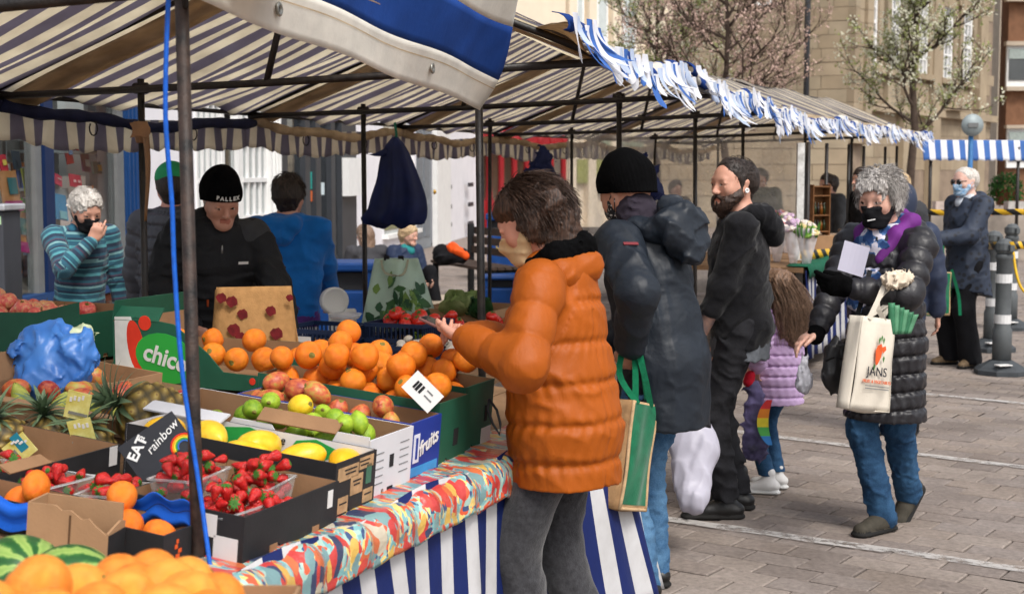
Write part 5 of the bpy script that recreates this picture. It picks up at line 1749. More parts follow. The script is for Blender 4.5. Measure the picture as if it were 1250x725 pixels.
tg = thing('price_tag', 'blank black price card standing among the pears and mangoes', 'price tag', tb(1.16, .72), TRZ)
p_ = WM[tg].inverted() @ P(311, 512, 4.2)
b = MB(); poly = [(-.085, -.045), (.075, -.04), (.072, .055), (-.088, .0)]
b.prism(poly, -.002, .002, 0, Matrix.Translation(p_) @ Matrix.Rotation(R(-62), 4, 'Z') @ Matrix.Rotation(R(80), 4, 'X')); b.build('card', m_black, tg)

c7 = Carton('brown card tray of mangoes and pears in the middle of the table', .84, 1.16, .78, 1.5, .06, m_card, m_cardin, rz=.05)
fill(c7, 'mango', mango_me, 9, .040, .008, 'blushed mango in the brown tray below the box printed chico', 'mango', 'mangoes in the brown tray', 9, x=(.12, .36))
fill(c7, 'pear', pear_me, 6, .036, .006, 'green pear at the front of the brown tray behind the post', 'pear', 'pears in the brown tray', 10, x=(0, .16), tiltmax=1.5)
c7.flap('l', .06, 1.5, m_card); c7.flap('b', .09, .5, m_cardin)

c8 = Carton('tilted green and white box printed chico, heaped with oranges', 1.60, 2.02, .86, 1.56, .22, m_green, m_cardin, z0=.855, tilt=0, rz=.0,
            cut={'l': [(.005, 0), (.695, 0), (.695, .215), (.60, .235), (.44, .215), (.30, .12), (.24, .06), (.005, .05)], 'f': [(0, 0), (.42, 0), (.42, .12), (.3, .11), (.12, .07), (0, .05)], 'r': [(.005, 0), (.695, 0), (.695, .12), (.005, .12)]})
m_wprint = M('white_print', C(214, 214, 210), .6); m_brightg = M('bright_green', C(48, 158, 62), .5, .05); m_rprint = M('red_print', C(212, 56, 36), .5)
frl = Matrix(((0, 0, -1, -.0002), (-1, 0, 0, 0), (0, 1, 0, 0), (0, 0, 0, 1)))
def disc(cx, cz, rx, rz_, mt, out, name='print', n=22, tilt=0):
    b = MB(); ct_, st_ = math.cos(tilt), math.sin(tilt)
    pts_ = [(rx * math.cos(2 * math.pi * k / n), rz_ * math.sin(2 * math.pi * k / n)) for k in range(n)]
    b.prism([(-cx + x * ct_ - z * st_, cz + x * st_ + z * ct_) for x, z in pts_], 0, out, 0, frl); return b.build(name, mt, c8.t)
b = MB(); b.prism([(-.69, .02), (-.5, .02), (-.55, .1), (-.60, .17), (-.62, .235), (-.69, .232)], 0, .001, 0, frl); b.build('print', m_wprint, c8.t)
disc(.60, .13, .035, .095, m_rprint, .0012, tilt=.2)
disc(.475, .095, .128, .085, m_brightg, .0022, tilt=-.22)
disc(.56, .215, .026, .026, m_rprint, .0022)
text('chico', 'lettering', .088, m_label, c8.t, (-.0038, .475, .095), (math.pi / 2, .22, -math.pi / 2), offset=.002, shear=.1)
disc(.12, .035, .012, .012, m_rprint, .002)
c8.flap('b', .07, -.2, m_green); c8.flap('l', .06, -.7, m_green, .72, 1)
fill(c8, 'orange', orange_me, 34, .042, lambda x, y: .01 + .04 * x + .26 * min(1, y / .55) * math.sqrt(x / .4), 'large orange heaped in the tilted box printed chico', 'orange', 'oranges heaped in the chico box', 21, tries=10, y=(.01, .62), top=lambda x, y: .085 + .26 * min(1, y / .6) ** 1.5)
def M_pine():
    m, n, l, b = nodes_of('pineapple_skin')
    at = n.new('ShaderNodeAttribute'); at.attribute_name = 'bumpy'
    c = ramp(n, l, at.outputs['Fac'], [(.0, C(54, 48, 26)), (.45, C(128, 104, 46)), (.8, C(168, 146, 78)), (1, C(120, 84, 44))])
    l.new(c, b.inputs['Base Color']); b.inputs['Roughness'].default_value = .55
    bump_to(n, l, b, tex_noise(n, l, obj_co(n), 120, 3), .3, .004)
    return m
m_pine = M_pine(); m_crown = M('pineapple_leaf', C(70, 98, 70), .5, .3, 14, .2, 40, .4, col2=C(120, 140, 104))
def pineapple_mesh():
    n, m = 72, 56
    vs, at, fs = [], [], []
    for i in range(m + 1):
        t = i / m
        r = .062 * (max(0, 1 - abs(2 * t - 1) ** 3.2)) ** .5 + .006
        for k in range(n):
            ph = k / n
            a, b_ = (ph * 8 + t * 5) % 1, (ph * 8 - t * 5 + 100) % 1
            h = min(1, 2.1 * min(a, 1 - a)) * min(1, 2.1 * min(b_, 1 - b_))
            pk = math.exp(-((a - .5) ** 2 + (b_ - .5) ** 2) * 40)
            rr = r * (1 + .10 * h ** .6 + .05 * pk)
            vs.append((rr * math.cos(6.2832 * ph), rr * math.sin(6.2832 * ph), (t - .5) * .17)); at.append(.9 * h ** .8 + .2 * pk)
    for i in range(m):
        for k in range(n):
            k2 = (k + 1) % n
            fs.append((i * n + k, i * n + k2, (i + 1) * n + k2, (i + 1) * n + k))
    b = MB(); b.add(vs, fs); me = b.mesh('fruit_body', m_pine, True)
    a_ = me.attributes.new('bumpy', 'FLOAT', 'POINT'); a_.data.foreach_set('value', at)
    return me
pine_me = pineapple_mesh()
def leaf_mesh(L, w_, bend):
    b = MB(); pts = []
    for j in range(7):
        t = j / 6
        c = Vector((math.sin(bend * t) / max(.01, bend) * L, 0, (1 - math.cos(bend * t)) / max(.01, bend) * L * -1))
        ww = w_ * (1 - t) ** .7 * (1 if t > .1 else .8)
        pts += [c + Vector((0, -ww, ww * .35)), c, c + Vector((0, ww, ww * .35))]
    b.add(pts, [(3 * j + q, 3 * j + 3 + q, 3 * j + 4 + q, 3 * j + 1 + q) for j in range(6) for q in range(2)])
    return b.mesh('leaf', m_crown, True)
leaf_mes = [leaf_mesh(.085, .010, .9), leaf_mesh(.105, .011, .7), leaf_mesh(.07, .009, .35), leaf_mesh(.05, .008, .1)]
def pineapple(p, axis, label, s_=1.0, seed=1, nl=34):
    g = random.Random(seed)
    q = Vector(axis).to_track_quat('Z', 'Y')
    t = thing('pineapple', label, 'pineapple', p, 0, 'pineapples')
    t.rotation_euler = q.to_euler(); t.scale = (s_,) * 3
    link('fruit_body', pine_me, t)
    for k in range(nl):
        f = k / nl
        me = leaf_mes[0 if f < .35 else 1 if f < .65 else 2 if f < .85 else 3]
        el = .15 + 1.25 * f
        link('leaf', me, t, (0, 0, .082 + .022 * f), Euler((0, -el, k * 2.4 + g.uniform(-.2, .2))), g.uniform(.85, 1.15))
    return t
pineapple(P(192, 512, 3.95), (-.75, -.30, .40), 'pineapple lying on its side behind the chalk sign, crown to the left', 1.3, 1, 44)
pineapple(P(112, 552, 3.85), (-.1, -.4, .9), 'dark pineapple standing in shade left of the chalk sign', .95, 2)
pineapple(P(62, 545, 3.9), (-.1, -.2, 1), 'pineapple upright behind the black card box, spiky crown beside the blue bag', 1.05, 3)
pineapple(P(8, 545, 3.8), (-.2, -.3, 1), 'pineapple at the left edge, only its crown in view', .95, 4)
pineapple(P(20, 470, 4.6), (-.3, .1, .9), 'pineapple crown behind, left of the blue carrier bag', .8, 5)
m_pack = M('yellow_packet', C(214, 196, 70), .4, .2, 30, col2=C(226, 220, 150)); m_packb = M('teal_packet', C(40, 128, 150), .4)
for (u, v, tl, lab, seed) in ((95, 495, .25, 'upper yellow and teal printed tag on the pineapples', 1), (100, 528, -.2, 'lower yellow and teal printed tag beside the pineapple crown', 2), (24, 548, .9, 'yellow and teal printed tag at the left beside the black box', 3)):
    t = thing('fruit_tag', lab, 'tag', P(u, v, 3.72), TRZ - 1.1, 'printed pineapple tags')
    b = MB(); b.box((0, 0, 0), (.062, .003, .075), Euler((.15, tl, 0)).to_matrix()); b.build('card', m_pack, t)
    b = MB(); b.box((0, -.003, .018), (.05, .002, .026), Euler((.15, tl, 0)).to_matrix()); b.build('print', m_packb, t)
    b = MB(); b.box((0, -.003, -.022), (.05, .002, .008), Euler((.15, tl, 0)).to_matrix()); b.build('print', M('grey_print', C(120, 120, 110), .5), t)
    for q in range(4): b = MB(); b.box((-.016 + .0105 * q, -.005, .018 + .003 * (q % 2)), (.006, .002, .012), Euler((.15, tl, 0)).to_matrix()); b.build('print', m_label, t)
c9 = Carton('black card box with white labels in front of the pineapples', .10, .50, .66, 1.12, .085, m_black, m_cardin)
c9.decal('f', .07, .05, .035, .04, m_label); c9.decal('f', .37, .06, .03, .05, m_label)
c9.decal('l', .12, .05, .05, .03, m_label); c9.decal('l', .04, .045, .03, .04, m_label)
c9.decal('f', .068, .05, .008, .026, m_ink, 'print', out=.0028)
c9.flap('f', .04, -1.2, m_cardin, .0, .35)
sg = thing('chalk_sign', 'black chalk card reading EAT rainbow, leaning among the pineapples', 'sign', P(190, 575, 3.5), 0)
Rg = (Matrix.Rotation(R(12), 3, 'Z') @ Matrix.Rotation(R(-22), 3, 'X') @ Matrix.Rotation(R(-34), 3, 'Y'))
pc = WM[sg].inverted() @ P(192, 545, 3.42)
m_slate = M('slate_card', C(40, 42, 48), .7, .15, 12)
o_ = MB().box((0, 0, 0), (.155, .004, .105)).build('card', m_slate, sg, loc=pc, rot=Rg.to_euler())
def on_sign(x, z): return pc + Rg @ Vector((x, -.0032, z))
rt = lambda a: (Rg @ Matrix.Rotation(R(a), 3, 'Y') @ Matrix.Rotation(R(90), 3, 'X')).to_euler()
m_chalk = M('white_chalk', C(222, 222, 220), .9)
text('EAT', 'lettering', .036, m_chalk, sg, on_sign(-.04, .022), rt(-31), offset=.001)
text('rainbow', 'lettering', .03, m_chalk, sg, on_sign(.022, .012), rt(-14), shear=.25)
text('a', 'lettering', .026, m_chalk, sg, on_sign(-.018, .04), rt(-20))
for i_, c_ in enumerate(((210, 50, 40), (240, 150, 40), (230, 210, 60), (70, 160, 80), (60, 110, 190))):
    r_ = .032 - i_ * .0042
    b = MB(); b.tube([on_sign(.052 + r_ * math.cos(q), -.038 + r_ * math.sin(q)) for q in np.linspace(0, math.pi, 14)], .0021, 5); b.build('rainbow_band', M('chalk_%d' % i_, C(*c_), .9), sg, True)

m_plastic = M_glass('punnet_plastic', (.95, .97, .97), .08, .10)
def punnet(p, rz, label, n=15, seed=1, w=.165, d=.115, h=.065):
    t = thing('punnet', label, 'punnet', p, rz, 'clear punnets of strawberries')
    M4 = WM[t]
    b = MB()
    tp = .82
    ring = lambda s_, z: [(-w / 2 * s_, -d / 2 * s_, z), (w / 2 * s_, -d / 2 * s_, z), (w / 2 * s_, d / 2 * s_, z), (-w / 2 * s_, d / 2 * s_, z)]
    b.add(ring(tp, 0) + ring(1, h), [(3, 2, 1, 0), (0, 1, 5, 4), (1, 2, 6, 5), (2, 3, 7, 6), (3, 0, 4, 7)])
    b.build('tray', m_plastic, t)
    b = MB(); r_ = ring(1.02, h)
    b.tube(r_ + [r_[0]], .0032, 6); b.build('rim', m_plastic, t, True)
    for (x, y, z, q) in pile(n, .0155, -w / 2, w / 2, -d / 2, d / 2, lambda a, c: .016, 12, seed, .16):
        o = fruit('strawberry', straw_me, M4 @ Vector((x, y, z)), q * 1.12, 'red strawberry in ' + label.split('punnet')[0] + 'punnet', 'strawberry', 'strawberries in ' + label.split('punnet')[0] + 'punnet', cap=calyx_me if fr.random() < .75 else None, rot=(fr.uniform(-2.2, 2.2), fr.uniform(-2.2, 2.2), fr.uniform(0, 6)))
z_c1 = .018
punnet(c1.pt(.09, .1, .025), TRZ - .1, 'the front punnet of the black crate, beside the post', 38, 1)
punnet(c1.pt(.26, .13, .045), TRZ + .15, 'the right punnet of the black crate, next to the mango box', 38, 2)
punnet(c1.pt(.14, .24, .07), TRZ + .1, 'the rear punnet of the black crate, left of the mangoes', 38, 3)
for k_ in range(9):
    fruit('strawberry', straw_me, c1.pt(.14 + .02 * (k_ % 5) + fr.uniform(-.01, .01), .02 + .03 * (k_ // 5) + .02 * fr.random(), .085 + fr.uniform(0, .02)), .0185, 'loose red strawberry spilt in the front of the black crate', 'strawberry', 'loose strawberries in the black crate', cap=calyx_me)
c10 = Carton('low black tray of strawberry punnets left of the post', -.02, .30, .36, .92, .05, m_black, m_cardin)
punnet(c10.pt(.2, .06, .02), TRZ + .2, 'the heaped punnet just left of the post, under the chalk sign', 24, 4, .15, .12, .055)
punnet(c10.pt(.2, .24, .012), TRZ - .1, 'the flat punnet in the middle of the low tray', 24, 5, .15, .13, .055)
punnet(c10.pt(.2, .40, .012), TRZ + .05, 'the third punnet of the low tray, before the black box', 24, 6, .15, .13, .055)
punnet(tb(.16, .96, None, .01), TRZ, 'the leftmost punnet beside the picture edge', 26, 7, .16, .13, .06)
fruit('strawberry', straw_me, P(25, 581, 3.42), .030, 'one extra large strawberry lying on top at the left', 'strawberry', None, (1.6, .2, 1.2), calyx_me)
c11 = Carton('shallow crate of clementines lined with blue paper', -.04, .085, .12, .80, .075, m_black, m_cardin)
m_bluep = M('blue_liner_paper', C(24, 92, 196), .55, .12, 12, .3, 60)
b = MB(); b.grid(lambda a, c: c11.pt(.118 + .012 * math.sin(c * 17), .004 + a * .22, .05 + .062 * c + .008 * math.sin(a * 16) + .012 * math.sin(a * 5)), 24, 4); 
rooted('paper_liner', b, m_bluep, 'bright blue crinkled paper lining edge beside the post', 'liner', c11.pt(.118, .1, .06), smooth=True, thick=.002)
b = MB(); b.grid(lambda a, c: c11.pt(-.01 + .01 * math.sin(c * 17 + 4), .3 + a * .34, .02 + .06 * c + .008 * math.sin(a * 16)), 24, 4)
rooted('paper_liner', b, m_bluep, 'blue paper lining edge at the left edge below the clementines', 'liner', c11.pt(0, .4, .06), smooth=True, thick=.002)
fill(c11, 'clementine', clem_me, 9, .037, .02, 'bright clementine in the blue-lined crate', 'clementine', 'clementines in the blue-lined crate', 13, tries=10)
m_flame = M('orange_flame', C(216, 92, 40), .6)
for x_ in (.06, .0, .21): 
    for k_ in range(4): c11.decal('l' if x_ else 'f', .05 + x_ + .008 * math.sin(k_ * 2), .02 + k_ * .011, .013 - .002 * k_, .009, m_flame, 'print')
c12 = Carton('torn brown cardboard box with one black end, beside the watermelons', -.128, -.045, .195, .375, .132, m_card, m_card, rz=.25,
             cut={'l': [(.005, 0), (.175, 0), (.175, .130), (.12, .132), (.105, .122), (.085, .124), (.06, .108), (.045, .112), (.03, .098), (.005, .082)], 'f': [(0, 0), (.083, 0), (.083, .095), (.06, .10), (0, .085)]})
c12.decal('f', .0415, .041, .082, .08, m_black, 'black_end'); c12.decal('l', .085, .06, .004, .11, M('fold', C(90, 66, 46), .9), 'fold')
def M_melon():
    m, n, l, b = nodes_of('watermelon_skin')
    tc = n.new('ShaderNodeTexCoord'); sx = n.new('ShaderNodeSeparateXYZ'); l.new(tc.outputs['Object'], sx.inputs[0])
    an = math_n(n, l, 'ARCTAN2', sx.outputs[1], sx.outputs[0])
    nz = tex_noise(n, l, tc.outputs['Object'], 4, 5, .7)
    a = math_n(n, l, 'ADD', math_n(n, l, 'MULTIPLY', an, 9 / 6.2832), math_n(n, l, 'MULTIPLY', nz, .75))
    f = math_n(n, l, 'PINGPONG', a, .5)
    c = ramp(n, l, f, [(.12, C(34, 84, 36)), (.22, C(58, 112, 46)), (.3, C(150, 176, 92)), (.5, C(128, 160, 76))])
    l.new(c, b.inputs['Base Color']); b.inputs['Roughness'].default_value = .35
    return m
mel = ell_mesh('watermelon', [M_melon(), m_scar], 36, 24, lambda x, y, z, th: (x, y, z * 1.08), True, 61, .01)
for (u, v, d, r_, rot, lab) in ((22, 716, 2.5, .092, (.9, .5, .3), 'left watermelon, dark green stripes, at the picture corner'), (84, 718, 2.42, .076, (1.2, .3, 1.6), 'right watermelon, paler with light stripes, behind the near oranges')):
    tag(link('watermelon', mel, None, P(u, v, d), rot, r_), lab, 'watermelon', 'watermelons')
ns = thing('display_stand', 'low stand at the near end holding the big pale oranges', 'stand', (P(140, 740, 1.95).x, 1.92, 0), 0)
b = MB(); b.bb((-.55, -.34, .80), (.4, .22, .83)); b.build('board', m_board, ns)
for x_ in (-.5, .35):
    for y_ in (-.3, .18): b = MB(); b.tube([(x_, y_, 0), (x_, y_, .8)], .02, 8); b.build('leg', m_steel, ns, True)
near = [(46, 720, 1.80), (152, 735, 1.78), (205, 722, 1.93), (120, 752, 1.72), (230, 734, 1.84), (262, 738, 1.9), (186, 706, 2.06), (146, 714, 2.0), (100, 728, 1.88), (232, 714, 2.04), (-22, 752, 1.72), (200, 752, 1.74), (60, 765, 1.66), (252, 758, 1.8), (170, 724, 1.94), (8, 770, 1.66)]
for (u, v, d) in near:
    fruit('orange', pale_me, P(u, v, d), .047 if u < 80 else .044, 'big pale orange piled nearest, blurred at the bottom left corner', 'orange', 'big pale oranges piled nearest')
cc = P(130, 760, 1.85)
nb = MB()
for (lo_, hi_) in (((-.36, -.24, .0), (.22, -.235, .15)), ((-.36, .2, 0), (.22, .205, .15)), ((-.36, -.24, 0), (-.355, .205, .15)), ((.215, -.24, 0), (.22, .205, .15)), ((-.36, -.24, 0), (.22, .205, .006))): nb.bb(lo_, hi_)
t = thing('carton', 'low brown tray under the big pale oranges', 'box', (cc.x, 1.9, .831), 0); nb.build('tray', m_card, t)
for k_ in range(30):      # the hidden layer that carries them
    fruit('orange', pale_me, (cc.x - .30 + .09 * (k_ % 6), 1.9 - .17 + .085 * (k_ // 6), .885), .044, 'big pale orange piled nearest, blurred at the bottom left corner', 'orange', 'big pale oranges piled nearest')
c13 = Carton('long dark green crate with apples at the back left', 1.62, 2.02, 1.72, 2.5, .17, m_green, m_cardin, z0=.915,
             cut={'l': [(.005, 0), (.775, 0), (.775, .12), (.5, .15), (.48, .16), (.2, .17), (.005, .215)]})
fill(c13, 'apple', apple_me, 22, .036, .11, 'red and yellow apple in the long dark green crate', 'apple', 'apples in the back crate', 15, cap=stalk_me, y=(.2, .75), tiltmax=.6)
c14 = Carton('flat brown card box behind the pineapples', 1.12, 1.42, 1.22, 1.66, .07, m_card, m_cardin)
for k_, (u, v, d, r_, ms_, nm, lab) in enumerate(((108, 440, 4.9, .038, lime_me, 'pear', 'pale green pear by the blue bag'), (118, 462, 4.7, .04, mango_me, 'mango', 'pinkish mango lying behind the blue carrier bag'))):
    fruit(nm, ms_, P(u, v, d), r_, lab, nm, None)

m_crate = M('navy_crate', C(24, 42, 74), .45, .15, 10, spec=.4)
def plastic_crate(a0, a1, b0, b1, h, label, mt=m_crate, z0=None):
    p = tb(a0, b0, z0 if z0 is not None else zt(b0) + .01)
    t = thing('plastic_crate', label, 'crate', p, TRZ, 'navy plastic crates of vegetables')
    w, d = a1 - a0, b1 - b0
    b = MB(); b.bb((0, 0, 0), (w, d, .008)); b.build('base', mt, t)
    for (x0, y0, x1, y1) in ((0, 0, w, 0), (0, d, w, d), (0, 0, 0, d), (w, 0, w, d)):
        b = MB()
        L_ = math.hypot(x1 - x0, y1 - y0); n_ = int(L_ / .022)
        dx, dy = (x1 - x0) / L_, (y1 - y0) / L_
        rot = Matrix.Rotation(math.atan2(dy, dx), 3, 'Z')
        for z_ in (.008, h * .5, h - .012): b.box(((x0 + x1) / 2, (y0 + y1) / 2, z_), (L_ + .01, .008, .02), rot)
        for k in range(n_ + 1): b.box((x0 + dx * L_ * k / n_, y0 + dy * L_ * k / n_, h / 2 - .002), (.006, .006, h - .01), rot)
        b.build('lattice_side', mt, t)
    WM[t] = Matrix.Translation(p) @ Matrix.Rotation(TRZ, 4, 'Z')
    t['w'], t['d'] = w, d
    return t
class Box2:
    def __init__(s, t): s.t, s.w, s.d = t, t['w'], t['d']
    def pt(s, x, y, z): return WM[s.t] @ Vector((x, y, z))
k1 = plastic_crate(3.20, 3.55, 1.6, 1.92, .15, 'navy lattice crate with a white label under the blue hoodie', z0=.722)
p_ = WM[k1]
b = MB(); b.bb((-.012, .12, .045), (-.006, .2, .115)); b.build('label', m_label, k1)
k2 = plastic_crate(3.42, 3.75, 1.26, 1.56, .17, 'navy lattice crate holding tomatoes', z0=.722)
fill(Box2(k2), 'tomato', tomato_me, 11, .034, .13, 'red tomato in the navy lattice crate', 'tomato', 'tomatoes in the navy crate', 31, tcal_me, tiltmax=.7)
k3 = plastic_crate(3.15, 3.5, .98, 1.3, .10, 'low navy crate of mushroom punnets', z0=.722)
m_mush = M('mushroom', C(206, 196, 182), .7, .1, 14)
mush_me = MB().lathe([(.001, .5), (.4, .46), (.8, .25), (1, -.1), (.9, -.25), (.35, -.2), (.3, -.7), (.001, -.72)], 14).mesh('mushroom', m_mush, True)
fill(Box2(k3), 'mushroom', [mush_me], 34, .022, .07, 'pale mushroom in the low navy crate', 'mushroom', 'mushrooms in the low crate', 32, tiltmax=.6)
m_lime_ink = M('lime_ink', C(150, 180, 50), .6)
for i_, (a_, b_) in enumerate(((3.66, 1.22), (3.78, .94))):
    ct = Carton(('black tomato box with green lettering, left of two', 'black tomato box with green lettering, right of two')[i_], a_, a_ + .3, b_, b_ + .26, .13, m_black, m_black, z0=.722, group='black lettered tomato boxes')
    ct.words('l', 'SanLucar', .13, .085, .045, m_lime_ink, offset=.001)
    fill(ct, 'tomato', tomato_me, 9, .032, .095, ('red tomato in the left black lettered box', 'red tomato in the right black lettered box')[i_], 'tomato', 'tomatoes in the black boxes', 35 + i_, tcal_me, tiltmax=.7)
c15 = Carton('cardboard box of bagged salad behind the phone', 4.3, 4.75, 1.3, 1.75, .15, m_card, m_cardin, z0=.722)
def lettuce(p, r_, label, seed, mt):
    g = random.Random(seed); t = thing('lettuce', label, 'lettuce', p, 0, 'lettuces in the salad box')
    for k in range(14):
        b = MB(); az, el, L_ = g.uniform(0, 6.28), g.uniform(.2, 1.3), r_ * g.uniform(.9, 1.3)
        d_ = Vector((math.cos(az) * math.cos(el), math.sin(az) * math.cos(el), math.sin(el))); s_ = d_.cross(Vector((0, 0, 1))).normalized(); n_ = s_.cross(d_)
        b.grid(lambda a, c: d_ * L_ * c + s_ * (a - .5) * L_ * 1.1 * math.sin(.3 + 2.3 * c) + n_ * (.25 * L_ * c * c + .06 * L_ * math.sin(a * 19 + c * 9)), 7, 5)
        b.build('leaf', mt, t, True)
m_let = M('lettuce_leaf', C(120, 150, 72), .5, .3, 12, trans=.2, col2=C(186, 196, 140)); m_dkleaf = M('dark_leaf', C(40, 74, 40), .5, .3, 12)
lettuce(P(556, 386, 7.5), .11, 'pale lettuce in a clear bag behind the phone', 1, m_let)
lettuce(P(574, 382, 7.6), .10, 'pale lettuce nearer the black post', 2, m_let)
lettuce(P(585, 388, 7.4), .09, 'dark green leafy vegetable beside the post', 3, m_dkleaf)
lettuce(P(10, 462, 4.7), .075, 'pale green lettuce at the left edge under the blue bag', 4, m_let)
scl = thing('scale', 'white market weighing scale with a clear shallow pan', 'scale', PZ(414, 402, .72), 0)
pp = P(417, 374, 7.7)
q = (Vector((.4, -1, .1))).to_track_quat('Z', 'Y').to_matrix()
b = MB(); b.lathe([(.001, -.04), (.068, -.04), (.074, -.03), (.074, .03), (.066, .036), (.06, .03), (.001, .03)], 24, 0, pp + Vector((-.04, 0, .03)), q); b.build('dial', m_whitep, scl, True, True)
b = MB(); b.bb(tuple(pp + Vector((-.07, -.02, -.22))), tuple(pp + Vector((.07, .1, -.02)))); b.build('body', m_whitep, scl, False, True, bevel=.012)
b = MB(); b.lathe([(.001, 0), (.07, .002), (.085, .02), (.089, .022), (.072, -.003), (.001, -.005)], 20, 0, P(421, 388, 7.4)); b.build('pan', M_glass('pan_plastic', (.93, .93, .95), .1, .35), scl, True, True)
b = MB(); b.bb(tuple(pp + Vector((-.03, -.06, -.06))), tuple(pp + Vector((-.0, -.03, -.03)))); b.build('knob', m_black, scl, False, True)
def person(label, u, d, fx, fy, group=None):
    x = P(u, 360, d).x
    t = thing('person', label, 'person', (x, d, 0), heading(fx, fy), group)
    inv = WM[t].inverted()
    return t, lambda p: np.array(inv @ Vector(p)), lambda v: np.array(inv.to_3x3() @ Vector(v))
m_black_knit = M('black_knit', C(9, 9, 10), .95, .25, 40, .5, 220, .05)
m_black_cloth = M('black_cloth', C(24, 24, 27), .85, .2, 14, .25, 160, .15, fold=.5)
m_black_shell = M('black_shell', C(28, 28, 31), .55, .2, 10, .15, 120, .3)
m_darkgrey = M('dark_grey_cloth', C(56, 57, 60), .75, .15, 14, .2, 140, .2, fold=.5)
def M_denim(name, c1, c2):
    if name in _mc: return _mc[name]
    m, n, l, b = nodes_of(name)
    co = obj_co(n)
    f = tex_noise(n, l, co, 7, 5, .6)
    g_ = tex_noise(n, l, co, 180, 2)
    f = math_n(n, l, 'ADD', math_n(n, l, 'MULTIPLY', f, .8), math_n(n, l, 'MULTIPLY', g_, .25))
    l.new(ramp(n, l, f, [(.35, c1), (.68, c2)]), b.inputs['Base Color'])
    b.inputs['Roughness'].default_value = .85
    b.inputs['Specular IOR Level'].default_value = .15
    bump_to(n, l, b, math_n(n, l, 'ADD', math_n(n, l, 'MULTIPLY', g_, .2), math_n(n, l, 'MULTIPLY', tex_noise(n, l, co, 9, 3, .5), 2)), .5, .012)
    _mc[name] = m
    return m
m_denim = M_denim('blue_denim', C(38, 74, 112), C(92, 130, 162))
m_denim2 = M_denim('dark_denim', C(24, 48, 76), C(56, 92, 126))
m_bdenim = M_denim('black_denim', C(22, 22, 24), C(44, 44, 48))
m_boot = M('black_leather', C(22, 21, 21), .4, .3, 20, .2, 90, .4)
m_sole = M('rubber_sole', C(30, 29, 28), .8)
m_solew = M('white_sole', C(206, 206, 204), .7)
m_lace = M('lace', C(60, 58, 54), .8)
m_zip = M('zip_metal', C(150, 150, 150), .4, metal=.7)
h_brown = M_hair('brown_hair', C(30, 21, 17), C(80, 57, 44))
h_dark = M_hair('dark_hair', C(22, 18, 16), C(62, 50, 44))
h_grey = M_hair('grey_hair', C(92, 88, 86), C(196, 190, 184))
h_white = M_hair('white_hair', C(150, 142, 134), C(226, 220, 212))
h_girl = M_hair('long_brown_hair', C(60, 44, 34), C(146, 114, 90))
h_beard = M_hair('beard_hair', C(28, 21, 18), C(74, 54, 44))
h_blond = M_hair('blond_hair', C(140, 112, 80), C(216, 190, 150))
def knit_hat(root, j, mt, top=.0, name='beanie'):
    g, s = hg(j), j['hs']
    X = j['hd'] @ V3(1, 0, 0)
    P_ = [rc(g(0, -.056, .05), g(0, -.05, -.03), .09 * s, .084 * s, .02, X, .96, 1), rc(g(0, -.03, .04), g(0, -.03, -.0), .094 * s, .088 * s, .02, X, .98, 1), rc(g(0, -.05, .05), g(0, .018, .056), .088 * s, .083 * s, .02, X, .98, 1), rc(g(0, -.025, .085 + top), g(0, -.01, .09 + top), .076 * s, .07 * s, .03, X, 1, 1)]
    z = (g(0, 0, .012), g(0, 0, .06))
    P_ += [rc(g(0, -.042, .035), g(0, .012, .052), .0955 * s, .09 * s, .01, X, .98, 1)]
    up = j['hd'] @ V3(0, .12, 1)
    def disp(p):
        q = (p - g(0, 0, 0)) @ j['hd']
        an = np.arctan2(q[:, 0], q[:, 1] + .02)
        return .0012 * np.sin(an * 46)
    return cloth(root, name, P_, mt, .005, .02, disp, [(g(0, -.01, .004), -nrm(j['hd'] @ V3(0, -.36, 1)))])
def mask(root, j, mt, name='face_mask', loops=True):
    g, s = hg(j), j['hs']
    X = j['hd'] @ V3(1, 0, 0)
    P_ = [rc(g(x * .047, .016, -.03), g(x * .03, .055, -.085), .0305 * s, .027 * s, .012) for x in (-1, 1)] + [rc(g(0, .056, -.02), g(0, .062, -.082), .055 * s, .036 * s, .02, X, 1.04, .98), rc(g(0, .088, -.012), g(0, .105, -.034), .016 * s, .02 * s, .02), rc(g(0, .085, -.05), g(0, .075, -.085), .025 * s, .022 * s, .02)]
    o = cloth(root, name, P_, mt, .005, .015, wrinkle(.0022, .03, 5), [(g(0, .1, -.010), nrm(j['hd'] @ V3(0, .1, 1))), (g(0, .012, 0), nrm(j['hd'] @ V3(0, -1, .1)))])
    if loops:
        for x in (-1, 1):
            b = MB(); b.tube([Vector(g(x * .058, .035, -.03)), Vector(g(x * .076, .01, -.012)), Vector(g(x * .083, -.02, .006))], .0022, 5)
            b.tube([Vector(g(x * .05, .035, -.075)), Vector(g(x * .072, .0, -.05)), Vector(g(x * .083, -.022, -.02))], .0022, 5)
            b.build('ear_loop', mt, o, True)
    return o
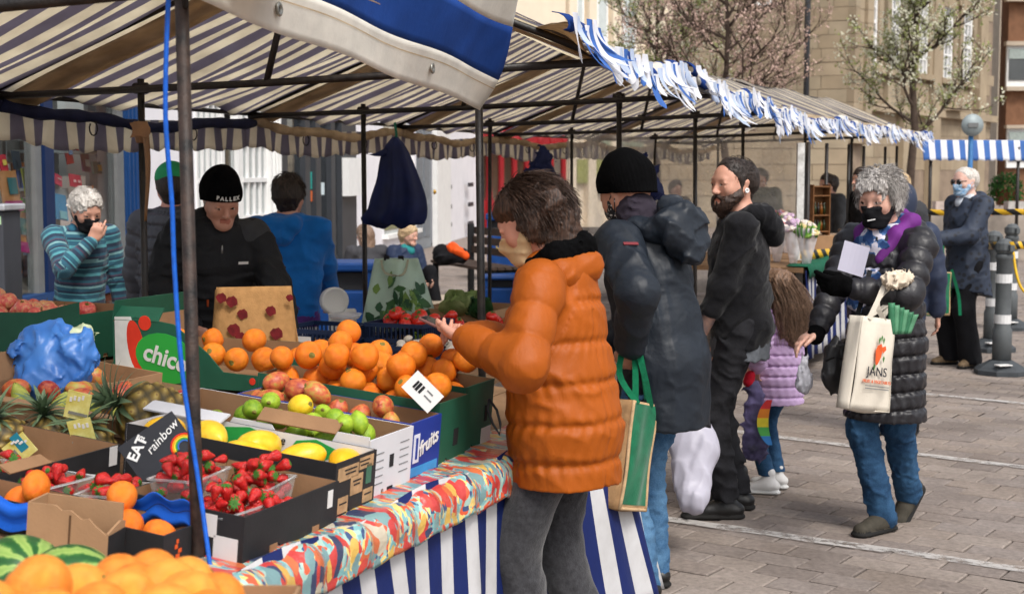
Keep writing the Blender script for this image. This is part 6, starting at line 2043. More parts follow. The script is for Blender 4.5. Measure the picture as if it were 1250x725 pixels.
def short_strands(root, j, mts, n, seed, L=.03, zmin=-.05, w=.0016, front=.06, down=.4, grow=0, lift=.18, wave=0):
    g, s = hg(j), j['hs']
    dn = np.array([0, -.12, -1.])
    def gen(q):
        while True:
            v = q.normal(size=3); v /= np.linalg.norm(v)
            p = np.array([v[0] * .083, -.022 + v[1] * .105, .04 + v[2] * .092])
            if p[2] < zmin or (p[1] > front and p[2] < .10) or (p[1] > .0 and p[2] < .02 and abs(v[0]) < .8): continue
            break
        p = p * (1 + grow * 8)
        sw = np.array([math.copysign(.5, v[0]) * (1 - abs(v[0])), -.5, 0]) * max(0, v[2])
        tan = dn + sw * 2
        tan = tan - v * v.dot(tan)
        d = nrm(nrm(tan) + v * lift + q.normal(size=3) * .09)
        pts = []
        LL = L * q.uniform(.6, 1.15)
        for k in range(6):
            pts.append(g(*p))
            p = p + d * LL / 5 + np.array([.35, .6, 0]) * wave * math.sin(k * 1.9 + v[1] * 9)
            c = np.array([p[0] / .083, (p[1] + .022) / .105, max(0, (p[2] - .04) / .092)])
            d = nrm(d + np.array([0, 0, -.10]) + .06 * nrm(c) * (np.linalg.norm(c) < 1.1 + grow * 8))
        return pts
    return strands(root, 'hair_locks', mts, gen, n, seed, w)

t, L_, D_ = person('woman in a burnt orange quilted coat looking down at her phone', 690, 4.27, -.95, .30)
ph_w = P(541, 399, 4.30)
j = skel(1.58, lean=5, yaw=2, pitch=24, hl=L_(P(566, 412, 4.12)), hr=L_(P(572, 410, 4.42)), pl=(-.75, -.7, -.8), pr=(.8, -.5, -.7), fl=(-.09, .06, 0, 4), fr=(.10, -.08, 0, -8))
ph_l = L_(ph_w)
body(t, j, (206, 152, 130), hl=dict(d=nrm(ph_l - j['wrl'] + V3(0, .03, -.015)), palm=V3(.55, 0, .8), side=V3(.0, .3, 1), curls=[.3, .36, .42, .5], thumb=.5),
     hr=dict(d=nrm(ph_l - j['wrr'] + V3(-.02, 0, .03)), palm=V3(-.5, .1, -.8), side=V3(-1, .2, .3), curls=[.3, .6, .75, .85], thumb=.5), vox=.005)
m_ocoat = M('orange_nylon', C(158, 78, 12), .55, .12, 5, .25, 40, .25, fold=.22, fs=26, fst=(1, 1, .4))
q_ = None
pr_ = torso(j, (.152, .166, .180), su=1.24, q=q_, hem=.68, hemr=.172) + sleeves(j, .082, .074, .056, (.10, .010), ends=(.015, .015))
cloth(t, 'coat', pr_, m_ocoat, .006, .022, lambda p, a=wrinkle(.004, .10, 8), b_=quilt(j, .735, .118, .0095, 30, .125): a(p) + b_(p) + .006 * np.exp(-((np.abs(p[:, 0]) - .075) / .007) ** 2) * (p[:, 1] < .08) * (p[:, 2] < 1.2), [(V3(0, 0, .672), V3(0, 0, -1))])
g = hg(j)
cloth(t, 'fur_collar', [rc(j['neck'] + V3(-.055, .05, -.005), j['neck'] + V3(-.09, -.02, .03), .035, .038), rc(j['neck'] + V3(-.09, -.02, .03), j['neck'] + V3(0, -.075, .05), .038, .042), rc(j['neck'] + V3(0, -.075, .05), j['neck'] + V3(.09, -.02, .03), .042, .038), rc(j['neck'] + V3(.09, -.02, .03), j['neck'] + V3(.055, .06, -.01), .038, .035)], m_black_knit, .006, .02, wrinkle(.006, .022, 12))
cloth(t, 'coat_collar', [rc(j['neck'] + V3(-.06, .05, -.05), j['neck'] + V3(-.095, -.03, -.025), .045, .05), rc(j['neck'] + V3(-.095, -.03, -.025), j['neck'] + V3(0, -.085, -.005), .05, .05), rc(j['neck'] + V3(0, -.085, -.005), j['neck'] + V3(.095, -.03, -.025), .05, .05), rc(j['neck'] + V3(.095, -.03, -.025), j['neck'] + V3(.06, .06, -.05), .05, .04)], m_ocoat, .007, .025, wrinkle(.003, .05, 2))
b = MB(); pz = [L_(P(u, v, d)) for u, v, d in ((597, 487, 4.16), (603, 505, 4.14), (610, 530, 4.13), (612, 533, 4.13))]
bx = [Vector(p) for p in pz]
loop = [bx[0], bx[0].lerp(bx[2], .3) + Vector((0, .014, 0)), bx[0].lerp(bx[2], .7) + Vector((0, .012, -.0)), bx[2], bx[0].lerp(bx[2], .7) - Vector((0, .012, 0)), bx[0].lerp(bx[2], .3) - Vector((0, .014, 0)), bx[0]]
b.tube(loop, .004, 6); b.build('pocket_piping', m_black_shell, t, True)
m_gwool = M('grey_wool', C(56, 56, 59), .95, .35, 60, .5, 160, .1, sheen=.3)
cloth(t, 'trousers', legs(j, .086, .080, .078, seat=.108), m_gwool, .008, .03, wrinkle(.006, .11, 4, (1, 1, .5)), [(V3(0, 0, .03), V3(0, 0, -1))])
for s_ in 'lr': shoe(t, j, s_, [m_boot, m_sole, m_lace])
m_tanmask = M('tan_mask', C(206, 176, 134), .85, .08, 20, .2, 120)
mask(t, j, m_tanmask)
cloth(t, 'hair', hair_cap(j, back=.035, grow=.004, fringe=.0) + head_cuts(j, .045, .022) + [rc(g(x * .07, -.025, .02), g(x * .07, -.02, -.045), .034, .022, .02) for x in (-1, 1)] + [rc(g(0, -.085, .06), g(0, -.09, -.05), .05, .045, .03, j['hd'] @ V3(1, 0, 0), 1.5, 1)], h_brown, .005, .02, lambda p, a=wrinkle(.010, .05, 9, (1, 1, .4)), b_=wrinkle(.004, .016, 19, (1, 1, .3)): a(p) + b_(p))
short_strands(t, j, h_brown, 2600, 2, .08, -.05, .0014, .02, .7, .010, .03, .003)
pht = thing('phone', 'dark mobile phone held by the woman in the orange coat', 'phone', ph_w, 0)
b = MB(); b.box((0, 0, 0), (.07, .145, .009), (Matrix.Rotation(heading(-.95, .3), 3, 'Z') @ Matrix.Rotation(R(22), 3, 'X'))); b.build('case', M('phone_case', C(120, 84, 80), .4), pht, bevel=.003)
b = MB(); b.box((0, 0, .0052), (.062, .132, .001), (Matrix.Rotation(heading(-.95, .3), 3, 'Z') @ Matrix.Rotation(R(22), 3, 'X'))); b.build('screen', M('phone_screen', C(20, 22, 26), .1), pht)

t, L_, D_ = person('man in a dark slate hooded waterproof and black beanie, seen from behind his shoulder', 812, 5.3, -.80, .60)
j = skel(1.665, lean=13, yaw=-14, pitch=22, hl=L_(P(768, 424, 5.12)), hr=L_(P(742, 415, 5.6)), pl=(-.8, -.9, -.2), pr=(.7, -.8, -.3), fl=(-.09, .03, 0, 6), fr=(.10, .10, 0, -6))
body(t, j, (198, 146, 122), hl=dict(palm=V3(.8, .2, .3), side=V3(0, .5, .8), curls=[.9, .95, 1, 1.05], thumb=.7))
m_slatej = M('slate_waterproof', C(25, 32, 41), .5, .16, 7, .2, 70, .35, fold=.45, fs=8)
pr_ = torso(j, (.150, .152, .162), su=1.2, hem=.66, hemr=.165) + sleeves(j, .085, .078, .062)
wr2 = lambda p, a=wrinkle(.009, .16, 14, (1, 1, .6)), b_=wrinkle(.0025, .06, 15, (1, 1, .8)): a(p) + b_(p)
cloth(t, 'jacket', pr_, m_slatej, .007, .03, wr2, [(V3(0, 0, .645), V3(0, 0, -1))])
nk = j['neck']
T_ = j['T']
hd_ = lambda x, y, z: nk + T_ @ V3(x, y, z)
cloth(t, 'hood', [rc(hd_(-.09, -.03, -.01), hd_(-.06, -.15, -.04), .055, .06), rc(hd_(.09, -.03, -.01), hd_(.06, -.15, -.04), .055, .06), rc(hd_(-.06, -.155, -.02), hd_(.06, -.155, -.02), .07, .07), rc(hd_(-.05, -.17, -.08), hd_(.05, -.17, -.08), .06, .06), rc(hd_(-.02, -.19, -.13), hd_(.03, -.18, -.14), .045, .04), rc(hd_(0, -.12, .05), hd_(.0, -.17, .0), .05, .06)], m_slatej, .006, .025, lambda p, a=wrinkle(.010, .10, 24), b_=wrinkle(.002, .04, 25): a(p) + b_(p))
m_snood = M('plum_snood', C(46, 40, 50), .9, .15, 30, .3, 160)
cloth(t, 'snood', [rc(hd_(0, .0, -.01), hd_(0, .02, .075), .085, .075, .02, T_ @ V3(1, 0, 0), 1.05, 1)], m_snood, .006, .02, wrinkle(.006, .04, 6, (.5, .5, 2)))
def M_dots():
    m, n, l, b = nodes_of('dotted_mask'); v = n.new('ShaderNodeTexVoronoi'); v.inputs['Scale'].default_value = 95; l.new(obj_co(n), v.inputs['Vector'])
    l.new(ramp(n, l, v.outputs['Distance'], [(.3, C(200, 196, 190)), (.36, C(26, 26, 30))]), b.inputs['Base Color']); b.inputs['Roughness'].default_value = .85; return m
mask(t, j, M_dots())
knit_hat(t, j, m_black_knit, .015)
el, sh_ = j['ell'], j['shl']
mid = sh_ + (el - sh_) * .42
w_ = nrm(el - sh_); out_ = D_((.25, -1, 0)); out_ = nrm(out_ - w_ * out_.dot(w_)); sd_ = np.cross(w_, out_)
b = MB(); b.box((0, 0, 0), (.055, .003, .014)); b.build('sleeve_patch', M('faded_red_patch', C(118, 48, 54), .7), t, loc=Vector(mid + out_ * .088), rot=Matrix((sd_, -out_, w_)).transposed().to_euler())
cloth(t, 'trousers', legs(j, .094, .074, .066, seat=.12), m_denim, .007, .03, lambda p, a=wrinkle(.006, .09, 40, (.7, .7, 1.5)), b_=wrinkle(.004, .04, 41, (.7, .7, 1.4)): a(p) + b_(p), [(V3(0, 0, .035), V3(0, 0, -1))])
for s_ in 'lr': shoe(t, j, s_, [m_boot, m_sole, m_lace])
man2 = (t, j, L_)

t, L_, D_ = person('bearded man in a black hoodie and ripped black jeans, turning his head', 905, 6.6, -.98, .15)
j = skel(1.66, lean=2, yaw=40, pitch=2, hl=L_(P(846, 432, 6.5)), hr=None, pl=(-.5, -1, -.1), fl=(-.10, .05, 0, 8), fr=(.10, .00, 0, -10))
body(t, j, (206, 156, 134), hl=dict(palm=V3(.8, .2, -.2), side=V3(0, .7, .6), curls=[.7, .75, .8, .85], thumb=.5), vox=.005, arm=1.05)
m_hood = M('black_fleece', C(26, 26, 29), .92, .2, 20, .35, 180, .1, sheen=.12, fold=.8, fs=7)
pr_ = torso(j, (.142, .138, .142), su=1.25, hem=.80, hemr=.142) + sleeves(j, .080, .068, .058, ends=(.15, .03))
cloth(t, 'hoodie', pr_, m_hood, .007, .03, lambda p, a=wrinkle(.011, .11, 34, (.8, .8, 1.2)), b_=wrinkle(.002, .03, 35): a(p) + b_(p), [(V3(0, 0, .79), V3(0, 0, -1))])
nk, T_ = j['neck'], j['T']
cloth(t, 'hood', [rc(hd_(-.075, .045, -.02), hd_(-.09, -.05, .01), .035, .045), rc(hd_(.075, .045, -.02), hd_(.09, -.05, .01), .035, .045), rc(hd_(-.07, -.09, .0), hd_(.07, -.09, .0), .055, .055), rc(hd_(-.05, -.13, -.05), hd_(.05, -.13, -.05), .055, .055), rc(hd_(-.02, -.14, -.10), hd_(.02, -.14, -.10), .05, .05)], m_hood, .006, .03, wrinkle(.006, .07, 44))
m_gtee = M('grey_marl', C(92, 96, 102), .9, .25, 40, .2, 160)
cloth(t, 'tee_hem', [rc(V3(0, 0, .90), V3(0, 0, .70), .134, .136, .02, V3(1, 0, 0), 1.22, 1)], m_gtee, .007, .02, wrinkle(.006, .07, 50, (1, 1, .3)), [(V3(0, 0, .735), V3(0, 0, -1)), (V3(0, 0, .86), V3(0, 0, 1))])
pr_ = legs(j, .094, .070, .066, seat=.122)
kn = j['knl'] + V3(0, .06, -.03)
pr_.append(rc(kn + V3(-.04, 0, .0), kn + V3(.04, 0, -.01), .034, .03, .008, None, 1, 1, 0, None, True))
cloth(t, 'trousers', pr_, m_bdenim, .007, .03, lambda p, a=wrinkle(.009, .07, 60, (.7, .7, 1.5)): a(p), [(V3(0, 0, .09), V3(0, 0, -1))])
skp = skin_mats((206, 156, 134))[0]
cloth(t, 'knee_skin', [rc(j['knl'] + V3(0, .012, .04), j['knl'] + V3(0, .018, -.07), .056, .05)], skp, .007)
for k_ in range(5):       # frayed threads across the rip
    a_ = j['knl'] + V3(-.05, .055, .03 - .022 * k_); b = MB(); b.tube([Vector(a_), Vector(a_ + V3(.05, .022, -.012)), Vector(a_ + V3(.1, 0, .0))], .002, 4); b.build('thread', m_bdenim, t, True)
for s_ in 'lr': shoe(t, j, s_, [m_boot, m_sole, m_lace], 'boot', .235, boot=.09, r=.046)
g = hg(j)
cloth(t, 'hair', [rc(g(0, -.052, .032), g(0, .0, .048), .083 * j['hs'], .078 * j['hs'], .02, j['hd'] @ V3(1, 0, 0), .98, 1), rc(g(0, -.065, -.01), g(0, -.06, -.04), .07 * j['hs'], .05 * j['hs'], .02, j['hd'] @ V3(1, 0, 0), 1, 1)] + [rc(g(x * .066, .0, .03), g(x * .07, .008, -.015), .02, .009, .015) for x in (-1, 1)] + [rc(g(0, .1, -.06), g(0, .105, .06), .07, .055, .008, j['hd'] @ V3(1, 0, 0), 1, 1, 0, None, True)], h_dark, .005, .02, wrinkle(.0022, .012, 9))
bd = [rc(g(x * .06, .015, -.045), g(x * .035, .062, -.088), .024, .024, .02) for x in (-1, 1)] + [rc(g(-.02, .072, -.10), g(.02, .072, -.10), .026, .026, .02), rc(g(0, .06, -.12), g(0, .062, -.128), .028, .024, .02)] + [rc(g(x * .004, .095, -.046), g(x * .03, .078, -.062), .008, .009, .008) for x in (-1, 1)] + [rc(g(0, .088, -.083), g(0, .084, -.09), .012, .014, .01)]
bd += [rc(g(x * .05, .035, -.052), g(x * .038, .066, -.07), .027, .024, .02) for x in (-1, 1)] + [rc(g(x * .071, .004, .0), g(x * .064, .02, -.045), .009, .016, .012) for x in (-1, 1)]
cloth(t, 'beard', bd, h_beard, .004, .02, lambda p, a=wrinkle(.003, .012, 70, (1, 1, .5)): a(p))
def gen_b(q):
    x = q.uniform(-1, 1); p = g(x * .058, .078 - .055 * x * x, -.075 - .04 * (1 - abs(x)) * q.uniform(.0, 1)); d = j['hd'] @ nrm(np.array([x * .3, .5, -1]) + q.normal(size=3) * .3)
    return [p + d * .022 * k / 3 for k in range(4)]
strands(t, 'beard_hairs', h_beard, gen_b, 260, 3, .0012)
ear_p = g(-.083, -.014, -.026)
b = MB(); qm = Vector(j['hd'] @ V3(-1, .15, 0)).to_track_quat('Z', 'Y').to_matrix()
b.lathe([(.0085 + .0035 * math.cos(a_), .003 * math.sin(a_)) for a_ in np.linspace(-math.pi, math.pi, 8)], 14, 0, Vector(ear_p), qm); b.build('ear_ring', m_whitep, t, True)
short_strands(t, j, h_dark, 900, 12, .012, -.05, .0012, .045, .3, .0, .25)
e_, w_ = j['ell'], j['wrl']
cloth(t, 'tattoo', [rc(e_ + (w_ - e_) * .35, e_ + (w_ - e_) * .95, .0385, .029)], M('inked_skin', C(150, 116, 102), .6, .2, 30, col2=C(96, 84, 84)), .006)

t, L_, D_ = person('small girl in a lilac padded jacket with long brown hair', 951, 7.05, -.62, .78)
j = skel(1.08, lean=2, pitch=6, shrug=-.025, hl=L_(P(924, 448, 6.9)), hr=L_(P(926, 450, 7.2)), pl=(-.9, -.7, -.6), pr=(.6, -.9, -.2), fl=(-.06, -.01, 0, 38), fr=(.07, .05, 0, 30))
body(t, j, (216, 170, 150))
m_lilac = M('lilac_nylon', C(202, 172, 212), .5, .1, 8, .2, 50, .3, fold=.15, fs=22)
cloth(t, 'coat', torso(j, (.185, .185, .190), su=1.12, hem=.475, hemr=.195) + sleeves(j, .084, .084, .070, (.05, .012), ends=(0, 0)), m_lilac, .005, .02, quilt(j, .48, .052, .011, 20, .082), [(V3(0, 0, .458), V3(0, 0, -1))])
cloth(t, 'trousers', legs(j, .085, .070, .066, seat=.12), m_denim2, .006, .025, wrinkle(.003, .06, 82, (1, 1, 2)), [(V3(0, 0, .09), V3(0, 0, -1))])
for s_ in 'lr': shoe(t, j, s_, [M('white_canvas_shoe', C(214, 212, 210), .6, .1, 14), m_solew, m_solew], 'trainer', .235, boot=.02, r=.05)
g = hg(j)
cloth(t, 'hair', hair_cap(j, back=.02, grow=.006) + head_cuts(j, .03) + [rc(g(0, -.075, .0), g(0, -.125, -.20), .07, .085, .03, j['hd'] @ V3(1, 0, 0), 1.15, .7), rc(g(0, -.125, -.18), g(0, -.14, -.27), .08, .045, .03, j['hd'] @ V3(1, 0, 0), 1.1, .6)] + [rc(g(x * .07, -.01, .02), g(x * .095, -.01, -.20), .032, .03, .02) for x in (-1, 1)], h_girl, .005, .02, lambda p, a=wrinkle(.007, .05, 90, (1, 1, .2)), b_=wrinkle(.003, .018, 91, (1, 1, .15)): a(p) + b_(p))
def gen_g(q):
    a = q.uniform(-2.2, 2.2); p = np.array([math.sin(a) * .088, -.03 - math.cos(a) * .095, q.uniform(-.02, .09)])
    out = [g(*p)]; ln = q.uniform(.16, .31); sw = q.uniform(-.02, .02)
    for k in range(1, 9):
        tt_ = k / 8; out.append(g(p[0] * (1 + .35 * tt_) + sw * tt_ + .004 * math.sin(k * 1.3 + a * 9), p[1] - .075 * math.sin(tt_ * 1.7) - .05 * tt_, p[2] - ln * tt_))
    return out
strands(t, 'hair_locks', h_girl, gen_g, 900, 5, .0013)

t, L_, D_ = person('grey haired woman in a long black padded coat, walking with a note in her glove', 1083, 6.27, -.78, -.62)
ftl, ftr = L_(PZ(1078, 648)), L_(PZ(1108, 616, .06))
j = skel(1.60, lean=4, yaw=12, pitch=10, hl=L_(P(1040, 352, 5.95)), hr=L_(P(990, 424, 6.05)), pl=(-.8, -.5, -.8), pr=(.8, -.6, -.2), fl=(ftr[0], ftr[1], ftr[2], 6, 42), fr=(ftl[0], ftl[1], 0, 0), hip=.83)
hl_ = dict(palm=V3(.6, .3, .2), side=V3(.1, -.1, 1), curls=[.5, .7, .8, .9], thumb=.9)
body(t, j, (206, 164, 146), hl=hl_, hr=dict(d=nrm(D_((-.8, -.25, -.45))), palm=V3(-.2, -.2, -1), side=V3(-.9, .3, .2), curls=[.35, .45, .5, .6], thumb=.35), vox=.005)
m_bpuff = M('black_puffer', C(34, 33, 37), .42, .2, 8, .25, 60, .4, fold=.2, fs=20)
cloth(t, 'coat', torso(j, (.142, .146, .160), su=1.2, hem=.54, hemr=.170) + sleeves(j, .080, .070, .055, (.07, .013), ends=(.02, .02)), m_bpuff, .007, .03, lambda p, a=wrinkle(.004, .08, 101), b_=quilt(j, .56, .078, .013, 26, .11): a(p) + b_(p), [(V3(0, 0, .515), V3(0, 0, -1))])
g = hg(j); nk, T_ = j['neck'], j['T']
m_purple = M('purple_lining', C(104, 40, 120), .7, .15, 10, .2, 60)
cloth(t, 'hood_lining', [rc(hd_(s_ * .06, .125, -.11), hd_(s_ * .09, .05, -.01), .028, .034) for s_ in (-1, 1)] + [rc(hd_(s_ * .09, .05, -.01), hd_(s_ * .10, -.04, .035), .034, .036) for s_ in (-1, 1)] + [rc(hd_(s_ * .10, -.04, .035), hd_(0, -.10, .045), .036, .04) for s_ in (-1, 1)], m_purple, .006, .03, wrinkle(.004, .05, 106))
cloth(t, 'hood', [rc(hd_(-.09, -.08, -.01), hd_(.09, -.08, -.01), .055, .055), rc(hd_(-.07, -.13, -.05), hd_(.07, -.13, -.05), .055, .055), rc(hd_(-.11, -.0, -.02), hd_(-.1, -.08, .0), .035, .04), rc(hd_(.11, -.0, -.02), hd_(.1, -.08, .0), .035, .04)], m_bpuff, .006, .025, wrinkle(.006, .05, 107))
def M_scarf():
    m, n, l, b = nodes_of('scarf'); co = obj_co(n); mp = n.new('ShaderNodeMapping'); mp.inputs['Rotation'].default_value = (.4, .7, .3); l.new(co, mp.inputs[0])
    f = tex_noise(n, l, mp.outputs[0], 17, 3, .5)
    l.new(ramp(n, l, f, [(.40, C(30, 62, 112)), (.46, C(70, 104, 150)), (.52, C(206, 202, 214)), (.62, C(186, 188, 210)), (.66, C(40, 70, 118))], 'CONSTANT'), b.inputs['Base Color']); b.inputs['Roughness'].default_value = .9; return m
m_scarf = M_scarf()
cloth(t, 'scarf', [rc(hd_(-.07, .02, .0), hd_(0, .075, -.02), .042, .046), rc(hd_(.07, .02, .0), hd_(0, .075, -.02), .042, .046), rc(hd_(-.06, -.05, .03), hd_(.06, -.05, .03), .04, .04), rc(hd_(-.06, -.05, .03), hd_(-.07, .02, .0), .04, .042), rc(hd_(.06, -.05, .03), hd_(.07, .02, .0), .04, .042),
      rc(hd_(.03, .10, -.03), hd_(.045, .15, -.30), .045, .05, .02, V3(1, 0, 0), 1.2, .6), rc(hd_(-.035, .10, -.03), hd_(-.02, .155, -.22), .045, .045, .02, V3(1, 0, 0), 1.2, .6)], m_scarf, .006, .02, lambda p, a=wrinkle(.010, .06, 110, (1.4, 1.4, .6)): a(p))
mask(t, j, m_black_cloth)
b = MB(); b.box((0, 0, 0), (.034, .002, .006)); b.build('mask_print', m_label, t, loc=Vector(g(-.014, .117, -.062)), rot=(0, .2, heading(0, 1) + R(25)))
cloth(t, 'trousers', legs(j, .088, .072, .066, seat=.12), m_denim2, .007, .03, lambda p, a=wrinkle(.007, .075, 112, (.7, .7, 1.5)), b_=wrinkle(.004, .04, 113): a(p) + b_(p))
m_hike = M('walking_boot', C(62, 58, 50), .8, .25, 30, .3, 120)
for s_ in 'lr': shoe(t, j, s_, [m_hike, m_sole, m_lace], 'boot', .225, boot=.05, r=.045)
for w_, e_, m_, nm in ((j['wrl'], j['ell'], m_black_knit, 'glove'),):
    d_ = nrm(w_ - e_)
    gp = hand_prims(w_, d_, hl_['palm'], hl_['side'], 1.0, .5, .9, curls=hl_['curls'])
    for p_ in gp: p_['ra'] += .004; p_['rb'] += .004
    cloth(t, nm, gp + [rc(w_ - d_ * .06, w_ + d_ * .02, .036, .034)], m_, .005, .006)
d_ = nrm(j['wrr'] - j['elr'])
cloth(t, 'fingerless_glove', [rc(j['wrr'] - d_ * .05, j['wrr'] + d_ * .04, .036, .038)], m_black_knit, .006)
cloth(t, 'hair', hair_cap(j, back=.03, grow=.006, fringe=.03) + head_cuts(j, .035) + [rc(g(x * .074, .004, .03), g(x * .078, -.0, -.03), .032, .022, .02) for x in (-1, 1)], h_grey, .005, .02, lambda p, a=wrinkle(.011, .045, 120, (1, 1, .45)), b_=wrinkle(.004, .015, 121, (1, 1, .35)): a(p) + b_(p))
short_strands(t, j, h_grey, 1500, 6, .06, -.06, .0013, .05, .6, .014)
lady = (t, j, L_)
nt = thing('paper_note', 'folded pale lilac paper note held up in the black glove', 'note', P(1042, 316, 5.93), 0)
b = MB(); b.grid(lambda a, c: Vector(((a - .5) * .105 + .012 * (c - .5), .006 * math.sin(a * 3) - .012 * c, (c - .5) * .125 + .012 * (a - .5) * -1.6)), 6, 6); b.build('paper', M('lilac_paper', C(204, 202, 220), .8, .03), nt, False, rot=(0, .12, -.2), thick=.0015)

t, L_, D_ = person('white haired woman in navy patterned coat and sunglasses queueing at the barrier', 1180, 11.7, -.93, -.36)
j = skel(1.63, lean=2, yaw=8, pitch=4, hl=L_(P(1146, 292, 11.45)), hr=L_(P(1149, 291, 11.6)), pl=(-.6, -1, -.5), pr=(.6, -1, -.5), fl=(-.10, .02, 0, 20), fr=(.12, .05, 0, -12))
body(t, j, (214, 178, 164), vox=.008)
def M_dark_pattern():
    m, n, l, b = nodes_of('navy_patterned'); v = n.new('ShaderNodeTexVoronoi'); v.inputs['Scale'].default_value = 19; l.new(obj_co(n), v.inputs['Vector'])
    l.new(ramp(n, l, v.outputs['Distance'], [(.25, C(18, 22, 32)), (.4, C(38, 48, 66))]), b.inputs['Base Color']); b.inputs['Roughness'].default_value = .7; return m
m_np = M_dark_pattern()
cloth(t, 'coat', torso(j, (.145, .150, .165), su=1.2, hem=.62, hemr=.200) + sleeves(j, .085, .078, .065), m_np, .009, .03, wrinkle(.006, .10, 130), [(V3(0, -.1, .58), nrm(V3(0, .25, -1)))])
cloth(t, 'hood', [rc(j['neck'] + V3(-.09, .02, -.02), j['neck'] + V3(0, -.1, .0), .05, .06), rc(j['neck'] + V3(.09, .02, -.02), j['neck'] + V3(0, -.1, .0), .05, .06)], m_np, .009)
cloth(t, 'trousers', legs(j, .095, .09, .10, seat=.115, end=.02), m_black_cloth, .009, .05, wrinkle(.010, .12, 131, (1, 1, .2)), [(V3(0, 0, .035), V3(0, 0, -1))])
for s_ in 'lr': shoe(t, j, s_, [M('tan_shoe', C(120, 100, 76), .6), m_sole, m_sole])
m_bmask = M('pale_blue_mask', C(92, 150, 200), .8, .25, 60, col2=C(190, 210, 226))
mask(t, j, m_bmask)
g = hg(j)
cloth(t, 'hair', [rc(g(0, -.05, .03), g(0, .0, .045), .083, .078, .02), rc(g(0, -.065, -.01), g(0, -.06, -.05), .07, .05, .02)] + head_cuts(j, .045), h_white, .007, .02, wrinkle(.004, .02, 133))
b = MB()
for x in (-.033, .033): b.lathe([(.001, 0), (.022, .001), (.024, .004), (.001, .006)], 12, 0, Vector(g(x, .098, .006)), Vector(j['hd'] @ V3(x * 3, 1, 0)).to_track_quat('Z', 'Y').to_matrix())
b.tube([Vector(g(-.07, .05, .012)), Vector(g(-.055, .095, .014)), Vector(g(.055, .095, .014)), Vector(g(.07, .05, .012))], .003, 5); b.build('sunglasses', M('sunglasses', C(26, 22, 22), .2, spec=.6), t, True)
cloth(t, 'scarf', [rc(j['neck'] + V3(-.05, .03, .0), j['neck'] + V3(0, .08, -.03), .045, .045), rc(j['neck'] + V3(.05, .03, 0), j['neck'] + V3(0, .08, -.03), .045, .045)], M('pale_scarf', C(190, 196, 204), .9, .2, 30), .008)
far_w = (t, j, L_)

t, L_, D_ = person('grey haired man in a teal striped sweater pinching his black mask', 97, 8.6, .55, -.83)
j = skel(1.50, lean=11, yaw=8, pitch=24, hr=L_(P(113, 294, 8.38)), hl=None, pr=(1, -.3, -.7), fl=(-.1, 0, 0, 5), fr=(.1, 0, 0, -5))
body(t, j, (210, 160, 138), hr=dict(d=nrm(V3(-.35, .25, 1)), palm=V3(-.3, -.95, .1), side=V3(-1, .1, .3), curls=[.5, 1.0, 1.1, 1.15], thumb=.6), vox=.005)
def M_sweater():
    m, n, l, b = nodes_of('striped_wool')
    at = n.new('ShaderNodeAttribute'); at.attribute_name = 'along'
    nz = tex_noise(n, l, obj_co(n), 5, 2)
    x = math_n(n, l, 'ADD', at.outputs['Fac'], math_n(n, l, 'MULTIPLY', nz, .012))
    f = math_n(n, l, 'FRACT', math_n(n, l, 'MULTIPLY', x, 6.4))
    A, B_, C3_, D4, E5 = C(44, 92, 112), C(84, 152, 162), C(38, 56, 78), C(120, 166, 170), C(84, 62, 82)
    c = ramp(n, l, f, [(0, A), (.16, B_), (.27, C3_), (.42, A), (.52, E5), (.57, C3_), (.66, D4), (.74, A), (.86, C3_), (.95, B_)], 'CONSTANT')
    l.new(c, b.inputs['Base Color']); b.inputs['Roughness'].default_value = .95; b.inputs['Sheen Weight'].default_value = .2
    bump_to(n, l, b, tex_noise(n, l, obj_co(n), 140, 3), .4, .005); return m
m_sw = M_sweater()
cloth(t, 'sweater', torso(j, (.138, .135, .140), su=1.22, hem=.80, hemr=.142) + sleeves(j, .076, .066, .048, ends=(.02, .02)), m_sw, .007, .03, wrinkle(.005, .09, 140), [(V3(0, 0, .78), V3(0, 0, -1))], along=True)
cloth(t, 'collar', [rc(j['neck'] + V3(-.06, .04, .0), j['neck'] + V3(0, -.06, .035), .03, .034), rc(j['neck'] + V3(.06, .04, 0), j['neck'] + V3(0, -.06, .035), .03, .034)], M('teal_collar', C(52, 104, 128), .9), .007)
cloth(t, 'trousers', legs(j), m_darkgrey, .01)
for s_ in 'lr': shoe(t, j, s_, [m_boot, m_sole, m_lace])
mask(t, j, m_black_cloth)
g = hg(j)
cloth(t, 'hair', hair_cap(j, back=.0, grow=.002) + head_cuts(j, .05), h_white, .005, .02, lambda p, a=wrinkle(.007, .03, 142): a(p))
short_strands(t, j, h_white, 500, 8, .035, -.04, .0015, .07, .3, .004)

t, L_, D_ = person('stall keeper in a black beanie and black jacket looking down behind the oranges', 258, 6.95, .42, -.90)
j = skel(1.62, lean=18, yaw=2, pitch=24, hl=L_(P(350, 402, 6.7)), hr=L_(P(236, 400, 6.66)), pl=(-1, -.5, -.5), pr=(1, -.6, -.3))
body(t, j, (196, 146, 126), vox=.005)
m_bj = M('black_softshell', C(30, 31, 34), .7, .2, 12, .2, 120, .2, fold=.7, fs=7)
cloth(t, 'jacket', torso(j, (.155, .155, .160), su=1.32, hem=.72, hemr=.16) + sleeves(j, .090, .078, .062), m_bj, .007, .03, lambda p, a=wrinkle(.011, .12, 150): a(p))
cloth(t, 'yoke', [rc(j['neck'] + j['T'] @ V3(0, -.02, -.05), j['sh' + s_] + j['T'] @ V3(0, .012, -.01), .078, .086) for s_ in 'lr'], m_darkgrey, .007, .03, wrinkle(.004, .08, 151))
nk, T_ = j['neck'], j['T']
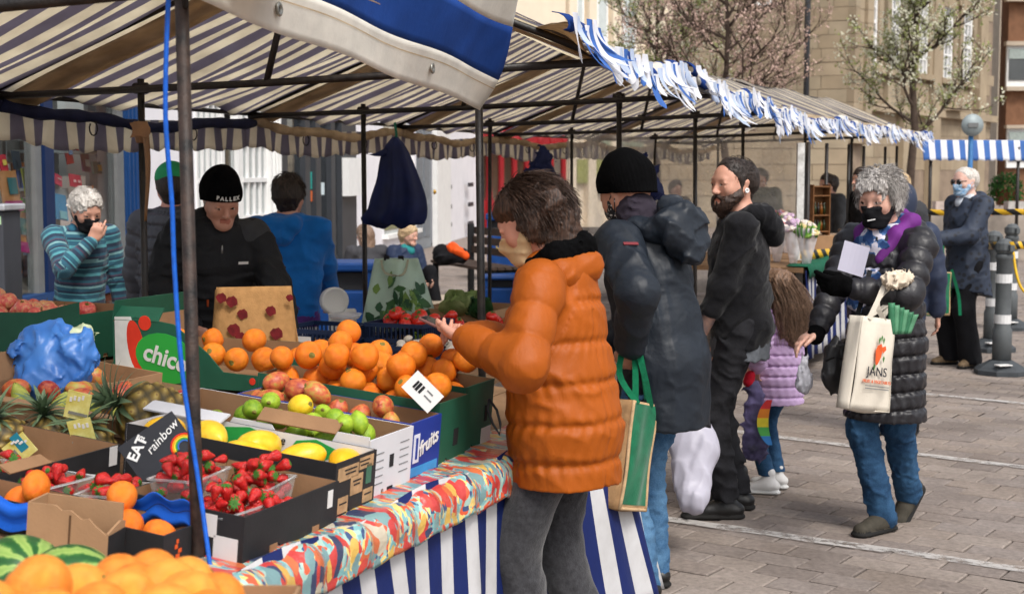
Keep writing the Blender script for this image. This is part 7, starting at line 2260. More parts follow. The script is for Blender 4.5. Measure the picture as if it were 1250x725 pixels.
cloth(t, 'collar', [rc(hd_(-.06, .03, -.0), hd_(0, .07, -.03), .04, .038), rc(hd_(.06, .03, 0), hd_(0, .07, -.03), .04, .038), rc(hd_(-.065, -.03, .03), hd_(.065, -.03, .03), .045, .045), rc(hd_(-.065, -.03, .03), hd_(-.06, .03, .0), .042, .04), rc(hd_(.065, -.03, .03), hd_(.06, .03, .0), .042, .04)], m_bj, .006, .02, wrinkle(.004, .05, 152))
b = MB(); b.tube([Vector(hd_(0, .112, -.03)), Vector(hd_(0, .145, -.10)), Vector(hd_(0, .158, -.2)), Vector(hd_(0, .162, -.3))], .004, 6); b.build('zip', m_black_shell, t, True)
b = MB(); b.tube([Vector(hd_(0, .125, -.045)), Vector(hd_(.004, .148, -.085))], .004, 6); b.build('zip_pull', m_zip, t, True)
m_opull = M('orange_pull', C(206, 92, 50), .6)
for x_ in (-.085, .06):
    b = MB(); b.tube([Vector(hd_(x_, .150, -.245)), Vector(hd_(x_ + .003, .165, -.30)), Vector(hd_(x_ + .002, .168, -.345))], .005, 6); b.build('zip_pull', m_opull, t, True)
b = MB(); b.box((0, 0, 0), (.05, .003, .012)); b.build('chest_patch', m_label, t, loc=Vector(hd_(-.10, .152, -.135)), rot=(R(-10), 0, R(12)))
cloth(t, 'trousers', legs(j), m_darkgrey, .01)
for s_ in 'lr': shoe(t, j, s_, [m_boot, m_sole, m_lace])
hat = knit_hat(t, j, m_black_knit, .012)
g = hg(j)
Rh = Matrix([list(r_) for r_ in j['hd']])
for i_, ch in enumerate('PALLEX'):
    an = R(-29 + i_ * 11.5) * -1
    pos = g(math.sin(an) * .0955, -.018 + math.cos(an) * .1235, .062)
    rot = Rh @ Matrix.Rotation(-an, 3, 'Z') @ Matrix.Rotation(math.pi, 3, 'Z') @ Matrix.Rotation(R(90 - 8), 3, 'X')
    text(ch, 'lettering', .025, M('white_thread', C(214, 214, 212), .8), t, Vector(pos), rot.to_euler(), extrude=.002, offset=.0011)
cloth(t, 'hair', [rc(g(x * .068, -.01, .01), g(x * .073, -.005, -.02), .014, .01, .01) for x in (-1, 1)], h_grey, .005, .01)

t, L_, D_ = person('man in a charcoal padded jacket and green cap, back turned, behind the rope', 213, 7.9, .25, .97)
j = skel(1.62, yaw=30, pitch=0, fl=(-.1, 0, 0, 0), fr=(.1, 0, 0, 0))
body(t, j, (206, 150, 134), vox=.007)
cloth(t, 'jacket', torso(j, (.150, .148, .150), su=1.35, hem=.74, hemr=.15) + sleeves(j, .085, .072, .06, (.065, .009)), M('charcoal_nylon', C(66, 67, 74), .5, .15, 8, .2, 60, .35), .007, .025, quilt(j, .8, .07, .012, 26))
cloth(t, 'trousers', legs(j), m_darkgrey, .01)
for s_ in 'lr': shoe(t, j, s_, [m_boot, m_sole, m_lace])
g = hg(j)
cloth(t, 'hair', hair_cap(j), h_dark, .007)
cloth(t, 'cap', [rc(g(0, -.035, .06), g(0, .01, .065), .094, .088, .02), rc(g(0, .06, .06), g(0, .13, .05), .05, .05, .02, j['hd'] @ V3(1, 0, 0), 1.3, .25)], M('green_cap', C(40, 150, 96), .7), .007, .02, None, [(g(0, 0, .045), -(j['hd'] @ V3(0, 0, 1)))])

t, L_, D_ = person('dark haired man in a bright blue hoodie with his back turned', 350, 7.9, .18, .98)
j = skel(1.575, lean=4, pitch=6, yaw=6, hr=L_(P(404, 368, 8.25)), hl=L_(P(315, 374, 8.2)), pr=(1, -.5, -.3), pl=(-1, -.5, -.3))
body(t, j, (210, 160, 140), vox=.006)
m_bh = M('blue_fleece', C(28, 104, 182), .92, .12, 12, .35, 160, .1, sheen=.15, fold=.6, fs=7)
cloth(t, 'hoodie', torso(j, (.158, .156, .150), su=1.38, hem=.80, hemr=.147) + sleeves(j, .086, .074, .060), m_bh, .007, .03, lambda p, a=wrinkle(.011, .12, 170): a(p), [(V3(0, 0, .79), V3(0, 0, -1))])
nk, T_ = j['neck'], j['T']
cloth(t, 'hood', [rc(hd_(-.085, .0, .0), hd_(-.07, -.1, -.02), .04, .05), rc(hd_(.085, .0, .0), hd_(.07, -.1, -.02), .04, .05), rc(hd_(-.06, -.11, -.03), hd_(.06, -.11, -.03), .055, .055), rc(hd_(-.03, -.13, -.09), hd_(.03, -.13, -.09), .05, .05)], m_bh, .006, .03, wrinkle(.005, .07, 171))
cloth(t, 'shirt_hem', [rc(V3(0, 0, .82), V3(0, 0, .74), .142, .145, .02, V3(1, 0, 0), 1.3, 1)], M('purple_hem', C(84, 48, 120), .8, .2, 20), .008, .02, wrinkle(.004, .06, 172), [(V3(0, 0, .745), V3(0, 0, -1))])
cloth(t, 'apron', [rc(V3(0, 0, .76), V3(0, 0, .45), .14, .15, .02, V3(1, 0, 0), 1.3, 1)], M('white_apron', C(196, 194, 200), .85, .1, 9), .009, .02, wrinkle(.010, .09, 173, (1, 1, .3)), [(V3(0, 0, .42), V3(0, 0, -1))])
cloth(t, 'trousers', legs(j), m_darkgrey, .01)
for s_ in 'lr': shoe(t, j, s_, [m_boot, m_sole, m_lace])
cloth(t, 'hair', hair_cap(j, back=.0, grow=.003) + head_cuts(j, .05), h_dark, .006, .02, wrinkle(.006, .03, 174, (1, 1, .5)))
short_strands(t, j, h_dark, 600, 9, .035, -.045, .0016, .07, .35, .004)

def sitter(label, u, d, fx, fy, hair, coat, long_hair, group, yaw=0, lower=m_black_cloth, zseat=.46, scarf=None, H=1.62):
    t, L_, D_ = person(label, u, d, fx, fy, group)
    j = skel(H, lean=6, yaw=yaw, pitch=6, sit=1, hip=zseat + .09, fl=(-.1, .46, 0, 5), fr=(.1, .42, 0, -5), hl=(-.12, .32, zseat + .2), hr=(.12, .32, zseat + .2), kneel=(-.1, .6, 1), kneer=(.1, .6, 1))
    body(t, j, (216, 172, 152), vox=.009)
    cloth(t, 'coat', torso(j, (.145, .145, .15), su=1.25) + sleeves(j, .085, .075, .06), coat, .01, .03, wrinkle(.006, .1, int(u)))
    cloth(t, 'trousers', legs(j, .095, .075, .06), lower, .01)
    for s_ in 'lr': shoe(t, j, s_, [m_boot, m_sole, m_lace])
    g = hg(j)
    P_ = hair_cap(j, back=.02, grow=.004) + head_cuts(j, .04)
    if long_hair: P_ += [rc(g(0, -.07, 0), g(0, -.09, -.2), .075, .06, .03, j['hd'] @ V3(1, 0, 0), 1.3, .8)]
    cloth(t, 'hair', P_, hair, .008, .02, wrinkle(.006, .04, 180, (1, 1, .3)))
    if scarf: cloth(t, 'scarf', [rc(j['neck'] + V3(-.05, .04, .0), j['neck'] + V3(0, .09, -.04), .045, .045), rc(j['neck'] + V3(.05, .04, 0), j['neck'] + V3(0, .09, -.04), .045, .045)], scarf, .009)
    return t, j
sitter('seated woman with long brown hair and charcoal coat, back turned, by the hanging navy bag', 450, 16.2, -.5, .85, M_hair('light_brown_hair', C(88, 70, 58), C(150, 124, 104)), M('charcoal_coat', C(60, 60, 64), .8), True, None, zseat=.14)
sitter('seated fair haired woman in a navy coat and teal scarf, black trousers stretched out', 492, 16.4, .75, -.66, h_blond, M('navy_coat', C(40, 52, 78), .6), False, None, 10, scarf=M('teal_scarf', C(40, 130, 132), .8), zseat=.14)
def simple_person(label, u, d, fx, fy, H, coat, hair, hood=False, lower=m_black_cloth, skin=(206, 160, 140), group=None):
    t, L_, D_ = person(label, u, d, fx, fy, group)
    j = skel(H, lean=2)
    body(t, j, skin, vox=.009)
    cloth(t, 'coat', torso(j, (.145, .148, .155), su=1.28, hem=.72, hemr=.16) + sleeves(j, .085, .075, .06), coat, .01, .03, wrinkle(.006, .1, int(u)), [(V3(0, 0, .70), V3(0, 0, -1))])
    cloth(t, 'trousers', legs(j), lower, .01)
    for s_ in 'lr': shoe(t, j, s_, [m_boot, m_sole, m_lace])
    g = hg(j)
    cloth(t, 'hair', hair_cap(j, back=.02, grow=.004) + head_cuts(j, .04), hair, .008, .02, wrinkle(.006, .03, 190))
    if hood: cloth(t, 'hood', [rc(g(0, -.05, .03), g(0, .0, .05), .105, .1), rc(g(0, -.06, -.03), j['neck'] + V3(0, -.05, .0), .095, .08)] + [rc(g(0, .12, -.05), g(0, .11, .03), .075, .07, .01, None, 1, 1, 0, None, True)], coat, .009)
    return t
simple_person('person in a navy hood half hidden behind the grey haired woman', 1095, 8.6, .3, .95, 1.50, M('navy_puffer', C(44, 52, 72), .5), h_blond, True)
simple_person('fair haired person behind the navy hood, mostly hidden', 1093, 10.5, -.4, .9, 1.6, m_darkgrey, h_blond)
simple_person('person with black hair behind the plastic stall wall near the white post', 1055, 14.5, -.9, -.3, 1.62, m_black_cloth, h_dark)
simple_person('blurred dark figure behind the clear plastic, left of the bearded man', 822, 19.5, .3, -.9, 1.45, m_black_cloth, h_dark)
simple_person('blurred dark figure behind the clear plastic, right of the bearded man', 928, 18.5, -.5, -.85, 1.62, M('dusky_green', C(70, 78, 62), .8), h_dark)
simple_person('dark coated figure inside the far stall, right of the bottle rack', 1012, 17.0, -.9, -.4, 1.55, m_darkgrey, h_dark)
m_jute = M('jute', C(150, 118, 84), .95, .2, 30, .5, 190, .1)
m_jutel = M('pale_jute_trim', C(186, 156, 120), .95, .15, 30, .5, 190, .1)
m_bgreen = M('green_felt', C(14, 98, 66), .95, .22, 26, .35, 170, .1, sheen=.2)
m_cream = M('cream_cotton', C(206, 198, 184), .9, .08, 10, .3, 150, .1)
m_ppl = M('white_polythene', C(196, 194, 208), .4, .06, 6, .2, 30, .4, trans=.25)
m_navybag = M('navy_nylon', C(20, 32, 78), .6, .3, 7, .2, 60, .3)
m_strap = M('black_webbing', C(28, 28, 30), .8)
class Sheet:
    "flat frame in the place: origin o, right r, up w, out n"
    def __init__(s, o, r, w):
        s.o = Vector(o); s.r = Vector(r).normalized(); s.w = (Vector(w) - s.r * s.r.dot(Vector(w))).normalized(); s.n = s.r.cross(s.w)
    def p(s, x, y, z=0): return s.o + s.r * x + s.w * y + s.n * z
    def rot(s): return Matrix((s.r, s.w, s.n)).transposed().to_euler()
def strap(t, pts, mt, w=.018, nm='handle', flat=None):
    b = MB(); pts = smooth(pts, 5)
    fl = Vector(flat or (1, 0, .0)).normalized()
    vs, fs = [], []
    for i, p in enumerate(pts):
        d = (pts[min(i + 1, len(pts) - 1)] - pts[max(i - 1, 0)]).normalized()
        a = (fl - d * fl.dot(d)).normalized(); n_ = d.cross(a)
        for q, e in ((-1, -1), (1, -1), (1, 1), (-1, 1)): vs.append(p + a * q * w / 2 + n_ * e * .0016)
    for i in range(len(pts) - 1):
        for k in range(4): fs.append((4 * i + k, 4 * i + (k + 1) % 4, 4 * i + 4 + (k + 1) % 4, 4 * i + 4 + k))
    b.add(vs, fs); return b.build(nm, mt, t, False, True)
def box_bag(label, sh, w, h, d, mt_front, mt_side, mt_trim, belly=.02, mt_panel=None, taper=.0, seed=1, nm='shopping_bag'):
    t = thing(nm, label, 'bag', sh.p(0, -h, -d / 2))
    g_ = np.random.RandomState(seed).uniform(0, 6, 6)
    wv = lambda a, c, k: .006 * math.sin(a * 5 + c * 3 + g_[k]) + .003 * math.sin(a * 11 - c * 7 + g_[k + 1])
    ww = lambda c: w * (1 - taper * c) / 2
    def face(z, k, sgn): return lambda a, c: sh.p((a - .5) * 2 * ww(1 - c), -h * (1 - c), z + sgn * (belly * math.sin(math.pi * a) * math.sin(math.pi * min(1, (1 - c) * .9 + .1)) + wv(a, c, k)))
    b = MB(); b.grid(face(0, 0, 1), 14, 16); b.build('front', mt_front, t, True, True, thick=.003)
    b = MB(); b.grid(face(-d, 1, -1), 14, 16); b.build('back', mt_side, t, True, True, thick=.003)
    for sg in (-1, 1):
        b = MB(); b.grid(lambda a, c: sh.p(sg * (ww(1 - c) + (-.35 * d * (.5 - abs(a - .5)) * c * .5 + .02 * math.sin(math.pi * a) * (1 - c))), -h * (1 - c), -d * a), 8, 12); b.build('gusset', mt_side, t, True, True, thick=.003)
    b = MB(); b.grid(lambda a, c: sh.p((a - .5) * 2 * ww(1), -h - .012 * math.sin(math.pi * a) * math.sin(math.pi * c), -d * c), 8, 6); b.build('base', mt_side, t, True, True, thick=.003)
    if mt_panel:
        b = MB(); m_ = .045
        f0 = face(.004, 0, 1); b.grid(lambda a, c: f0(m_ + a * (1 - 2 * m_) * 1.0, .05 + c * .93) , 12, 14); b.build('panel', mt_panel, t, True, True)
    if mt_trim:
        f0 = face(.002, 0, 1)
        for pts in ([f0(0.01, k / 10) for k in range(11)], [f0(.99, k / 10) for k in range(11)], [f0(k / 10, .01) for k in range(11)]):
            b = MB(); b.tube(pts, .0065, 6); b.build('trim', mt_trim, t, True, True)
    return t
sh = Sheet(P(786, 491, 5.08), P(812, 497, 5.2) - P(764, 487, 4.94), P(786, 491, 5.08) - P(768, 618, 4.98))
jb = box_bag('jute shopping bag with a large dark green front panel', sh, .185, .385, .21, m_jutel, m_jute, m_jutel, .012, m_bgreen, -.12, 4)
for dx, top, zz in ((-.055, (768, 408, 5.12), 0), (.05, (771, 402, 5.14), 0)):
    strap(jb, [sh.p(dx - .0, -.01, .004), P(756 if dx < 0 else 786, 455, 5.10), P(*top), P(775 if dx < 0 else 783, 440, 5.12), sh.p(dx + .03, -.01, -.02)], m_bgreen, .022)
sh = Sheet(P(1072, 388, 5.84), P(1100, 392, 5.92) - P(1046, 384, 5.78), P(1075, 388, 5.85) - P(1064, 500, 5.80))
tt = box_bag('cream cotton tote printed with a carrot, JANS fruit and vegetables', sh, .185, .38, .07, m_cream, m_cream, None, .022, None, -.28, 9, 'tote_bag')
for (x0, x1, top) in ((-.055, -.03, (1082, 346, 5.88)), (.035, .055, (1089, 350, 5.95))):
    strap(tt, [sh.p(x0, -.01, .002), P(1071, 368, 5.83), P(*top), P(1091, 364, 5.95), sh.p(x1, -.01, -.04)], m_cream, .020)
m_carrot = M('carrot_print', C(206, 88, 44), .9, .2, 40); m_txtd = M('dark_print', C(44, 44, 52), .9); m_txto = M('orange_print', C(206, 110, 76), .9)
def on_tote(x, y): return sh.p(x, y, .030)
def decal_poly(t, sh_, poly, z, mt, nm='print'):
    b = MB(); b.add([sh_.p(x, y, z) for x, y in poly], [tuple(range(len(poly)))]); return b.build(nm, mt, t, False, True)
decal_poly(tt, sh, [(-.022, -.115), (.0, -.105), (.010, -.125), (.004, -.16), (-.012, -.19), (-.024, -.195), (-.028, -.165), (-.03, -.135)], .0315, m_carrot, 'carrot_print')
decal_poly(tt, sh, [(.004, -.12), (.026, -.112), (.03, -.128), (.012, -.145)], .0318, m_carrot, 'carrot_print')
for q in ((-.012, -.09), (0, -.082), (.012, -.09), (-.03, -.2), (.02, -.165)):
    decal_poly(tt, sh, [(q[0], q[1] - .018), (q[0] + .006, q[1] + .004), (q[0] - .001, q[1] + .012), (q[0] - .007, q[1] + .0)], .0320, M('green_print', C(70, 110, 60), .9), 'leaf_print')
text('JANS', 'lettering', .052, m_txtd, tt, WM[tt].inverted() @ sh.p(-.008, -.222, .029), sh.rot(), space=1.05)
text('FRUIT & VEGETABLES', 'lettering', .0175, m_txto, tt, WM[tt].inverted() @ sh.p(-.002, -.262, .0265), sh.rot(), offset=.0004)
for y_ in (-.282, -.292): decal_poly(tt, sh, [(-.07, y_), (.07, y_), (.07, y_ + .004), (-.07, y_ + .004)], .0285, m_greytrim)
lk = thing('leeks', 'dark green leek tops sticking out of the cream tote', 'leeks', P(1098, 405, 5.86))
for k_ in range(6):
    b = MB(); x_ = -.03 + .014 * k_
    b.grid(lambda a, c: P(1098, 408, 5.87) + Vector((x_ + (a - .5) * .028 + .035 * c * (k_ / 5 - .15), .004 * k_ + .004 * math.cos(a * 6), .13 * c - .01 * k_ * c)), 4, 6)
    b.build('leaf', M('leek_leaf_%d' % (k_ % 2), C(*((58, 116, 84), (92, 146, 112))[k_ % 2]), .5, .25, 20), lk, True, True, thick=.002)
t_, j_, L_ = lady
me = sdf_mesh('crumpled_paper', [rc(np.array(P(1086, 342, 5.86)), np.array(P(1104, 340, 5.92)), .036, .034)], .006, .02, wrinkle(.012, .03, 200), (), M('crumpled_paper', C(208, 194, 174), .9, .1, 30))
tag(link('crumpled_paper', me), 'crumpled pale paper bundle held in the crook of her elbow', 'paper')
def soft_bag(name, label, prims, mt, k=.05, dsp=None, vox=.008, cuts=(), cat='bag'):
    base = Vector(prims[0]['a']); 
    t = thing(name, label, cat, base)
    for p_ in prims: p_['a'] = p_['a'] - np.array(base); p_['b'] = p_['b'] - np.array(base)
    cuts = [(np.array(c) - np.array(base), n_) for c, n_ in cuts]
    link('bag_body', sdf_mesh('bag_body', prims, vox, k, dsp, cuts, mt), t); return t
A_ = lambda u, v, d: np.array(P(u, v, d))
blk = soft_bag('shoulder_bag', 'black leather shoulder bag at the walking woman\'s hip', [rc(A_(1024, 430, 5.98), A_(1020, 462, 5.96), .060, .072, None, V3(1, .3, 0), 1.0, .5)], M('soft_black_leather', C(26, 25, 27), .45, .2, 14, .3, 60, .4), .03, wrinkle(.008, .05, 210))
strap(blk, [P(1030, 425, 5.97), P(1048, 380, 5.98), P(1062, 330, 6.02)], m_strap, .02)
strap(blk, [P(1008, 440, 5.93), P(1020, 436, 5.91), P(1034, 440, 5.94)], m_strap, .012, 'zip')
soft_bag('carrier_bag', 'thin white striped carrier bag hanging from the walking woman\'s fingers', [rc(A_(981, 436, 6.05), A_(982, 468, 6.05), .018, .050, None, V3(1, .2, 0), .8, .5)], M('white_striped_polythene', C(190, 190, 198), .4, .3, 30, trans=.3), .03, wrinkle(.008, .03, 211, (2, 2, .2)))
wbg = soft_bag('carrier_bag', 'full white carrier bag by the bearded man\'s legs, one strap up to his hand', [rc(A_(846, 490, 6.0), A_(848, 540, 5.95), .035, .105, None, V3(1, 0, 0), .9, .6), rc(A_(848, 540, 5.95), A_(846, 600, 5.85), .105, .095, None, V3(1, 0, 0), .95, .6)], m_ppl, .06, lambda p, a=wrinkle(.014, .12, 212, (1.3, 1.3, .25)), b_=wrinkle(.004, .05, 213, (1.3, 1.3, .3)): a(p) + b_(p))
strap(wbg, [P(842, 500, 6.0), P(845, 465, 6.2), P(847, 434, 6.46)], m_ppl, .03)
soft_bag('carrier_bag', 'pale green printed bag on the ground beside the table cloth', [rc(A_(768, 648, 5.75), A_(770, 664, 5.75), .045, .05, None, V3(1, 0, 0), 1, .5)], M('pale_green_bag', C(160, 196, 130), .5, .3, 14), .03, wrinkle(.008, .05, 215))
gb = soft_bag('girl_bag', 'dark bag with a rainbow crescent emblem beside the girl', [rc(A_(922, 480, 6.85), A_(922, 545, 6.85), .060, .085, None, V3(1, 0, 0), .8, .35)], M('dark_violet_bag', C(50, 46, 66), .6, .5, 9, col2=C(120, 112, 160)), .03, wrinkle(.008, .06, 216))
b = MB()
rb = [(220, 60, 60), (236, 140, 50), (236, 216, 60), (90, 180, 90), (60, 130, 200)]
for i_, c_ in enumerate(rb):
    b = MB(); y0, y1 = 488 + i_ * 11, 499 + i_ * 11
    xo = lambda v: 931 + 9 * ((v - 515) / 28) ** 2
    wd = lambda v: 6 * math.sqrt(max(.02, 1 - ((v - 515) / 29) ** 2)) + 1
    b.grid(lambda a, c: P(xo(y0 + (y1 - y0) * c) + (a - .5) * 2 * wd(y0 + (y1 - y0) * c), y0 + (y1 - y0) * c, 6.765), 1, 4); b.build('emblem_band', M('emblem_%d' % i_, C(*c_), .6), gb, False, True, thick=.003)
soft_bag('mitten', 'bright red mitten hanging by the lilac jacket', [rc(A_(916, 458, 6.86), A_(914, 466, 6.86), .024, .028)], M('red_wool', C(190, 24, 46), .9, .2, 40), .02, None, .006, (), 'mitten')
sh = Sheet(P(1144, 332, 11.2), P(1165, 333, 11.25) - P(1122, 332, 11.15), (0, 0, 1))
fb = box_bag('green and brown shopping bag on the queueing woman\'s arm', sh, .27, .34, .14, m_jutel, m_bgreen, None, .02, m_bgreen, .0, 3)
strap(fb, [sh.p(.06, -.01, 0), P(1150, 300, 11.3), sh.p(.1, -.01, -.06)], m_bgreen, .03); strap(fb, [sh.p(.13, .02, 0), P(1170, 360, 11.3), P(1172, 385, 11.3)], m_bgreen, .025)
hb = thing('hanging_bag', 'navy cloth bag knotted high on the black post, hanging full', 'bag', P(482, 276, 8.35))
rows = [(168, 479, 486), (176, 472, 493), (186, 466, 499), (200, 463, 505), (220, 460, 513), (240, 453, 520), (256, 449, 522), (266, 440, 521), (273, 443, 518), (277, 462, 505)]
def cl(a, c, sg):
    q = c * (len(rows) - 1); i_ = min(len(rows) - 2, int(q)); f = q - i_
    v, x0, x1 = (rows[i_][k] * (1 - f) + rows[i_ + 1][k] * f for k in range(3))
    fd = .05 * abs(math.sin(a * 7.5 + .8 * c)) ** 1.5 * math.sin(math.pi * a) * min(1, 2 * c)
    return P(x0 + (x1 - x0) * a, v + 2.5 * math.sin(a * 12) * (c > .95), 8.35 + sg * (.02 + .11 * math.sin(math.pi * a) * math.sin(.2 + 2.6 * c) - fd))
for sg, nm in ((-1, 'front'), (1, 'back')):
    b = MB(); b.grid(lambda a, c: cl(a, c, sg), 34, 26); b.build(nm, m_navybag, hb, True, True, thick=.004)
b = MB(); b.grid(lambda a, c: P(471 - 24 * c + 3 * a, 183 + 6 * math.sin(c * 2) + 9 * (a - .3) * (1 - c), 8.3), 3, 6); b.build('handle_end', m_navybag, hb, True, True, thick=.006)
b = MB(); b.tube([P(482, 150, 8.38), P(484, 165, 8.36), P(482, 180, 8.35)], .008, 6); b.build('cord', M('green_cord', C(40, 110, 90), .7), hb, True, True)
for (u, v, d, w_, lab) in ((662, 190, 10.9, .12, 'small navy cloth bag hanging over the orange coat woman'), (788, 200, 9.4, .10, 'navy and brown cloth bundle hanging behind the black beanie')):
    soft_bag('hanging_bag', lab, [rc(A_(u, v - 10, d), A_(u - 4, v + 22, d), .02, w_, None, V3(1, 0, 0), 1, .5), rc(A_(u + 4, v + 10, d), A_(u + 16, v + 38, d), .04, w_ * .6, None, V3(1, 0, 0), 1, .5)], m_navybag, .05, wrinkle(.016, .1, int(u), (1.5, 1, .5)), .01)
sh = Sheet(P(484, 316, 7.55), (1, .1, 0), (.05, 0, 1))
m_paleg = M('pale_green_polythene', C(206, 226, 212), .4, .08, 7, .3, 20, .35, trans=.45)
lf = thing('carrier_bag', 'pale green carrier bag printed with leaves, black handles folded over', 'bag', sh.p(0, -.38, 0))
def lfp(z, sg): return lambda a, c: sh.p((a - .5) * (.23 + .20 * (1 - c)) + .02 * (1 - c), -.385 * (1 - c), z + sg * (.05 * math.sin(math.pi * a) * math.sin(.3 + 2.2 * (1 - c)) + .012 * math.sin(a * 9 + c * 4) + .008 * math.sin(a * 17 - c * 9)))
for z_, sg in ((.0, 1), (-.05, -1)):
    b = MB(); b.grid(lfp(z_, sg), 20, 16); b.build('front' if sg > 0 else 'back', m_paleg, lf, True, True, thick=.002)
ff = lfp(.006, 1)
lg = random.Random(8)
for k_ in range(46):
    a0_, c0_ = lg.uniform(.15, .9), lg.uniform(.05, .62)
    an = lg.uniform(0, 6.28); L_f, w_f = lg.uniform(.05, .11), lg.uniform(.015, .03)
    pts_ = [(0, 0), (.4, 1), (.8, .6), (1, 0), (.8, -.6), (.4, -1)]
    b = MB(); b.add([ff(min(1, max(0, a0_ + (x * L_f * math.cos(an) - y * w_f * math.sin(an)) * 2.2)), min(1, max(0, c0_ + (x * L_f * math.sin(an) + y * w_f * math.cos(an)) * 2.6))) for x, y in pts_], [(0, 1, 2, 3, 4, 5)])
    b.build('leaf_print', M('print_leaf_%d' % (k_ % 3), C(*((62, 100, 60), (110, 140, 70), (44, 80, 54))[k_ % 3]), .5), lf, False, True)
for x_ in (-.055, .02): 
    b = MB(); b.bb((x_ - .012, -.002, -.012), (x_ + .018, .012, .012)); b.v = [sh.p(v[0], v[2] + .005, v[1] + .008) for v in b.v]; b.build('handle_patch', m_strap, lf, False, True)
strap(lf, [sh.p(-.08, -.005, .012), sh.p(-.06, -.07, .05), sh.p(.03, -.08, .055), sh.p(.06, -.005, .012)], M('kraft_patch', C(150, 150, 130), .7), .012)
soft_bag('carrier_bag', 'bright blue plastic carrier bag slumped among the pineapples', [rc(A_(58, 425, 4.55), A_(64, 462, 4.5), .095, .10, None, V3(1, 0, 0), 1.1, .8), rc(A_(36, 418, 4.55), A_(34, 408, 4.55), .045, .012), rc(A_(92, 425, 4.5), A_(106, 412, 4.5), .055, .016), rc(A_(45, 462, 4.48), A_(22, 484, 4.45), .06, .03), rc(A_(96, 440, 4.5), A_(92, 468, 4.5), .055, .05)], M('blue_polythene', C(52, 116, 206), .32, .15, 6, .3, 30, .5, trans=.2, col2=C(84, 146, 226)), .04, lambda p, a=wrinkle(.013, .08, 230), b_=wrinkle(.006, .03, 231): a(p) + b_(p), .007)
me = sdf_mesh('cabbage', [rc(V3(0, 0, 0), V3(.09, 0, .012), .052, .045)], .007, .02, wrinkle(.014, .05, 232), (), M('cabbage_leaf', C(176, 196, 140), .5, .25, 10, col2=C(214, 222, 190)))
tag(link('cabbage', me, None, P(66, 418, 4.58)), 'pale cabbage in clear wrap poking out of the blue bag', 'cabbage')
sh = Sheet(P(310, 350, 5.66), (1, .25, 0), (-.05, .15, 1))
m_hess = M('hessian', C(164, 124, 80), .95, .15, 34, .5, 170, .1)
pb = box_bag('brown hessian bag printed with dark red poppies, behind the oranges', sh, .29, .36, .12, m_hess, m_hess, None, .035, None, -.22, 6)
m_poppy = M('poppy_print', C(96, 22, 26), .9, .35, 40)
for (x, y, r_) in ((-.13, -.045, .02), (-.09, -.06, .022), (-.05, -.11, .02), (.06, -.10, .02), (-.085, -.17, .024), (-.06, -.20, .02), (-.01, -.22, .02), (.08, -.19, .024), (.05, -.245, .018), (.135, -.05, .014), (-.03, -.25, .018)):
    n_ = 11
    decal_poly(pb, sh, [(x + r_ * (1 + .18 * math.sin(k * 2.7)) * math.cos(6.283 * k / n_), y + r_ * (1 + .15 * math.cos(k * 3.1)) * math.sin(6.283 * k / n_)) for k in range(n_)], .043, m_poppy, 'poppy_print')

m_clear = M_glass('clear_sheet', (.84, .83, .82), .22, .26, .5, 1.1)
F5, Q5 = tpt(F1, 5), tpt(Q1, 5)
def plastic(label, p, q, z0, z1, seed):
    g_ = np.random.RandomState(seed).uniform(0, 6, 5)
    n_ = (q - p).cross(Vector((0, 0, 1))).normalized()
    b = MB(); b.grid(lambda a, c: Vector((*p.lerp(q, a).xy, z0 + (z1 - z0) * c)) + n_ * (.03 * math.sin(a * 8 + g_[0] + 2 * c) + .02 * math.sin(a * 19 + c * 6 + g_[1]) + .012 * math.sin(c * 22 + a * 9 + g_[2])), 40, 24)
    return rooted('plastic_sheet', b, m_clear, label, 'plastic sheet', Vector((p.x, p.y, z0)), None, True)
plastic('crumpled clear plastic end wall behind the bearded man', Q5 + Vector((-.1, 0, 0)), F5, .3, 1.98, 1)
plastic('clear plastic back wall of the third stall, left of the bearded man', tpt(Q1, 4), tpt(Q1, 5), .4, 1.95, 2)
wp = P(975, 320, 12.2)
b = MB(); b.bb((wp.x - .03, wp.y - .03, 0), (wp.x + .03, wp.y + .03, 1.83)); rooted('white_post', b, M('chipped_white_paint', C(206, 204, 200), .6, .3, 18, col2=C(226, 226, 224)), 'chipped white square post of the flower stall', 'post', (wp.x, wp.y, 0))
for i_, (u, d, zt_) in enumerate(((985, 12.3, 1.84), (1007, 13.4, 1.85), (1034, 14.6, 1.86), (1052, 15.6, 1.86), (1078, 17.2, 1.88), (1092, 18.0, 1.9))):
    p_ = P(u, 300, d); b = MB(); b.tube([(p_.x, p_.y, 0), (p_.x, p_.y, zt_)], .017, 8)
    rooted('stall_pole', b, m_steel, 'black tubular pole of the far stalls, number %s from the white post' % ('one', 'two', 'three', 'four', 'five', 'six')[i_], 'pole', (p_.x, p_.y, 0), 'black poles of the far stalls', True)
TA, TB_ = Vector((2.28, 11.2, 0)), Vector((3.75, 14.6, 0))
TD = (TB_ - TA).normalized(); TNn = Vector((-TD.y, TD.x, 0))
ft = thing('flower_table', 'flower stall table behind the yellow and black tape', 'table', TA)
b = MB(); b.add([p + Vector((0, 0, z)) for z in (.80, .84) for p in (TA, TB_, TB_ + TNn * 1.3, TA + TNn * 1.3)], [(3, 2, 1, 0), (4, 5, 6, 7), (0, 1, 5, 4), (1, 2, 6, 5), (2, 3, 7, 6), (3, 0, 4, 7)]); b.build('top', m_board, ft, False, True)
for p in (TA + TNn * .1 + TD * .1, TB_ + TNn * .1 - TD * .1, TB_ + TNn * 1.2 - TD * .1, TA + TNn * 1.2 + TD * .1): b = MB(); b.tube([p, p + Vector((0, 0, .8))], .02, 8); b.build('leg', m_steel, ft, True, True)
L_t = (TB_ - TA).length
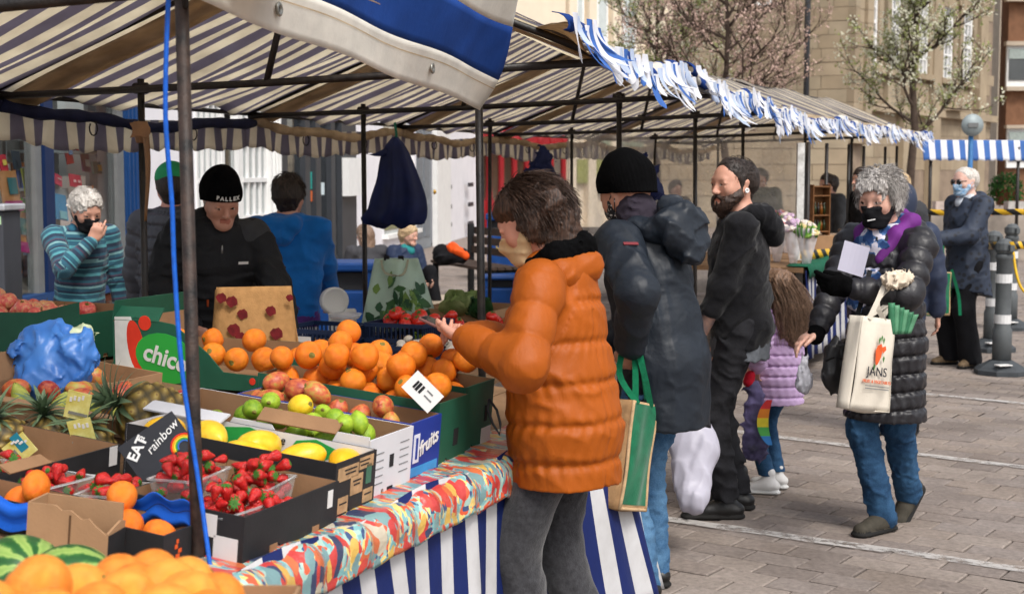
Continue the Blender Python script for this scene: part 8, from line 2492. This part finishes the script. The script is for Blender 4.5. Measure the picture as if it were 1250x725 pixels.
b = MB(); b.grid(lambda a, c: TA.lerp(TB_, a) - TNn * (.02 + .03 * (1 - c) + .02 * math.sin(a * 60) * (1 - c)) + Vector((0, 0, .12 + .70 * c)), 90, 8, 0, L_t, .7); rooted('table_skirt', b, m_skirt, 'striped cloth on the front of the far flower table', 'tablecloth', TA, smooth=True, thick=.003)
b = MB(); b.grid(lambda a, c: TA.lerp(TB_, a) - TNn * (.05 - .28 * max(0, c - .35)) + Vector((0, 0, .75 + .1 * min(1, c / .35) + .012 * math.sin(a * 40))), 50, 5); rooted('table_cover', b, M('dark_green_cloth', C(20, 84, 62), .8, .2, 12), 'dark green cover along the edge of the flower table', 'tablecloth', TA + Vector((0, 0, .8)), smooth=True, thick=.004)
m_pet = [M('petal_%d' % i, C(*c), .7, .2, 40) for i, c in enumerate([(206, 130, 140), (222, 170, 150), (226, 214, 206), (196, 170, 196), (214, 196, 140), (120, 160, 70)])]
m_cello = M_glass('cellophane', (.95, .93, .95), .15, .45, .5, .6)
fg = random.Random(19)
def bouquet(p, label, cols, n=22, r=.085):
    t = thing('bouquet', label, 'flowers', p, 0, 'wrapped bouquets on the flower table')
    b = MB(); b.lathe([(.03, 0), (.05, .1), (r, .24), (r * 1.15, .30)], 14, 0); b.build('wrap', m_cello, t, True)
    for k in range(n):
        a, rr = fg.uniform(0, 6.28), r * math.sqrt(fg.random()); c_ = Vector((rr * math.cos(a), rr * math.sin(a), .25 + .08 * (1 - (rr / r) ** 2) + fg.uniform(-.02, .02)))
        b = MB()
        for q in range(3): b.lathe([(.006, -.016), (.036 - .008 * q, .004), (.03 - .008 * q, .016)], 7, 0, c_ + Vector((0, 0, .007 * q)), Matrix.Rotation(fg.uniform(-.6, .6), 3, 'X') @ Matrix.Rotation(fg.uniform(-.6, .6), 3, 'Y'))
        b.build('flower', m_pet[fg.choice(cols)], t)
    for k in range(8):
        a = fg.uniform(0, 6.28); c_ = Vector((math.cos(a) * r, math.sin(a) * r, .22)); b = MB(); b.add([c_, c_ + Vector((.02, .02, .04)), c_ * 1.35 + Vector((0, 0, .06)), c_ + Vector((-.02, -.02, .03))], [(0, 1, 2, 3)]); b.build('leaf', m_leaf, t)
bq = [(948, 352, 11.9, 'pink and peach bouquet nearest the black hoodie', (0, 1, 2)), (968, 350, 11.7, 'lilac and white bouquet beside the white post', (2, 3, 2)), (984, 356, 11.35, 'pale lime and white bouquet above the girl\'s hair', (2, 5, 4)), (940, 338, 13.0, 'rose pink bouquet farther back near the plastic wall', (0, 0, 3)), (960, 338, 13.2, 'mixed pale bouquet farther back by the white post', (1, 2, 3)), (950, 318, 14.6, 'dusty pink bouquet highest by the plastic', (0, 3, 1)), (930, 332, 13.4, 'pink bouquet half behind the hoodie', (0, 0, 1))]
for (u, v, d, lab, cl) in bq:
    p_ = P(u, v, d); p_.z = .845 if d < 14.5 else .845; bouquet(p_, lab, cl)
for k_, (u, d) in enumerate(((945, 12.6), (962, 12.4), (1012, 13.6), (1040, 14.6))):
    p_ = P(u, 300, d); b = MB(); b.bb((p_.x - .12, p_.y - .12, .842 if k_ > 1 else .7), (p_.x + .12, p_.y + .12, 1.0)); 
    if k_ < 2: continue
    rooted('gift_box', b, M('kraft_gift', C(150, 128, 108), .8, .3, 14), ('small kraft box on the flower table by the bottle rack', 'larger kraft box at the end of the flower table')[k_ - 2], 'box', (p_.x, p_.y, .842))
rk = P(998, 288, 13.3); rt_ = thing('bottle_rack', 'small wooden rack of amber and dark bottles', 'rack', (rk.x, rk.y, 1.0), .5); rt_.scale = (.6,) * 3; WM[rt_] = WM[rt_] @ Matrix.Scale(.6, 4)
b = MB(); b.bb((rk.x - .15, rk.y - .12, .843), (rk.x + .15, rk.y + .12, .998)); rooted('wooden_crate', b, m_card, 'brown crate that carries the wooden bottle rack', 'box', (rk.x, rk.y, .843))
m_wood = M('rack_wood', C(112, 76, 46), .7, .25, 10)
for z_ in (.05, .30, .60, .74): b = MB(); b.bb((-.17, -.08, z_), (.17, .08, z_ + .018)); b.build('shelf', m_wood, rt_)
for x_ in (-.17, .155): b = MB(); b.bb((x_, -.085, 0), (x_ + .018, .085, .78)); b.build('side', m_wood, rt_)
b = MB(); b.bb((-.15, .07, .05), (.15, .078, .76)); b.build('back', m_wood, rt_)
bm_ = [M('amber_bottle', C(120, 70, 20), .15, .2, spec=.6), M('green_bottle', C(40, 50, 26), .15, .2, spec=.6), M('dark_bottle', C(30, 18, 14), .15, .2, spec=.6)]
for z_ in (.068, .318):
    for k_ in range(5):
        b = MB(); b.lathe([(.001, 0), (.024, .002), (.025, .11), (.010, .15), (.010, .19), (.001, .19)], 10, 0); o_ = b.build('bottle', bm_[(k_ + int(z_ * 10)) % 3], None, True)
        o_.location = WM[rt_] @ Vector((-.12 + .06 * k_, 0, z_)); o_.scale = (.6,) * 3; tag(o_, 'small bottle standing on the lower shelf of the wooden rack' if z_ < .1 else 'small bottle standing on the upper shelf of the wooden rack', 'bottle', 'bottles on the wooden rack')
def M_tape2():
    m, n, l, b = nodes_of('hazard_tape'); tc = n.new('ShaderNodeTexCoord'); sx = n.new('ShaderNodeSeparateXYZ'); l.new(tc.outputs['UV'], sx.inputs[0])
    x = math_n(n, l, 'ADD', math_n(n, l, 'MULTIPLY', sx.outputs[0], 5.0), math_n(n, l, 'MULTIPLY', sx.outputs[1], .5)); f = math_n(n, l, 'LESS_THAN', math_n(n, l, 'FRACT', x), .5)
    l.new(mixc(n, l, f, C(28, 27, 26), C(214, 168, 32)), b.inputs['Base Color']); b.inputs['Roughness'].default_value = .45; return m
m_hz = M_tape2()
def hazard(label, pts, w=.07):
    pts = [P(*p) for p in pts]; L_ = sum((pts[i + 1] - pts[i]).length for i in range(len(pts) - 1))
    sp_ = smooth(pts, 8); b = MB(); n_ = len(sp_) - 1
    b.grid(lambda a, c: sp_[min(n_, int(round(a * n_)))] + Vector((0, 0, (c - .5) * w)) + Vector((.0, .006 * math.sin(a * 20 + c), 0)), n_, 2, 0, L_, 1)
    return rooted('hazard_tape', b, m_hz, label, 'tape', pts[0], 'yellow and black hazard tapes', True, thick=.001)
hazard('short hazard tape across the flower stall beside the white post', [(977, 311, 11.9), (1010, 309, 12.4), (1052, 304, 13.2)], .075)
hazard('upper hazard tape behind the queueing woman', [(1126, 259, 14.5), (1170, 260, 14.3), (1215, 259, 14), (1256, 259, 13.8)], .06)
hazard('lower hazard tape, right of the queueing woman', [(1124, 298, 13.6), (1180, 300, 12.8), (1222, 300, 11.3), (1258, 299, 11.2)], .06)
m_bol = M('grey_plastic', C(84, 88, 90), .5, .12, 14, spec=.35); m_bold = M('dark_rubber', C(66, 70, 74), .75, .15, 12); m_refl = M('reflective_band', C(206, 206, 206), .4)
def bollard(u, v, label, h=1.07):
    p_ = PZ(u, v); t = thing('bollard', label, 'bollard', (p_.x, p_.y, 0), .3, 'grey plastic queue posts')
    b = MB(); b.lathe([(.21, 0), (.21, .035), (.18, .06), (.085, .11), (.001, .11)], 8); b.build('base', m_bold, t)
    b = MB(); b.lathe([(.001, .1), (.074, .1), (.074, .35), (.062, .37), (.06, .9), (.068, .91), (.068, .94), (.05, .95), (.001, .95)], 16); b.build('post', m_bol, t, True)
    b = MB(); b.lathe([(.001, .95), (.06, .95), (.075, .98), (.07, 1.03), (.04, 1.06), (.001, 1.07)], 14); b.bb((-.02, -.1, .97), (.02, .1, 1.02)); b.build('cap', m_bol, t)
    for z_ in (.40, .72): b = MB(); b.lathe([(.001, z_), (.0645, z_), (.0645, z_ + .07), (.001, z_ + .07)], 16); b.build('reflective_band', m_refl, t)
    b = MB(); b.bb((-.14, -.17, .085), (-.02, -.10, .092)); b.build('label', m_label, t)
    return t
bollard(1222, 456, 'front grey queue post, white label on its wide base')
bollard(1210, 428, 'second grey queue post half behind the front one')
bollard(1232, 402, 'third grey queue post, farther back by the yellow chain')
ch = [P(1236, 300, 12.5), P(1240, 330, 12.4), P(1246, 350, 12.3), P(1256, 362, 12.2)]
b = MB(); b.tube(smooth(ch, 6), .012, 6); rooted('chain', b, M('yellow_plastic', C(214, 170, 30), .5), 'yellow plastic chain sagging from the far queue post', 'chain', ch[0], smooth=True)
fs = thing('far_stall', 'distant stall with a clean blue and white striped awning', 'market stall', P(1190, 205, 25.5))
a0_, a1_ = P(1128, 171, 25), P(1330, 172, 25)
b = MB(); b.grid(lambda a, c: a0_.lerp(a1_, a) + Vector((0, -.02 * math.sin(a * 40) * (1 - c), -.36 + .36 * c + .02 * abs(math.sin(a * 60)) * (1 - c) )) + Vector((0, .12 * c, 0)), 120, 6, 0, (a1_ - a0_).length, .4)
b.build('awning', M_stripes('clean_awning', C(232, 232, 236), C(70, 110, 176), 4.7, 'UVx', .5, .7, .2, .1, .1), fs, True, True, thick=.004)
b = MB(); b.grid(lambda a, c: a0_.lerp(a1_, a) + Vector((0, .12 + 1.6 * c, .04 * c)), 20, 2, 0, (a1_ - a0_).length, 1); b.build('roof', M_stripes('clean_awning', None, None, 1), fs, True, True, thick=.004)
for u in (1136, 1243): p_ = P(u, 200, 25.1); b = MB(); b.tube([(p_.x, p_.y, 0), (p_.x, p_.y, 2.0)], .03, 8); b.build('post', m_steel, fs, True, True)
p0_, p1_ = P(1128, 262, 25.6), P(1320, 262, 25.6)
b = MB(); b.bb((p0_.x, 25.4, 0), (p1_.x, 26.4, .8)); b.build('counter', M('counter_cloth', C(150, 140, 130), .8, .4, 2), fs, False, True)
for k_, (u, w_, c_) in enumerate(((1150, .25, (196, 180, 170)), (1205, .2, (170, 60, 60)), (1240, .3, (190, 186, 180)))):
    p_ = P(u, 255, 25.5); b = MB(); b.bb((p_.x - w_ / 2, 25.45, .803), (p_.x + w_ / 2, 25.7, 1.05)); rooted('goods_box', b, M('goods_%d' % k_, C(*c_), .7), ('pale box on the far counter', 'red box on the far counter', 'white box at the right of the far counter')[k_], 'box', (p_.x, 25.5, .803))
def bush(p, r, label, seed, mt, n=900):
    g_ = np.random.RandomState(seed); b = MB()
    for k in range(n):
        v = g_.normal(size=3); v /= np.linalg.norm(v); v *= r * g_.uniform(.35, 1) ** .5
        c_ = Vector((v[0], v[1], v[2] * 1.0 + r)); s_ = .05 * g_.uniform(.5, 1.3); a = Vector(g_.normal(size=3)).normalized(); d_ = a.orthogonal().normalized()
        b.add([c_, c_ + d_ * s_ + a * s_ * .4, c_ + d_ * s_ * 2, c_ + d_ * s_ - a * s_ * .4], [(0, 1, 2, 3)])
    t = thing('potted_shrub', label, 'shrub', p); b.build('foliage', mt, t); b = MB(); b.lathe([(.001, 0), (.16, 0), (.2, .3), (.001, .3)], 12); b.build('pot', M('clay_pot', C(140, 90, 66), .8), t); return t
p_ = P(1228, 238, 26.8); bush((p_.x, p_.y, .95), .3, 'green shrub under the far awning', 5, m_leaf)
m_slat = M('bench_timber', C(72, 58, 50), .7, .25, 9, .3, 60); m_iron = M('cast_iron', C(34, 34, 36), .6)
def bench(u, d, rz, label, w=1.7):
    p_ = P(u, 300, d); t = thing('park_bench', label, 'bench', (p_.x, p_.y, 0), rz, 'timber benches')
    for k in range(5): b = MB(); b.bb((-w / 2, -.24 + k * .1, .43), (w / 2, -.155 + k * .1, .462)); b.build('seat_slat', m_slat, t)
    for k in range(3): b = MB(); b.bb((-w / 2, .27 + .02 * k, .55 + k * .12), (w / 2, .30 + .02 * k, .64 + k * .12)); b.build('back_slat', m_slat, t)
    for x_ in (-w / 2 + .1, w / 2 - .1):
        b = MB(); b.bb((x_ - .03, -.24, 0), (x_ + .03, -.18, .43)); b.bb((x_ - .03, .24, 0), (x_ + .03, .31, .92)); b.bb((x_ - .03, -.24, .39), (x_ + .03, .3, .428)); b.build('leg_frame', m_iron, t)
    return t
bench(578, 17.6, -1.15, 'dark timber bench carrying the orange and black rucksack')
bench(722, 17.9, .1, 'dark timber bench behind the beanie man', 1.5)
p_ = P(478, 300, 16.5); b = MB(); b.bb((p_.x - .8, 16.1, 0), (p_.x + .7, 17.0, .13)); rooted('low_step', b, m_conc, 'low stone step under the two seated women', 'step', (p_.x, 16.5, 0))
q_ = P(553, 332, 17.3); t = thing('rucksack', 'black rucksack with an orange panel, dumped on the bench', 'rucksack', (q_.x, q_.y, .47))
link('bag_body', sdf_mesh('bag_body', [rc(V3(-.12, 0, .12), V3(.1, 0, .1), .13, .10)], .012, .03, wrinkle(.02, .1, 240), (), m_black_cloth), t)
link('panel', sdf_mesh('panel', [rc(V3(.0, -.06, .2), V3(.16, -.07, .1), .07, .05)], .012, .03, wrinkle(.012, .08, 241), (), M('orange_fabric', C(226, 84, 24), .7, .2, 10)), t)
m_binb = M('bin_blue', C(16, 60, 120), .5, .15, 8); m_gold = M('gold_paint', C(190, 160, 80), .5)
def litter_bin(u, d, h, label, w=.62, words=True):
    p_ = P(u, 300, d); t = thing('litter_bin', label, 'litter bin', (p_.x, p_.y, 0), -.05)
    b = MB(); b.bb((-w / 2, -w / 2, 0), (w / 2, w / 2, h * .68)); b.build('body', m_binb, t, bevel=.02)
    for x_ in (-w / 2 + .03, w / 2 - .03):
        for y_ in (-w / 2 + .03, w / 2 - .03): b = MB(); b.bb((x_ - .03, y_ - .03, h * .681), (x_ + .03, y_ + .03, h * .9)); b.build('post', m_binb, t)
    b = MB(); b.bb((-w / 2 + .06, -w / 2 + .08, h * .682), (w / 2 - .06, w / 2 - .06, h * .88)); b.build('opening', m_black, t)
    b = MB(); b.bb((-w / 2 - .02, -w / 2 - .02, h * .9), (w / 2 + .02, w / 2 + .02, h)); b.build('lid', m_binb, t, bevel=.02)
    if words:
        text('LITTER', 'lettering', .12, m_gold, t, (0, -w / 2 - .004, h * .52), (math.pi / 2, 0, 0), offset=.002)
        b = MB(); b.bb((-w / 2 + .04, -w / 2 - .003, h * .2), (w / 2 - .04, -w / 2 - .0005, h * .215)); b.build('gold_line', m_gold, t)
    return t
litter_bin(622, 21, .98, 'blue litter bin with gold lettering beyond the bench')
litter_bin(424, 13.0, .78, 'plain blue bin behind the white weighing scale', .55, False)
litter_bin(612, 16.2, .42, 'low blue box by the foot of the bench', .4, False)
tm = thing('ticket_machine', 'grey ticket machine with silver hood at the left edge', 'ticket machine', (P(-4, 300, 8.6).x, 8.6, 0), -.1)
b = MB(); b.bb((-.14, -.12, 0), (.1, .12, 1.36)); b.build('cabinet', M('machine_grey', C(70, 72, 78), .5, .1, 8), tm, bevel=.008)
b = MB(); b.bb((-.16, -.15, 1.362), (.125, .14, 1.40)); b.build('hood', M('silver', C(196, 198, 202), .35, metal=.4), tm, bevel=.008)
for (z_, c_, w_) in ((1.28, (180, 210, 170), .10), (1.2, (200, 60, 70), .05), (.98, (160, 160, 165), .03), (.86, (200, 200, 205), .02)): b = MB(); b.bb((.02 - w_ / 2 + .02, -.124, z_), (.04 + w_ / 2, -.1205, z_ + .05)); b.build('panel', M('machine_%d' % int(z_ * 100), C(*c_), .5), tm)

m_bark = M('bark', C(74, 62, 54), .9, .3, 9, .5, 40)
def tree(label, base, h, spread, seed, blossom, n_leaf, lean=(0, 0), leafsize=.05, density=5, z_first=.3):
    g_ = random.Random(seed)
    t = thing('blossom_tree', label, 'tree', base)
    tips = []
    b = MB()
    top = Vector((lean[0], lean[1], h))
    trunk = [top * (k / 8) + Vector((g_.gauss(0, .03), g_.gauss(0, .03), 0)) * (k > 0) for k in range(9)]
    b.tube(trunk, [.09 * (1 - k / 8.8) * h / 6 + .012 for k in range(9)], 8); b.build('trunk', m_bark, t, True)
    b = MB()
    def limb(p, d, L, r, lev):
        pts = [p]
        n_ = 5
        for k in range(n_):
            d = (d + Vector((g_.gauss(0, .14), g_.gauss(0, .14), .10 + g_.gauss(0, .08)))).normalized(); p = p + d * L / n_; pts.append(p)
            if lev >= 1: tips.append(p)
            if lev < 3:
                for _ in range(1 if lev else 2):
                    if g_.random() < .85: limb(p, (d + Vector((g_.gauss(0, .7), g_.gauss(0, .7), g_.gauss(.1, .4)))).normalized(), L * g_.uniform(.35, .6), r * .5, lev + 1)
        b.tube(pts, [r * (1 - .7 * k / n_) for k in range(n_ + 1)], 5, cap=False)
    for k in range(density):
        f = z_first + (1 - z_first) * (k + .5) / density
        a = k * 2.4 + g_.uniform(-.4, .4)
        limb(top * f, Vector((math.cos(a), math.sin(a), .6)).normalized(), spread * (1.25 - .6 * f) * g_.uniform(.8, 1.2), .035 * h / 6, 0)
    b.build('limb', m_bark, t, True)
    for mi, (mt, share, up) in enumerate(blossom):
        b = MB()
        for k in range(int(n_leaf * share)):
            p = g_.choice(tips) + Vector((g_.gauss(0, .07), g_.gauss(0, .07), g_.gauss(0, .07)))
            for q in range(3):
                s_ = leafsize * g_.uniform(.5, 1.2); a = Vector((g_.gauss(0, 1), g_.gauss(0, 1), g_.gauss(0, 1))).normalized(); d_ = a.orthogonal().normalized(); c_ = p + Vector((g_.gauss(0, .03), g_.gauss(0, .03), g_.gauss(0, .03)))
                b.add([c_ - d_ * s_ * .5, c_ + a * s_ * .35, c_ + d_ * s_ * .5, c_ - a * s_ * .35], [(0, 1, 2, 3)])
        tag(b.build('blossom' if mi else 'foliage', mt, t), kind='stuff')
    return t
m_bl_w = M('white_blossom', C(214, 212, 190), .8, .15, 9, trans=.3); m_bl_g = M('young_leaf', C(142, 150, 92), .7, .25, 9, trans=.3); m_bl_p = M('pink_bud', C(196, 168, 156), .8, .2, 9, trans=.2); m_bl_b = M('brown_bud', C(150, 126, 112), .8, .2, 9)
pt_ = P(1110, 300, 30); tree('tall slim white blossom tree in front of the sash windows', (pt_.x, 30, 0), 6.6, 1.35, 3, ((m_bl_g, .45, 0), (m_bl_w, .55, 0)), 4600, density=14, z_first=.32, leafsize=.075)
pt_ = P(885, 300, 27); tree('twiggy pink budded tree left of the sandstone wall', (pt_.x, 27, 0), 5.6, 1.75, 6, ((m_bl_b, .55, 0), (m_bl_p, .45, 0)), 4600, density=17, z_first=.36, leafsize=.06)
pt_ = P(800, 300, 30); tree('pale green budding tree in front of the cream building', (pt_.x, 30, 0), 5.4, 1.5, 9, ((m_bl_g, .6, 0), (m_bl_w, .4, 0)), 3000, density=14, z_first=.4, leafsize=.07)
sg_ = P(1187, 153, 20); t = thing('round_sign', 'grey back of a round sign on a blue pole', 'sign', (sg_.x, 20, 0))
b = MB(); b.tube([(0, .05, 0), (0, .05, sg_.z + .1)], .035, 10); b.build('pole', M('pole_blue', C(50, 104, 156), .5), t, True)
b = MB(); b.lathe([(.001, -.012), (.15, -.012), (.155, 0), (.15, .02), (.001, .03)], 28, 0, (0, 0, sg_.z), Matrix.Rotation(R(90), 3, 'X')); b.build('disc', M('dull_aluminium', C(140, 150, 152), .5, .1, 10, metal=.2), t, True)
b = MB(); b.bb((-.07, -.05, sg_.z - .03), (.07, -.031, sg_.z + .03)); b.build('bracket', m_greytrim, t)
rg = P(930, -4, 43.2); b = MB(); b.tube([rg + Vector((.28 * math.cos(a), 0, .28 * math.sin(a))) for a in np.linspace(0, 6.283, 20)], .07, 8); rooted('ring_lamp', b, m_whitep, 'white ring lamp high on the sandstone wall', 'lamp', rg, smooth=True)
